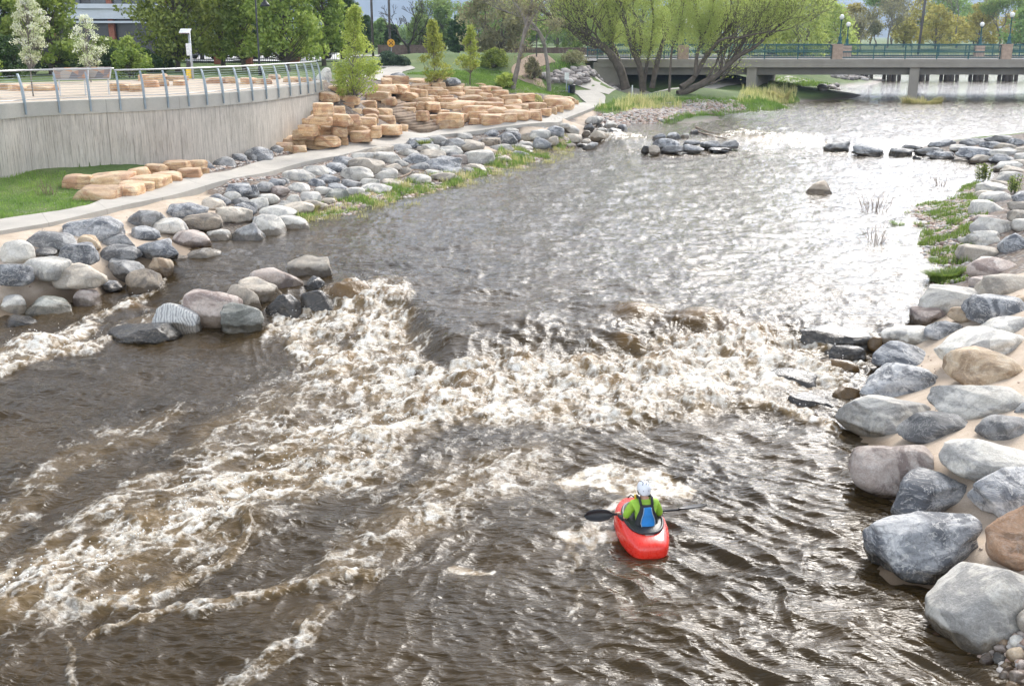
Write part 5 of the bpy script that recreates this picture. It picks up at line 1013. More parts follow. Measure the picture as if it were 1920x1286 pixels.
p = gp(1290, 178, False); limb_tree('willow_tree', p, [z3((1370, 655), (1480, 610), (1580, 560), (1680, 490), (1760, 400), (1830, 280), (1900, 190), (1990, 60)), z3((1680, 490), (1790, 390), (1900, 330), (2010, 230), (2150, 120)), z3((1390, 610), (1480, 540), (1560, 400), (1640, 300), (1750, 180), (1900, 90), (2060, 0)), z3((1490, 530), (1500, 400), (1535, 270), (1510, 140), (1490, -20)), z3((1535, 270), (1590, 140), (1620, 0), (1640, -100)),
    z3((1310, 640), (1320, 430), (1370, 230), (1400, 100), (1420, -30)), z3((1560, 400), (1650, 290), (1800, 260), (1950, 230), (2120, 210))], [.34, .2, .25, .17, .12, .11, .12], BM['brown'], 'second willow leaning low to the right toward the bridge', LM['willow'], 30000, .07, 74, sub=3, depthj=3.5, scat=.55, long=2.6, nside=7, sublen=.26)
# row beyond the road and the river: (px, distance, top row, kind, width px)
far = [(690, 150, 30, 'dark', 40), (715, 175, 36, 'pale', 46), (735, 165, 48, 'dark', 34), (790, 160, 28, 'pale', 60), (812, 190, -10, 'sparse', 60), (835, 175, 10, 'pale', 55), (860, 150, 30, 'dark', 46), (925, 118, -30, 'willowbrown', 150), (905, 170, -20, 'pale', 90), (985, 150, -15, 'pale', 90), (1045, 160, -30, 'brown', 80), (1085, 150, -20, 'pale', 90),
       (1140, 165, -40, 'willow', 110), (1200, 150, -50, 'willow', 120), (1260, 165, -50, 'pale', 120), (1320, 155, -40, 'willow', 130), (1390, 150, -30, 'willow', 130), (1450, 165, -30, 'willow', 130), (1500, 145, -20, 'willow', 120), (1560, 175, 5, 'willow', 110), (1610, 225, 0, 'bare', 90), (1660, 235, -10, 'bare', 100), (1705, 250, -20, 'bare', 110), (1750, 230, 10, 'yellow', 70), (1790, 235, -40, 'bare', 120), (1830, 240, 5, 'yellow', 80), (1870, 235, -10, 'sparse', 90), (1920, 225, 10, 'pale', 90), (1970, 230, -10, 'pale', 110), (1690, 245, 35, 'yellow', 60), (2060, 225, -20, 'willow', 120), (1640, 250, 45, 'brown', 90), (1780, 260, 30, 'yellow', 80), (1590, 205, 40, 'brown', 70), (1900, 260, 20, 'yellow', 100)]
desc = {'dark': 'dark green tree', 'pale': 'pale green tree', 'sparse': 'sparse budding tree', 'brown': 'brownish budding tree', 'willow': 'yellow-green tree', 'willowbrown': 'wide drooping olive tree', 'bare': 'bare grey tree', 'yellow': 'golden yellow tree'}
marks = [(700, 'behind the utility poles'), (770, 'behind the bare black tree'), (850, 'behind the young light trees'), (930, 'behind the round bush'), (1010, 'behind the leaning grey trunk'), (1100, 'behind the grassy mound'), (1240, 'behind the big willow'), (1340, 'behind the second willow'), (1480, 'over the left pier of the bridge'), (1590, 'behind the left pair of bridge lamps'), (1720, 'beyond the middle pier of the bridge'), (1800, 'between the middle pier and right bridge lamps'), (1880, 'behind the right pair of bridge lamps'), (2300, 'at the right picture edge')]
rb = random.Random(9)
for q in range(34):
    px = 690 + q * 38 + rb.uniform(-12, 12); kk = rb.choice(['pale', 'brown', 'sparse', 'willow'] if px < 1560 else ['brown', 'sparse', 'yellow', 'bare', 'pale']); far.append((px, rb.uniform(270, 330), rb.uniform(-25, 15) if px > 1380 else rb.uniform(5, 35) if px > 870 else rb.uniform(48, 62), kk, rb.uniform(80, 110)))
seen = {}
for i, (px, D, ty, k, wd) in enumerate(far):
    p = at(px, D); h_ = hgt(p, ty); w_ = wpx_(p, wd); mk = min(marks, key=lambda q: abs(q[0] - px))[1]; lab = f"{desc[k]} {mk}"
    if D > 265: lab = 'far ' + lab
    seen[lab] = seen.get(lab, 0) + 1
    if seen[lab] > 1: lab = ['', 'second ', 'third ', 'fourth ', 'fifth ', 'sixth '][min(seen[lab] - 1, 5)] + lab + ' from the left'
    g_ = 'trees beyond the road and the river'
    lf = .12 + D * .0011
    if k in ('dark', 'pale', 'yellow', 'willow', 'willowbrown'):
        mt = {'dark': 'dark', 'pale': 'pale', 'yellow': 'yellow', 'willow': 'willow', 'willowbrown': 'brown'}[k]
        clump_tree('background_tree', p, h_, w_, LM[mt], BM['dark' if k == 'dark' else 'mid'], 200 + i, lab, nclump=110 if k != 'yellow' else 80, per=60 if k != 'willowbrown' else 90, leaf=lf * .9, trunk=.22, clear=.10, shape='dome' if k != 'willowbrown' else 'oval', gaps=.05, rfac=.13, long=2.0, multi=1 if k in ('dark', 'yellow') else 3, group=g_)
    else:
        bare_tree('background_tree', p, h_, 200 + i, BM['mid' if k != 'bare' else 'grey'], lab, LM['brown'] if k != 'sparse' else LM['pale'], 900 if k == 'bare' else 2600, lf * .7, lv=6, r=.26, group=g_, scat=.5, first=.30, twig=.022)
p = at(770, 112); p2 = bare_tree('dead_tree', p, hgt(p, -5), 301, BM['dark'], 'bare black branching tree on the lawn in front of the brown fence', lv=6, r=.24, spread=.6, first=.32, twig=.02, up=.06)
# ------------------------------------------------------------------ bridge
BC = concrete('bridge_concrete', (.32, .29, .245)); BD = concrete('bridge_concrete_shaded', (.20, .185, .16)); PIN = simple('pilaster_stone', (.42, .31, .24), .85, 0, .2, 3); TEAL = simple('teal_paint', (.022, .10, .11), .45, 0, .12, 4, 0); ROAD = simple('bridge_asphalt', (.13, .125, .12), .9)
GLOBE = simple('white_globe', (.80, .79, .74), .25, 0, .02, 3, 0)
BY, BZ = 105.0, 4.42
def bx(px, D=BY): return (px - 960) / FPX * (D * CP + 2.1 * SP)
X0, X1 = bx(1120), 78.0
br = empty('road_bridge', (bx(1560), BY, BZ)); tag(br, 'low concrete road bridge on wall piers crossing the river', 'bridge'); bo = np.array((bx(1560), BY, BZ)); BW = 14.5
def bb(name, c, d, mat, par=br, bev=0): return MB().box(np.array(c) - bo, d).build(name, mat, par, bevel=bev)
xm, xl = (X0 + X1) / 2, X1 - X0
bb('deck', (xm, BY + BW / 2, BZ - .22), (xl, BW, .3), BC); bb('kerb', (xm, BY + .35, BZ - .03), (xl, .9, .32), BC); bb('kerb', (xm, BY + BW - .35, BZ - .03), (xl, .9, .32), BC)
bb('road_surface', (xm, BY + BW / 2, BZ - .055), (xl, BW - 1.8, .05), ROAD); bb('fascia', (xm, BY + .05, BZ - .42), (xl, .35, .42), BC)
for i in range(5): bb('girder', (xm, BY + .9 + i * (BW - 1.8) / 4, BZ - .85), (xl, .5, .95), BD)  # darker concrete on the girders, underside shade put into the colour
PXS = [1411, 1718, 2090]
def pier(px):
    x = bx(px); m = MB(); w = .95; lo = -.5; s = 5.6 / 15
    r = lambda z: [(x - w / 2 - bo[0], BY + .15 - bo[1], z - bo[2]), (x + w / 2 - bo[0], BY + .15 - bo[1], z - bo[2]), (x + w / 2 + s * 14 - bo[0], BY + 14.2 - bo[1], z - bo[2]), (x - w / 2 + s * 14 - bo[0], BY + 14.2 - bo[1], z - bo[2])]
    m.prism(r(lo), r(BZ - .38)); m.build('pier', BC, br, bevel=.06)
for p_ in PXS: pier(p_)
bb('abutment', (X0 + 1.0, BY + BW / 2, BZ - 2.2), (2.6, BW, 4.0), BC)
def railing_bridge(y, x0, x1, label, gaps):
    r = empty('bridge_railing', (x0, y, BZ + .13)); tag(r, label, 'railing'); n = int((x1 - x0) / 2.9)
    for z, q in ((1.27, .05), (1.0, .022), (.66, .075), (.12, .03)): MB().tube([(0, 0, z), (x1 - x0, 0, z)], q, 6).build('rail', TEAL, r)
    m = MB()
    for i in range(int((x1 - x0) / .15)): m.box((i * .15, 0, .38 if y < BY + 5 else .6), (.022, .022, .56 if y < BY + 5 else 1.1))
    m.build('balusters', TEAL, r)
    for i in range(n + 1): MB().box(((x1 - x0) * i / n, 0, .64), (.09, .09, 1.3)).build('post', TEAL, r)
    return r
pil = [bx(1570), bx(1887)]
segs = [(X0, pil[0] - .5, 'teal bridge railing left of the near-side lamp pier'), (pil[0] + .5, pil[1] - .5, 'teal bridge railing between the two near-side lamp piers'), (pil[1] + .5, X1, 'teal bridge railing right of the right lamp pier')]
for a, b, l in segs: railing_bridge(BY + .35, a, b, l, 0)
railing_bridge(BY + BW - .35, X0, X1, 'teal railing on the far side of the bridge deck', 0)
def lamp(x, y, z, ht, label, gr):
    r = empty('bridge_lamp', (x, y, z)); tag(r, label, 'street lamp', gr)
    MB().lathe((0, 0, 0), [(.24, 0), (.24, .12), (.17, .2), (.15, .55), (.19, .62), (.10, .7), (.06, .9), (.05, ht - .35), (.10, ht - .3), (.13, ht - .22)], 12).build('pole', TEAL, r, True)
    MB().lathe((0, 0, ht), [(.06, -.24), (.17, -.18), (.24, -.02), (.22, .12), (.12, .22), (.02, .25)], 14).build('globe', GLOBE, r, True)
for i, x in enumerate(pil):
    rr_ = tag(MB().box((0, 0, .68), (.95, .7, 1.5)).box((0, 0, 1.46), (1.05, .8, .1)).build('stone_pilaster', PIN, None, bevel=.02), ['brownish stone block carrying the left near-side bridge lamp', 'brownish stone block carrying the right near-side bridge lamp'][i], 'pilaster', 'stone blocks of the bridge railing'); rr_.location = (x, BY + .35, BZ)
    lamp(x + .2, BY + .35, BZ + 1.51, 2.45 if i == 0 else 2.65, ['near-side left teal lamp with white globe on the bridge', 'near-side right teal lamp with white globe on the bridge'][i], 'globe lamps of the bridge')
for i, px in enumerate((1584, 1832)):
    x = bx(px, BY + BW); rr_ = tag(MB().box((0, 0, .6), (.95, .7, 1.3)).build('stone_pilaster', PIN, None, bevel=.02), ['stone block on the far side of the bridge, left', 'stone block on the far side of the bridge, right'][i], 'pilaster', 'stone blocks of the bridge railing'); rr_.location = (x, BY + BW - .35, BZ)
    lamp(x, BY + BW - .35, BZ + 1.25, 2.2, ['far-side left teal lamp with white globe on the bridge', 'far-side right teal lamp with white globe on the bridge'][i], 'globe lamps of the bridge')
x = bx(1281); rr_ = tag(MB().box((0, 0, .68), (1.0, .7, 1.5)).build('stone_pilaster', PIN, None, bevel=.02), 'stone block of the bridge railing seen through the willows', 'pilaster', 'stone blocks of the bridge railing'); rr_.location = (x, BY + .35, BZ)
r = empty('cluster_lamp', (x + .1, BY + .35, BZ + 1.43)); tag(r, 'teal lamp with a cluster of white globes seen through the willows', 'street lamp')
MB().lathe((0, 0, 0), [(.24, 0), (.2, .2), (.15, .5), (.08, .7), (.06, 1.7), (.1, 1.85)], 12).build('pole', TEAL, r, True)
MB().tube([(-.62, 0, 1.55), (-.4, 0, 1.45), (0, 0, 1.5), (.4, 0, 1.45), (.62, 0, 1.55)], .035, 6).build('arms', TEAL, r, True)
for dx, dy, dz in ((-.62, 0, 1.75), (.62, 0, 1.75), (0, -.5, 1.75), (0, .5, 1.75), (0, 0, 2.15)): MB().lathe((dx, dy, dz), [(.05, -.2), (.17, -.14), (.22, 0), (.17, .15), (.03, .22)], 12).build('globe', GLOBE, r, True)
# the older timber trestle behind it
tr_ = empty('timber_trestle', (bx(1700, 152), 152, 3.0)); tag(tr_, 'dark timber pile trestle behind the road bridge', 'bridge'); TB = simple('old_timber', (.085, .07, .055), .9, 0, .3, 2)
MB().box((4, 0, .75), (110, 3.4, .9)).build('deck', TB, tr_)
for px in (1567, 1620, 1672, 1725, 1780, 1835, 1890):
    m = MB(); xx = (px - 960) / FPX * (152 * CP + 5 * SP) - tr_.location.x
    for dx in (-.55, 0, .55): m.tube([(xx + dx * 1.25, -1.2, -3.2), (xx + dx, -1.1, .4)], .26, 7); m.tube([(xx + dx * 1.25, 1.2, -3.2), (xx + dx, 1.1, .4)], .26, 7)
    m.box((xx, 0, .2), (2.1, 3.4, .4)); m.build('pile_bent', TB, tr_)
# ------------------------------------------------------------------ street furniture and buildings
def P0(px, D): return at(px, D)
p = at(494, 70); r = empty('street_lamp', p); tag(r, 'tall black street lamp with bell shade before the dense trees', 'street lamp'); h_ = hgt(p, 4)
MB().lathe((0, 0, 0), [(.13, 0), (.13, .4), (.07, .6), (.055, 3), (.045, h_ + 1.2)], 10).build('pole', BK, r, True); MB().tube([(0, 0, h_ + 1.0), (.25, 0, h_ + 1.25), (.55, 0, h_ + 1.0), (.58, 0, h_ + .5)], .03, 6).build('arm', BK, r, True)
MB().lathe((.58, 0, h_), [(.34, -.28), (.24, -.10), (.10, .05), (.06, .5)], 14).build('lamp_shade', BK, r, True)
DP = simple('dark_pole', (.09, .08, .075), .7)
for px, D, lab in ((702, 118, 'left of two thin utility poles behind the lawn'), (734, 121, 'right of two thin utility poles, the one behind the yellow sign'), (1717, 190, 'tall dark wooden pole beyond the bridge')):
    p = at(px, D); o = MB().tube([(0, 0, -.3), (.0, 0, 14 if px < 1000 else 17)], .13 if px < 1000 else .22, 8).build('utility_pole', DP, None, True); o.location = p; tag(o, lab, 'pole', 'utility poles')
    if px > 1000: o.rotation_euler = (0, .035, 0)
p = at(736, 114); k = depth(p) / FPX; r = empty('road_sign', p); tag(r, 'round yellow-orange crossing sign on a thin post by the road', 'sign'); MB().tube([(0, 0, 0), (0, 0, 42 * k)], .04, 6).build('post', GREY, r)
m = MB(); m.tube([(0, -.05, 30 * k + .25), (0, -.01, 30 * k + .25)], .40, 18); m.build('sign_face', simple('sign_orange', (.80, .38, .02), .4), r)
m = MB()
for s_ in (-1, 1): m.tube([(-.22, -.06, 30 * k + .25 - .22 * s_), (.22, -.06, 30 * k + .25 + .22 * s_)], .03, 4)
m.build('black_cross', BK, r)
# brown board fence along the road
def fence(x0px, x1px, D, h_, mat, label, name='board_fence', bar=.5, post=True):
    a, b = at(x0px, D), at(x1px, D); r = empty(name, a); tag(r, label, 'fence'); L = b[0] - a[0]; m = MB(); n = int(L / bar)
    for i in range(n): m.box(((i + .5) * bar, .01 * (i % 2), h_ / 2), (bar * .97, .04, h_))
    m.build('boards', mat, r); m = MB().box((L / 2, -.05, h_ + .04), (L, .14, .08)); m.build('cap_rail', mat, r)
    for i in range(int(L / 3) + 1): MB().box((i * 3.0, -.08, h_ / 2 + .05), (.14, .14, h_ + .15)).build('post', mat, r)
BRN = simple('brown_boards', (.15, .11, .09), .85, 0, .3, 3)
fence(712, 812, 128, 1.15, BRN, 'brown board fence along the road left of the young trees'); fence(940, 1135, 124, 1.0, BRN, 'brown board fence along the road behind the grassy mound')
rd = at(900, 122); V = [(-40, 119.5, 0), (26, 119.5, 0), (26, 126, 0), (-40, 126, 0)]
o = mesh('road', [(x, y, 4.62) for x, y, z in V] + [(x, y, 3.6) for x, y, z in V], [(0, 1, 2, 3), (4, 5, 1, 0), (5, 6, 2, 1), (7, 4, 0, 3)], concrete('road_concrete', (.42, .40, .36)), smooth=False); tag(o, kind='structure')
o = mesh('road', [(bx(1120), 105.8, BZ - .03), (bx(1120), 118.8, BZ - .03), (0, 119.6, 4.60), (-3, 112, 4.45)], [(0, 3, 2, 1)], ROAD, smooth=False); tag(o, kind='structure')
m = MB(); g = at(1130, 104.6); 
# black iron fence with brick pillars below the dense trees, light paved yard behind
a, b = at(372, 92), at(640, 92); r = empty('iron_fence', a); tag(r, 'black iron bar fence with brick pillars under the dense trees', 'fence'); L = b[0] - a[0]; m = MB()
for i in range(int(L / .16)): m.box((i * .16, 0, .75), (.03, .03, 1.4))
m.box((L / 2, 0, 1.35), (L, .05, .06)); m.box((L / 2, 0, .2), (L, .05, .06)); m.build('bars', BK, r)
BRK = simple('brick', (.26, .09, .055), .85, 0, .25, 8)
for px in (418, 470, 558): MB().box((at(px, 92)[0] - a[0], 0, .95), (.75, .75, 1.9)).box((at(px, 92)[0] - a[0], 0, 1.95), (.85, .85, .1)).build('brick_pillar', BRK, r)
o = mesh('yard', [(at(360, 96)[0], 95, 4.60), (at(660, 96)[0], 95, 4.60), (at(660, 130)[0], 135, 4.7), (at(330, 130)[0], 135, 4.7)], [(0, 1, 2, 3)], concrete('yard_concrete', (.6, .6, .58)), smooth=False); tag(o, kind='structure')
for i, (px, c) in enumerate(((395, (.6, .6, .6)), (440, (.5, .5, .52)), (512, (.65, .65, .63)), (590, (.55, .56, .58)))):
    p = at(px, 101 + i * .5); r = empty('parked_car', (p[0], p[1], 4.62)); tag(r, ['white parked car leftmost behind the iron fence', 'silver parked car behind the iron fence, second from left', 'white parked car behind the iron fence between two brick pillars', 'grey parked car behind the iron fence at the right'][i], 'car', 'parked cars behind the iron fence')
    prof = [(-2.2, .35), (-2.2, .8), (-1.5, .95), (-.9, 1.45), (.6, 1.45), (1.3, .98), (2.1, .85), (2.2, .4)]; lo = [(x, -.85, z) for x, z in prof]; hi = [(x, .85, z) for x, z in prof]
    m = MB(); m.prism(lo, hi); m.build('body', simple('car_paint_%d' % i, c, .25, .1, .03, 2, 0), r, bevel=.08)
    MB().prism([(-1.3, -.87, 1.0), (-.85, -.87, 1.38), (.55, -.87, 1.38), (1.1, -.87, 1.0)], [(-1.3, .87, 1.0), (-.85, .87, 1.38), (.55, .87, 1.38), (1.1, .87, 1.0)]).build('windows', BK, r)
    for sx in (-1.4, 1.35):
        for sy in (-.8, .8): MB().tube([(sx, sy - .1, .33), (sx, sy + .1, .33)], .33, 14).build('wheel', BK, r, True)
# office block far behind the trees on the left
b0 = at(150, 122); r = empty('office_building', b0); tag(r, 'building with pale curved balcony bands and dark recessed floors behind the trees', 'building'); PAN = simple('white_panels', (.50, .53, .57), .45, .1, .06, 1.2, 0); DK = simple('dark_recess', (.035, .035, .04), .3); RB = simple('red_brick', (.30, .11, .07), .85)
def zrow(py): return hgt(b0, py)
MB().box((-2, 6, 9.5), (46, 10, 19)).build('wall', DK, r)
def band(y0, y1, name, out, mat):
    m = MB(); n = 28; lo = []; hi = []
    for i in range(n + 1): t = i / n; lo.append((-26 + 46 * t, 1.0 - out * math.sin(math.pi * t) + 1.3 * t)); 
    z0, z1 = zrow(y1), zrow(y0); back = [(20, 9), (-26, 9)]; ring = lo + back
    m.prism([(x, y, z0) for x, y in ring], [(x, y, z1) for x, y in ring]); return m.build(name, mat, r)
for y0, y1 in ((8, 17), (-42, -28)): band(y0, y1, 'balcony_panel', 2.8, PAN)
for y0, y1 in ((17.5, 36), (-27.5, -10)): band(y0, y1, 'parapet', 2.4, PAN)
band(40, 44, 'slab_edge', 2.6, PAN)
for i in range(7): MB().box((-22 + i * 6.5, .7, 6), (.6, .6, 12)).build('brick_column', RB, r)
for i in range(10): MB().box((-24 + i * 4.6, .85, zrow(2) - .1), (3.4, .1, 1.3)).build('window', simple('office_glass', (.06, .08, .10), .08) if i == 0 else bpy.data.materials['office_glass'], r)
# info board, bin, posts beside the path bend
p = gp(1062, 172, False); k = depth(p) / FPX; r = empty('notice_board', p); tag(r, 'small white notice board on a grey post beside the path bend', 'sign'); MB().tube([(0, 0, 0), (0, 0, 24 * k)], .05, 6).build('post', GREY, r); MB().box((.02, -.06, 27 * k), (8 * k, .05, 13 * k)).build('board', WH, r, bevel=.01)
p = gp(1073, 175, False); r = empty('litter_bin', p); tag(r, 'dark blue and black litter bin beside the path bend', 'bin'); k = depth(p) / FPX
MB().lathe((0, 0, 0), [(5.2 * k, 0), (5.8 * k, 2 * k), (5.8 * k, 13 * k), (6.2 * k, 13.5 * k), (6.2 * k, 15 * k), (4.5 * k, 16 * k)], 16).build('barrel', BK, r, True); MB().box((-6.5 * k, -.05, 7 * k), (2.5 * k, .12, 13 * k)).build('blue_panel', simple('blue_paint', (.03, .07, .2), .5), r)
p = gp(1185, 186, False); k = depth(p) / FPX; o = MB().box((0, 0, 12 * k), (2.2 * k, 1.2 * k, 26 * k)).build('marker_post', WH, bevel=.01); o.location = p; tag(o, 'slim white marker post in the weeds before the big willow', 'post')
p = gp(1006, 108, False); k = depth(p) / FPX; r = empty('traffic_signal', p); tag(r, 'thin dark post with a small signal box behind the crooked tree', 'post'); MB().tube([(0, 0, 0), (0, 0, 40 * k)], .06, 6).build('pole', DP, r); MB().box((0, 0, 38 * k), (3.5 * k, .3, 7 * k)).build('signal_box', BK, r)
# ------------------------------------------------------------------ riprap on the mound: stones one could not count
def scatter_stones(name, pts, sizes, mat, seed, label=None, flat=.6):
    rg_ = np.random.default_rng(seed); V0, F0 = ICO[2]; Vs = []; Fs = []; T_ = []
    for i, (p, s) in enumerate(zip(pts, sizes)):
        d = rg_.normal(size=3); d /= np.linalg.norm(d); V = V0.copy(); V = V - np.maximum(V @ d - .6, 0)[:, None] * d; V = V * (1 + .18 * pn(V[:, 0] * 1.5 + i, V[:, 1] * 1.5, V[:, 2] * 1.5))[:, None]
        V = V * s * np.array((1, rg_.uniform(.65, 1), flat * rg_.uniform(.7, 1.2))); a = rg_.uniform(0, 6.28); c, q = math.cos(a), math.sin(a); V = np.stack([V[:, 0] * c - V[:, 1] * q, V[:, 0] * q + V[:, 1] * c, V[:, 2]], 1)
        Vs.append(V + p); Fs.append(F0 + i * len(V0)); T_.append(np.full(len(V0), rg_.uniform(0, 1)))
    return tag(mesh(name, np.concatenate(Vs), np.concatenate(Fs), mat, smooth=True, attrs={'tint': np.concatenate(T_)}), label, kind='stuff')
def pebmat(name, stops):
    m, nt, bs = newmat(name); at_ = N(nt, 'ShaderNodeAttribute', attribute_name='tint').outputs['Fac']; g = N(nt, 'ShaderNodeNewGeometry').outputs['Position']
    c = ramp(nt, at_, stops); c = mixc(nt, .4, c, ramp(nt, noise(nt, g, 25, 4, .7), [(.3, .3), (.65, .7)]), 'OVERLAY'); nt.links.new(c, bs.inputs['Base Color']); bs.inputs['Roughness'].default_value = .75; return m
PEB = pebmat('pebbles', [(0, (.16, .12, .10)), (.25, (.36, .24, .18)), (.5, (.46, .37, .30)), (.75, (.30, .29, .28)), (1, (.58, .52, .46))])
RIP = pebmat('riprap', [(0, (.14, .12, .11)), (.4, (.28, .25, .23)), (.7, (.38, .33, .30)), (1, (.48, .45, .42))])
def fill(polys, n, seed, ok=None, plat=False, avoid=True):
    rg_ = random.Random(seed); out = []
    xs = [p[0] for q in polys for p in q]; ys = [p[1] for q in polys for p in q]; tries = 0
    A = np.array([(rg_.uniform(min(xs), max(xs)), rg_.uniform(min(ys), max(ys))) for _ in range(n * 6)]); m = np.zeros(len(A), bool)
    for q in polys: m |= inpoly(A[:, 0], A[:, 1], q)
    A = A[m][:n]; z = H(A[:, 0], A[:, 1], plat); return np.c_[A, z]
pts = fill([polyg((1012, 147), (1050, 157), (1100, 160), (1165, 162), (1160, 141), (1110, 136), (1060, 135))], 420, 1); scatter_stones('riprap', pts + (0, 0, .08), np.random.default_rng(2).uniform(.15, .5, len(pts)), RIP, 3, 'grey broken rock below the grassy mound')
pts = fill([polyg((1560, 150), (1628, 152), (1620, 140), (1570, 139)), polyg((1540, 172), (1585, 166), (1570, 158), (1530, 160))], 260, 4); scatter_stones('riprap', pts + (0, 0, .1), np.random.default_rng(5).uniform(.2, .55, len(pts)), RIP, 6, 'blue grey broken rock on the bank seen under the bridge')
GB = [poly(.45, (545, 440), (560, 405), (640, 385), (760, 352), (900, 322), (960, 285), (1062, 272), (1085, 285), (1060, 305), (900, 352), (760, 395), (640, 420))]
pts = fill(GB, 5200, 7); z = level(pts[:, 0], pts[:, 1]); pts = pts[pts[:, 2] > z - .10]; scatter_stones('gravel', pts + (0, 0, .02), np.random.default_rng(8).uniform(.035, .15, len(pts)), PEB, 9, 'pink and grey gravel bar along the left shore')
GR = [poly(.45, (1625, 425), (1660, 395), (1690, 378), (1800, 345), (1830, 335), (1860, 400), (1830, 480), (1810, 548), (1740, 540), (1690, 470))]
pts = fill(GR, 4200, 10); z = level(pts[:, 0], pts[:, 1]); pts = pts[pts[:, 2] > z - .12]; scatter_stones('gravel', pts + (0, 0, .02), np.random.default_rng(11).uniform(.035, .12, len(pts)), PEB, 12, 'gravel bar with weeds at the foot of the right bank')
GW = [polyg((1110, 218), (1170, 212), (1230, 198), (1380, 190), (1400, 205), (1250, 230), (1170, 240), (1120, 230))]
pts = fill(GW, 2600, 13); scatter_stones('gravel', pts + (0, 0, .02), np.random.default_rng(14).uniform(.06, .2, len(pts)), PEB, 15, 'pinkish gravel on the low bank below the willows')
GP = [polyg((1760, 1235), (1800, 1195), (1860, 1180), (2050, 1180), (2050, 1330), (1760, 1330))]
pts = fill(GP, 520, 16); scatter_stones('gravel', pts + (0, 0, .02), np.random.default_rng(17).uniform(.03, .075, len(pts)), PEB, 18, 'small wet pebbles between the rounded ones in the near right corner')
gq = [polyg((400, 322), (560, 283), (700, 258), (700, 251), (560, 274), (480, 290), (400, 312), (240, 345), (240, 358)), polyg((420, 348), (640, 296), (790, 266), (790, 272), (640, 304), (420, 358))]
pts = fill(gq, 2600, 19); scatter_stones('gravel', pts + (0, 0, .02), np.random.default_rng(20).uniform(.03, .10, len(pts)), PEB, 21, 'narrow gravel verge on both sides of the concrete path')
pts = np.concatenate([fill([GROUT[1]], 900, 22), fill([GROUT[0]], 500, 23)]); pts = pts[pn(pts[:, 0] * 1.2, pts[:, 1] * 1.2, 4.4) > -.05]; z = level(pts[:, 0], pts[:, 1]); pts = pts[pts[:, 2] > z - .05]; scatter_stones('gravel', pts + (0, 0, .0), np.random.default_rng(24).uniform(.008, .035, len(pts)), PEB, 25, 'loose grit and small stones scattered on the sandy grout between boulders')
# ------------------------------------------------------------------ grass
def blades(name, base, ht, wd, mat, seed, label=None, lean=.5, kind='stuff', cat=None, dens_t=None):
    rg_ = np.random.default_rng(seed); n = len(base); an = rg_.uniform(0, 6.283, n); h_ = ht * rg_.uniform(.35, 1.3, n) * np.clip(.75 + .8 * pn(base[:, 0] * 1.1, base[:, 1] * 1.1, seed), .25, 1.5); l_ = lean * rg_.uniform(.2, 1, n) * h_; dx, dy = np.cos(an), np.sin(an); w_ = wd * rg_.uniform(.7, 1.3, n)
    B = base; px_ = -dy * w_ / 2; py_ = dx * w_ / 2
    v = [np.c_[B[:, 0] - px_, B[:, 1] - py_, B[:, 2] - .02], np.c_[B[:, 0] + px_, B[:, 1] + py_, B[:, 2] - .02], np.c_[B[:, 0] + dx * l_ * .35 + px_ * .7, B[:, 1] + dy * l_ * .35 + py_ * .7, B[:, 2] + h_ * .6], np.c_[B[:, 0] + dx * l_ * .35 - px_ * .7, B[:, 1] + dy * l_ * .35 - py_ * .7, B[:, 2] + h_ * .6], np.c_[B[:, 0] + dx * l_, B[:, 1] + dy * l_, B[:, 2] + h_ * .95]]
    V = np.stack(v, 1).reshape(-1, 3); i = np.arange(n)[:, None] * 5; F = np.concatenate([np.concatenate([i + 0, i + 1, i + 2, i + 3], 1), np.concatenate([i + 3, i + 2, i + 4, i + 4], 1)])
    F = [tuple(r) for r in (np.arange(n)[:, None] * 5 + np.array([0, 1, 2, 3])).tolist()] + [tuple(r) for r in (np.arange(n)[:, None] * 5 + np.array([3, 2, 4])).tolist()]
    t = rg_.uniform(0, 1, n) if dens_t is None else np.clip(dens_t + rg_.normal(size=n) * .15, 0, 1)
    o = mesh(name, V, F, mat, None, False, attrs={'tint': np.repeat(t, 5)}); return tag(o, label, cat, kind=kind)
def patchy(pts, f=1.2, th=0.0, seed=3): return pts[pn(pts[:, 0] * f, pts[:, 1] * f, seed) + .35 * pn(pts[:, 0] * f * 4, pts[:, 1] * f * 4, seed) > th]
g1 = fill([poly(1.45, (-260, 450), (-260, 352), (0, 346), (125, 340), (150, 366), (180, 378), (0, 410))], 26000, 30); blades('grass', g1, .13, .012, LM['grass'], 31, 'rough green lawn between the concrete wall and the path', dens_t=.5 + .5 * pn(g1[:, 0] * 1.5, g1[:, 1] * 1.5, 2))
g2 = patchy(fill(GB, 52000, 32), 1.0, -.05); g2 = g2[g2[:, 2] > level(g2[:, 0], g2[:, 1]) - .05]; blades('grass', g2, .30, .024, LM['grass'], 33, 'patches of green weeds on the left gravel bar')
g3 = patchy(fill(GB, 30000, 34), 1.3, .08, 9); blades('grass', g3, .32, .02, LM['dry'], 35, 'pale dry grass on the left gravel bar')
g4 = patchy(fill(GR, 50000, 36), 1.1, -.02, 5); g4 = g4[g4[:, 2] > level(g4[:, 0], g4[:, 1]) - .05]; blades('grass', g4, .2, .018, LM['grass'], 37, 'low green weeds over the right gravel bar')
g5 = fill([polyg((1110, 208), (1150, 190), (1300, 186), (1400, 184), (1480, 178), (1500, 190), (1480, 206), (1370, 216), (1260, 236), (1180, 246), (1165, 240), (1250, 226), (1380, 200), (1300, 196), (1180, 205), (1130, 214))], 16000, 38); blades('grass', g5, .32, .035, LM['grass'], 39, 'green grass along the bank below the willows', dens_t=.4 + .5 * pn(g5[:, 0] * .7, g5[:, 1] * .7, 2))
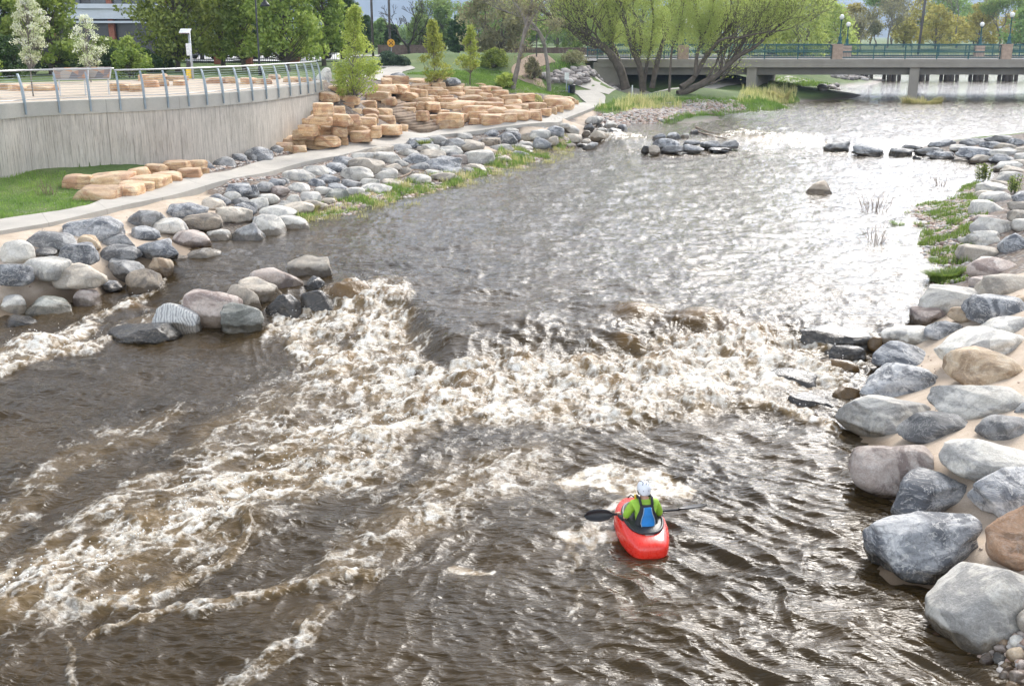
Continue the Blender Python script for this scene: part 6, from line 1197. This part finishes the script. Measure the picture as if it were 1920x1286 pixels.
g6 = patchy(fill([polyg((1120, 205), (1180, 186), (1260, 186), (1280, 205), (1180, 212)), polyg((1380, 195), (1490, 195), (1495, 170), (1400, 170))], 9000, 40), .8, .0); blades('grass', g6, .75, .03, LM['dry'], 41, 'tall pale reeds on the bank before the willows', lean=.35)
g8 = fill([polyg((860, 175), (1000, 178), (1080, 178), (1090, 172), (1000, 150), (900, 130), (800, 135), (760, 140), (860, 150))], 26000, 44, plat=False); blades('grass', g8, .14, .03, LM['grass'], 45, 'mown lawn above the sandstone terraces', dens_t=.45 + .4 * pn(g8[:, 0] * .4, g8[:, 1] * .4, 2))
g9 = fill([polyg((1010, 130), (1060, 110), (1110, 108), (1160, 125), (1170, 138), (1060, 132))], 8000, 46, plat=False); blades('grass', g9, .4, .04, LM['grass'], 47, 'long grass over the mound beside the bridge')
g10 = fill([polyg((1440, 168), (1560, 166), (1560, 158), (1500, 148), (1440, 150))], 5000, 48, plat=False); blades('grass', g10, .3, .04, LM['grass'], 49, 'green bank seen under the bridge')
def tuft(px, py, wpx, ht, n, mat, label, seed, lean=.8, wd=.014, name='grass_tuft', group=None):
    c = onground(px, py, plat=False); rg_ = np.random.default_rng(seed); r_ = wpx / 2 * depth(c) / FPX * .55; a = rg_.uniform(0, 6.28, n); q = rg_.uniform(0, 1, n) ** .5 * r_
    B = np.c_[c[0] + np.cos(a) * q, c[1] + np.sin(a) * q, np.full(n, c[2])]; B[:, 2] = np.maximum(H(B[:, 0], B[:, 1], False), c[2] - .1); blades(name, B, ht, wd, mat, seed, label, lean, None, 'grass tuft'); o = bpy.context.scene.collection.objects[-1]
    if group: o['group'] = group
def stemplant(px, py, ht, n, label, seed, mat='green', spread=.25, leafl=.10):
    c = onground(px, py, plat=False); rg_ = np.random.default_rng(seed); r = empty('leafy_weed', c); tag(r, label, 'plant'); m = MB(); L = []; A = []
    for i in range(n):
        a = rg_.uniform(0, 6.28); b = np.array((math.cos(a), math.sin(a), 0)) * rg_.uniform(0, spread); h_ = ht * rg_.uniform(.6, 1); t = b * 1.8 + np.array((0, 0, h_)); P_ = bend(b, t, rg_, 5, .05); m.tube(P_, .008, 4, False)
        for j in range(24):
            f = rg_.uniform(.15, 1); L.append(b + (t - b) * f + rg_.normal(size=3) * .02); a2 = rg_.uniform(0, 6.28); A.append((math.cos(a2), math.sin(a2), .5))
    m.build('stems', LM['dark'], r); L = np.array(L); foliage('leaves', L + np.array(A) * leafl * .4, .045, LM[mat], r, rg_, long=2.8, align=np.array(A) * 2)
tuft(1772, 528, 84, .42, 2600, LM['grass'], 'dense round tuft of long green grass above the long pale boulder', 50, 1.3, .016); tuft(1683, 425, 34, .3, 500, LM['grass'], 'small bright grass tuft at the water edge of the right gravel bar', 51)
tuft(1820, 372, 24, .3, 300, LM['grass'], 'narrow grass tuft under the leafy weed on the right bank', 52); tuft(1770, 430, 26, .22, 300, LM['grass'], 'short tuft in the middle of the right gravel bar', 53)
tuft(795, 277, 34, .35, 700, LM['green'], 'dark green tuft among the boulders below the path', 54, .9, .03); tuft(834, 288, 24, .3, 400, LM['green'], 'smaller dark green tuft right of the first among the boulders', 55, .9, .03)
tuft(590, 395, 40, .3, 600, LM['dry'], 'yellow grass tuft left end of the left gravel bar', 56); tuft(560, 425, 30, .3, 500, LM['dry'], 'yellow grass tuft at the water below the left gravel bar', 57); tuft(1210, 200, 60, .8, 500, LM['dry'], 'tall pale weeds right of the path bend', 58, .3, .03)
tuft(1458, 190, 70, 1.2, 1500, LM['dry'], 'big pale bushy tuft in front of the left bridge pier', 59, .6, .04); tuft(1728, 195, 130, .8, 2600, LM['dry'], 'pale grass clump round the foot of the middle bridge pier', 60, .9, .035)
stemplant(1845, 342, .85, 22, 'tall dark leafy weed at the top of the right gravel bar', 61); stemplant(1902, 362, .7, 12, 'leafy weed between boulders at the right picture edge', 62)
for i, (px, py, n, s_) in enumerate(((1638, 398, 26, 1), (1640, 462, 18, .8), (1765, 352, 16, .8), (95, 366, 16, .7))):
    c = onground(px, py, plat=False); rg_ = np.random.default_rng(70 + i); m = MB()
    for j in range(n):
        a = rg_.uniform(0, 6.28); sp = rg_.uniform(.1, .8) * s_; P_ = bend((math.cos(a) * sp * .4, math.sin(a) * sp * .4, -.1), (math.cos(a) * sp, math.sin(a) * sp, rg_.uniform(.3, .85) * s_), rg_, 4, .08); m.tube(P_, [.012, .01, .008, .006, .004], 4, False)
        if j % 2: q = P_[2]; m.tube([q, q + np.array((math.cos(a + 1) * .12, math.sin(a + 1) * .12, .2))], .005, 3, False)
    o = m.build('twiggy_shrub', simple('twigs', (.20, .14, .10), .9) if i == 0 else bpy.data.materials['twigs'], None, True); o.location = c; tag(o, ['bare twiggy shrub standing in the water left of the gravel bar', 'bare twigs in the shallow water nearer than the twiggy shrub', 'thin dry twigs at the far tip of the right gravel bar', 'small leafless shrub in the grass at the wall foot'][i], 'shrub')
# driftwood
DW = simple('driftwood', (.24, .18, .13), .9, 0, .3, 3)
for i, (pts_, r_, lab) in enumerate([([(748, 335), (765, 328), (785, 320), (797, 322), (800, 328)], .05, 'curved driftwood branch lying across the boulders below the path'), ([(1300, 245), (1330, 255), (1362, 262)], .07, 'driftwood branches caught on the rock pile, nearer one'), ([(1305, 240), (1345, 252), (1370, 256)], .05, 'driftwood branches caught on the rock pile, farther one')]):
    p0 = onground(*pts_[0], plat=False); L = []
    for a, b in pts_: g_ = onground(a, b, .12 if a > 1000 else .3, plat=False); L.append(g_ + (0, 0, .15 if a > 1000 else .32) - p0)
    o = MB().tube(smooth_line(np.array(L), 12)[0], [r_ * (1 - .05 * k) for k in range(12)], 6).build('driftwood', DW, None, True); o.location = p0; tag(o, lab, 'driftwood')
sel = np.nonzero((FoN > .75) & (foam > .35))[0]; rg_ = np.random.default_rng(90); sel = rg_.choice(sel, 1500); V0, F0 = ico(1); hh_ = rg_.exponential(.09, 1500) + .01
C = np.c_[X[sel], Y[sel], Zw[sel]] + rg_.normal(size=(1500, 3)) * .05; C[:, 2] = Zw[sel] + np.minimum(hh_, .4); rs = rg_.uniform(.005, .015, 1500) * (1.2 - np.minimum(hh_, .4) * 1.5)
DR, nt, bs = newmat('droplets'); bs.inputs['Base Color'].default_value = (.8, .78, .74, 1); bs.inputs['Roughness'].default_value = .3
tag(mesh('spray', (V0[None] * rs[:, None, None] + C[:, None]).reshape(-1, 3), (F0[None] + (np.arange(1500) * len(V0))[:, None, None]).reshape(-1, 3), DR), 'white droplets thrown up by the rapid', kind='stuff')
# ------------------------------------------------------------------ hills and air
n1, n2 = 120, 24; ths = np.linspace(-R(60), R(60), n1); V = []
for j in range(n2):
    D = 3200 + j * 150
    for t in ths:
        k = j / (n2 - 1); e = 430 * math.sin(min(1, k * 1.25) * math.pi / 2) * (.75 + .3 * float(pn(np.array([t * 5.0]), np.array([k * 2.0]), 3.0)[0]) + .12 * float(pn(np.array([t * 19.0]), np.array([k * 6.0]), 1.0)[0])); V.append((D * math.sin(t), D * math.cos(t), e + 4 * (j > 0)))
hm, nt, bs = newmat('far_hills'); g_ = N(nt, 'ShaderNodeNewGeometry').outputs['Position']; nt.links.new(ramp(nt, noise(nt, g_, .004, 6, .6), [(.42, (.05, .07, .07)), (.62, (.09, .11, .10)), (.76, (.4, .42, .45))]), bs.inputs['Base Color']); bs.inputs['Roughness'].default_value = 1
tag(mesh('hills', V, gridfaces(n2, n1), hm), kind='structure')
if HAZE:
    hz, nt, bs = newmat('haze'); nt.nodes.remove(bs); pv = N(nt, 'ShaderNodeVolumePrincipled'); pv.inputs['Density'].default_value = HAZE; pv.inputs['Color'].default_value = (.55, .72, 1, 1); pv.inputs['Anisotropy'].default_value = .2
    nt.links.new(pv.outputs[0], nt.nodes['Material Output'].inputs[1]); hb = MB().box((0, 3000, 380), (9000, 9000, 770)).build('haze', hz); tag(hb, kind='stuff')
# ------------------------------------------------------------------ kayak and paddler
bow, ste = P(1180, 938, .20), P(1224, 1045, .06); kc = (bow + ste) / 2; yaw = math.atan2(bow[1] - ste[1], bow[0] - ste[0]) - math.pi / 2
KL = float(np.linalg.norm((bow - ste)[:2])); kz = float(np.mean(wz(np.linspace(kc[0] - .25, kc[0] + .25, 5), np.linspace(kc[1] - .5, kc[1] + .5, 5)))) + .0
kc[2] = kz
kroot = empty('kayak', kc, yaw); tag(kroot, 'short red whitewater kayak with black spray skirt, seen from its stern', 'kayak')
REDP, nt, bs = newmat('red_plastic'); bs.inputs['Base Color'].default_value = (.80, .035, .018, 1); tcc = N(nt, 'ShaderNodeTexCoord').outputs['Object']; nt.links.new(ramp(nt, noise(nt, mapping(nt, tcc, (9, 1.5, 9)), 3, 5, .7), [(.4, .2), (.62, .45)]), bs.inputs['Roughness']); bs.inputs['Coat Weight'].default_value = .3
bump(nt, bs, noise(nt, N(nt, 'ShaderNodeTexCoord').outputs['Object'], 9, 3), .08, .01)
NEO = simple('black_neoprene', (.018, .018, .02), .38, 0, .2, 8, .2); L_ = KL / 2
st_ = [(-1.0, .13, .10, -.03), (-.97, .185, .155, -.07), (-.85, .235, .19, -.11), (-.6, .295, .235, -.13), (-.3, .335, .275, -.14), (0, .345, .295, -.14), (.3, .33, .30, -.14), (.6, .27, .27, -.12), (.8, .20, .24, -.07), (.93, .13, .215, -.0), (1.0, .05, .18, .06)]
ts = np.linspace(-1, 1, 41); arr = np.array(st_); Wd, Zt, Zb = [np.interp(ts, arr[:, 0], arr[:, k]) for k in (1, 2, 3)]; nR = 32; V = []
for t, w_, zt, zb in zip(ts, Wd, Zt, Zb):
    zm = zb + (zt - zb) * .55
    for k in range(nR):
        a = 2 * math.pi * k / nR; c, s = math.cos(a), math.sin(a); x = w_ * math.copysign(abs(c) ** .62, c); z = zm + (zt - zm) * abs(s) ** .75 if s >= 0 else zm - (zm - zb) * abs(s) ** .55
        V.append((x, t * L_, z))
F = [(i * nR + k, (i + 1) * nR + k, (i + 1) * nR + (k + 1) % nR, i * nR + (k + 1) % nR) for i in range(40) for k in range(nR)] + [tuple(range(nR)), tuple(40 * nR + k for k in range(nR - 1, -1, -1))]
F = [f[::-1] for f in F]
o = mesh('hull', V, F, REDP, kroot); s = o.modifiers.new('sub', 'SUBSURF'); s.levels = 1; s.render_levels = 1
def zdeck(y): return float(np.interp(y / L_, arr[:, 0], arr[:, 2]))
ring = [(.255 * math.copysign(abs(math.cos(a)) ** .8, math.cos(a)), -.08 + .43 * math.sin(a)) for a in np.linspace(0, 2 * math.pi, 49)]
MB().tube([(x, y, zdeck(y) + .012 - .03 * (x / .26) ** 2) for x, y in ring], .022, 8, False).build('cockpit_rim', NEO, kroot, True)
V = []; F = []; nS = 36; prof = [(1.0, .0), (.9, .01), (.72, .012), (.6, .02), (.5, .05), (.46, .09)]
for r_, z_ in prof:
    for k in range(nS):
        a = 2 * math.pi * k / nS; x = .255 * math.copysign(abs(math.cos(a)) ** .8, math.cos(a)) * r_; y = -.08 + .43 * math.sin(a) * (r_ if r_ > .6 else r_ * .85); V.append((x, y, zdeck(y) + .012 - .03 * (x / .26) ** 2 + z_))
for i in range(len(prof) - 1):
    for k in range(nS): a, b = i * nS + k, i * nS + (k + 1) % nS; F.append((a, b, b + nS, a + nS))
F.append(tuple((len(prof) - 1) * nS + k for k in range(nS))); sk = mesh('spray_skirt', V, F, NEO, kroot)
MB().tube([(-.07, -.66 * L_ / .95, zdeck(-.62) + .002), (-.05, -.67 * L_ / .95, zdeck(-.62) + .02), (.05, -.67 * L_ / .95, zdeck(-.62) + .02), (.07, -.66 * L_ / .95, zdeck(-.62) + .002)], .012, 6).build('grab_handle', simple('handle_grey', (.35, .25, .22), .4), kroot, True)
MB().lathe((.13, .72 * L_, zdeck(.72 * L_) - .0), [(.03, -.02), (.03, .008), (.012, .012)], 12).build('drain_plug', NEO, kroot, True)
MB().tube([(-.05, .86 * L_, .232), (0, .87 * L_, .27), (.05, .86 * L_, .232)], .01, 6).build('grab_handle', NEO, kroot, True)
# body: one continuous skinned surface
def skin(name, verts, edges, radii, mat, parent, root=0, sub=2):
    me = bpy.data.meshes.new(name); me.from_pydata([tuple(v) for v in verts], edges, []); o = bpy.data.objects.new(name, me); COL.objects.link(o); o.parent = parent
    m = o.modifiers.new('skin', 'SKIN'); m.use_smooth_shade = True
    for i, v in enumerate(me.skin_vertices[0].data): v.radius = radii[i] if isinstance(radii[i], tuple) else (radii[i], radii[i]); v.use_root = (i == root)
    s_ = o.modifiers.new('sub', 'SUBSURF'); s_.levels = sub; s_.render_levels = sub; me.materials.append(mat); return o
SKINM = simple('skin', (.50, .28, .19), .5, 0, .06, 6, 0); GRN = simple('lime_jacket', (.30, .52, .045), .6, 0, .18, 14, .25); BLU = simple("blue_vest_fabric", (.008, .20, .55), .55, 0, .15, 12, .3); BLK = simple('black_fabric', (.014, .015, .018), .65, 0, .25, 12, .3); HELM = simple('white_helmet_shell', (.74, .76, .80), .28, 0, .04, 5, 0)
pz = .02; proot = empty('person', kc + (.15 * math.sin(yaw), -.15 * math.cos(yaw), -.03), yaw + .06); tag(proot, 'paddler in white helmet, lime jacket and blue vest sitting in the red kayak', 'person')
S = .86
def sv(*p): return tuple(S * q for q in p)
hip, wst, chs, shd, nck, hdb, hdm, hdt = sv(0, -.12, .16), sv(0, -.10, .34), sv(0, -.06, .52), sv(0, -.02, .645), sv(0, .0, .72), sv(0, .02, .79), sv(0, .035, .86), sv(0, .03, .935)
VV = [hip, wst, chs, shd, nck, hdb, hdm, hdt]; RR_ = [(.14 * S, .11 * S), (.115 * S, .085 * S), (.13 * S, .09 * S), (.085 * S, .06 * S), (.055 * S, .058 * S), (.062 * S, .07 * S), (.078 * S, .092 * S), (.06 * S, .07 * S)]
EE = [(i, i + 1) for i in range(7)]
hands = {}
for sx in (-1, 1):
    b = len(VV); VV += [sv(sx * .17, -.01, .625), sv(sx * .245, .04, .47), sv(sx * .285, .05, .355), sv(sx * .30, .21, .30), sv(sx * .31, .345, .275)]; RR_ += [.055 * S, .047 * S, .042 * S, .036 * S, (.03 * S, .026 * S)]; EE += [(3, b)] + [(b + i, b + i + 1) for i in range(4)]; hands[sx] = np.array(sv(sx * .31, .345, .275))
    c = len(VV); VV += [sv(sx * .10, .0, .12), sv(sx * .20, .30, .17), sv(sx * .12, .60, .06)]; RR_ += [.085 * S, .07 * S, .05 * S]; EE += [(0, c), (c, c + 1), (c + 1, c + 2)]
bodyo = skin('body', VV, EE, RR_, SKINM, proot, 0)
# jacket sleeves and torso (lime), trunk below and cuffs black
jv = [sv(0, -.09, .36), sv(0, -.055, .52), sv(0, -.015, .645), sv(0, .0, .70)]; jr = [(.145 * S, .112 * S), (.168 * S, .122 * S), (.122 * S, .092 * S), (.07 * S, .07 * S)]; je = [(0, 1), (1, 2), (2, 3)]
for sx in (-1, 1):
    b = len(jv); jv += [sv(sx * .172, -.01, .628), sv(sx * .248, .04, .47), sv(sx * .287, .052, .36)]; jr += [.082 * S, .070 * S, .060 * S]; je += [(2, b), (b, b + 1), (b + 1, b + 2)]
skin('jacket', jv, je, jr, GRN, proot, 1)
for sx in (-1, 1): skin('lower_sleeve', [sv(sx * .283, .045, .375), sv(sx * .292, .07, .345), sv(sx * .30, .21, .30), sv(sx * .31, .33, .277)], [(0, 1), (1, 2), (2, 3)], [.055 * S, .055 * S, .046 * S, .036 * S], BLK, proot)
skin('dry_trousers', [sv(0, -.12, .14), sv(0, -.105, .27), sv(0, -.09, .38)], [(0, 1), (1, 2)], [(.178 * S, .135 * S), (.165 * S, .125 * S), (.152 * S, .118 * S)], BLK, proot)
# vest: shell over the back with blue centre panel and black side panels
def shell(name, pts_half, mat, yoff, parent, both=True):
    V = []; F = []; n = len(pts_half); m = 9
    for z, w0, w1 in pts_half:      # row at height z spanning from x=w0 to x=w1 wrapped round the back
        for k in range(m):
            x = w0 + (w1 - w0) * k / (m - 1); a = np.clip(x / .20, -1, 1); y = float(np.interp(z, [.16, .36, .52, .645], [-.125, -.09, -.055, -.02])) - .142 * math.sqrt(max(0.04, 1 - a * a * .9)) - yoff; V.append(sv(x, y, z))
    for i in range(n - 1):
        for k in range(m - 1): q = i * m + k; F.append((q, q + 1, q + m + 1, q + m))
    o = mesh(name, V, F, mat, parent); s_ = o.modifiers.new('solid', 'SOLIDIFY'); s_.thickness = .03 * S; s_.offset = 0; b_ = o.modifiers.new('sub', 'SUBSURF'); b_.levels = 2; b_.render_levels = 2; return o
vest = shell('vest', [(.20, -.17, .17), (.28, -.18, .18), (.36, -.185, .185), (.44, -.175, .175), (.52, -.145, .145), (.58, -.115, .115), (.63, -.11, .11), (.665, -.105, .105)], BLK, 0, proot)
shell('back_panel', [(.20, -.085, .085), (.23, -.088, .088), (.262, -.088, .088)], BLU, .022, vest); shell('back_panel', [(.285, -.088, .088), (.34, -.10, .10), (.40, -.115, .115), (.47, -.10, .10), (.54, -.072, .072), (.60, -.062, .062), (.635, -.06, .06)], BLU, .022, vest)
for sx in (-1, 1): MB().tube([sv(sx * .09, -.155, .655), sv(sx * .10, -.07, .745), sv(sx * .105, .05, .735), sv(sx * .10, .13, .62)], .022 * S, 6).build('shoulder_strap', BLK, vest, True)
sh_ = simple('piping_grey', (.35, .42, .48), .5)
for sx in (-1, 1): MB().tube([sv(sx * w_, float(np.interp(z, [.16, .36, .52, .645], [-.125, -.09, -.055, -.02])) - .142 * math.sqrt(1 - (w_ / .2) ** 2 * .9) - .046, z) for z, w_ in ((.285, .088), (.34, .10), (.40, .115), (.47, .10), (.54, .072), (.60, .062), (.635, .06))], .0045, 4).build('piping', sh_, vest, True)
MB().tube([sv(.06, -.275, .30), sv(.12, -.26, .315), sv(.17, -.20, .33), sv(.20, -.12, .36)], .008, 5).tube([sv(.06, -.275, .30), sv(.045, -.28, .31), sv(.05, -.28, .33), sv(.07, -.275, .32)], .006, 5).build('tow_clip', simple('clip_metal', (.5, .5, .5), .3, .8, .05, 5, 0), vest, True)
V = []; m_ = MB()
# helmet: a shell with ridge slots, strap and ear flaps, over face and hair
hc = np.array(sv(0, .035, .865)); V, F = ICO[4]; V = V * np.array((.108, .132, .122)) * S; keep = V[:, 2] < -.035 * S; V[:, 2] = np.where(keep, -.035 * S - (V[:, 2] + .035 * S) * .02, V[:, 2]); V[:, 2] -= np.where((V[:, 1] < 0), .05 * S * sm(-V[:, 1], .0, .1) * sm(-V[:, 2], -.02, .03), 0)
ho = mesh('helmet', V + hc, F, HELM, proot)
for sx in (-.55, .15, .75):
    L = []
    for t in np.linspace(-.35, .75, 9): a = t; x = sx * .075 + .012 * math.sin(t * 5); yy = -math.sin(a) * .132; zz = math.cos(a) * .122; q = math.sqrt(max(.2, 1 - (x / .108) ** 2)); L.append(hc + np.array((x, yy * q, zz * q)) * S * 1.005)
    MB().tube(L, .0045, 5).build('vent_slot', BLK, ho, True)
for a in (-1.1, -.4, .4, 1.1): q = hc + np.array((math.sin(a) * .105, -math.cos(a) * .128, .0)) * S; MB().tube([q + (0, .004, 0), q - (0, .004, 0)], .007, 8).build('rivet', BLK, ho, True)
for sx in (-1, 1): MB().tube([hc + np.array((sx * .10, .0, -.03)) * S, hc + np.array((sx * .075, .03, -.11)) * S, hc + np.array((0, .06, -.135)) * S], .008, 5).build('chin_strap', BLK, ho, True)
hair = simple('dark_hair', (.05, .03, .02), .8); V, F = ICO[3]; mesh('hair', V * np.array((.082, .07, .06)) * S + hc + np.array((0, -.03, -.065)) * S, F, hair, proot)
# face on the far side: nose, eyes, mouth, ears
MB().tube([hc + np.array((0, .095, .0)) * S, hc + np.array((0, .128, -.035)) * S, hc + np.array((0, .10, -.045)) * S], [.009, .014, .006], 6).build('nose', SKINM, proot, True)
for sx in (-1, 1):
    V, F = ICO[2]; mesh('eye', V * .013 * S + hc + np.array((sx * .034, .100, -.005)) * S, F, WH, proot); mesh('ear', V * np.array((.012, .022, .032)) * S + hc + np.array((sx * .084, .0, -.035)) * S, F, SKINM, proot)
MB().tube([hc + np.array((-.024, .095, -.075)) * S, hc + np.array((0, .108, -.077)) * S, hc + np.array((.024, .095, -.075)) * S], .005, 5).build('mouth', simple('lips', (.35, .12, .10), .5), proot, True)
MB().tube([sv(-.125, .03, .66), sv(-.14, .035, .76)], .016, 6).build('yellow_whistle', YE, proot, True)
# paddle: placed by its two blade tips
A = P(1094, 966, kz + .42); Bp = P(1326, 953, kz + .30); cy, sy_ = math.cos(yaw + .06), math.sin(yaw + .06)
PB = np.array(proot.location)
hL = PB + np.array((hands[-1][0] * cy - hands[-1][1] * sy_, hands[-1][0] * sy_ + hands[-1][1] * cy, hands[-1][2] + .02)); hR = PB + np.array((hands[1][0] * cy - hands[1][1] * sy_, hands[1][0] * sy_ + hands[1][1] * cy, hands[1][2] + .02))
md = (hL + hR) / 2; d = hR - hL; d /= np.linalg.norm(d)
for sgn, px_t in ((-1, 1094), (1, 1326)):      # blade tip distance so that the length matches
    best = min(np.linspace(.5, 1.4, 181), key=lambda s__: abs((960 + FPX * (md + d * sgn * s__)[0] / depth(md + d * sgn * s__)) - px_t))
    if sgn < 0: la = best
    else: lb_ = best
pr = empty('paddle', md); tag(pr, 'black double-bladed paddle held across the red kayak', 'paddle')
MB().tube([-d * (la - .40), d * (lb_ - .40)], .0155, 10).build('shaft', BLK, pr, True)
upv = np.array((0, 0, 1.0)); fwd = np.cross(upv, d); fwd /= np.linalg.norm(fwd); up2 = np.cross(d, fwd)
def blade(sgn, Lb, tw):
    c, s_ = math.cos(tw), math.sin(tw); w_dir = fwd * c + up2 * s_; nrm = np.cross(d, w_dir); V = []; F = []; n = 14; m = 7
    for i in range(n + 1):
        t = i / n; hw = .086 * math.sin(math.pi * min(1, t * .80 + .10)) ** .7 * (min(1, t * 5 + .2)) * (1 if t < .82 else math.sqrt(max(0.02, 1 - ((t - .82) / .18) ** 2)))
        for k in range(m):
            u = (k / (m - 1) - .5) * 2; V.append(d * sgn * (Lb - .42 + .42 * t) + w_dir * (hw * u + .012 * t) + nrm * (.022 * u * u * 1.0 + .03 * t * t))
    for i in range(n):
        for k in range(m - 1): q = i * m + k; F.append((q, q + 1, q + m + 1, q + m))
    o = mesh('blade', V, F, simple('carbon_blade', (.012, .012, .013), .32, 0, .1, 5, 0) if 'carbon_blade' not in bpy.data.materials else bpy.data.materials['carbon_blade'], pr); s2 = o.modifiers.new('solid', 'SOLIDIFY'); s2.thickness = .008; s2.offset = 0
blade(-1, la, 1.2); blade(1, lb_, -.25)
# hands: palm, four bent fingers and a thumb closed on the shaft
for sx, hp in ((-1, hL), (1, hR)):
    hp = md + d * float((hp - md).dot(d)); loc = lambda q: np.array(q) - np.array(proot.location)
    def tl(q): q = loc(q); a = -(yaw + .06); return (q[0] * math.cos(a) - q[1] * math.sin(a), q[0] * math.sin(a) + q[1] * math.cos(a), q[2])
    back = -fwd * 1.0 if (np.dot(-fwd, kc - hp) > 0) else fwd
    pv = [tl(hp + back * .055 + upv * .0), tl(hp + back * .02 + upv * .024)]
    ve = [pv[0], pv[1]]; ed = [(0, 1)]; ra = [(.028, .018), (.036, .014)]
    for j, ln_ in enumerate((.9, 1.0, .95, .78)):
        o_ = d * (j - 1.5) * .0205; b = len(ve)
        ve += [tl(hp + o_ + back * .004 + upv * .028 * 1.0), tl(hp + o_ - back * .022 * ln_ + upv * .020), tl(hp + o_ - back * .024 * ln_ - upv * .008), tl(hp + o_ - back * .004 - upv * .025)]; ra += [.0095, .009, .0085, .0075]; ed += [(1, b), (b, b + 1), (b + 1, b + 2), (b + 2, b + 3)]
    b = len(ve); ve += [tl(hp - d * sx * .045 + back * .025 - upv * .004), tl(hp - d * sx * .042 - back * .002 - upv * .026), tl(hp - d * sx * .025 - back * .018 - upv * .024)]; ra += [.011, .0095, .008]; ed += [(0, b), (b, b + 1), (b + 1, b + 2)]
    skin('hand', ve, ed, ra, SKINM, bodyo, 0, 2)
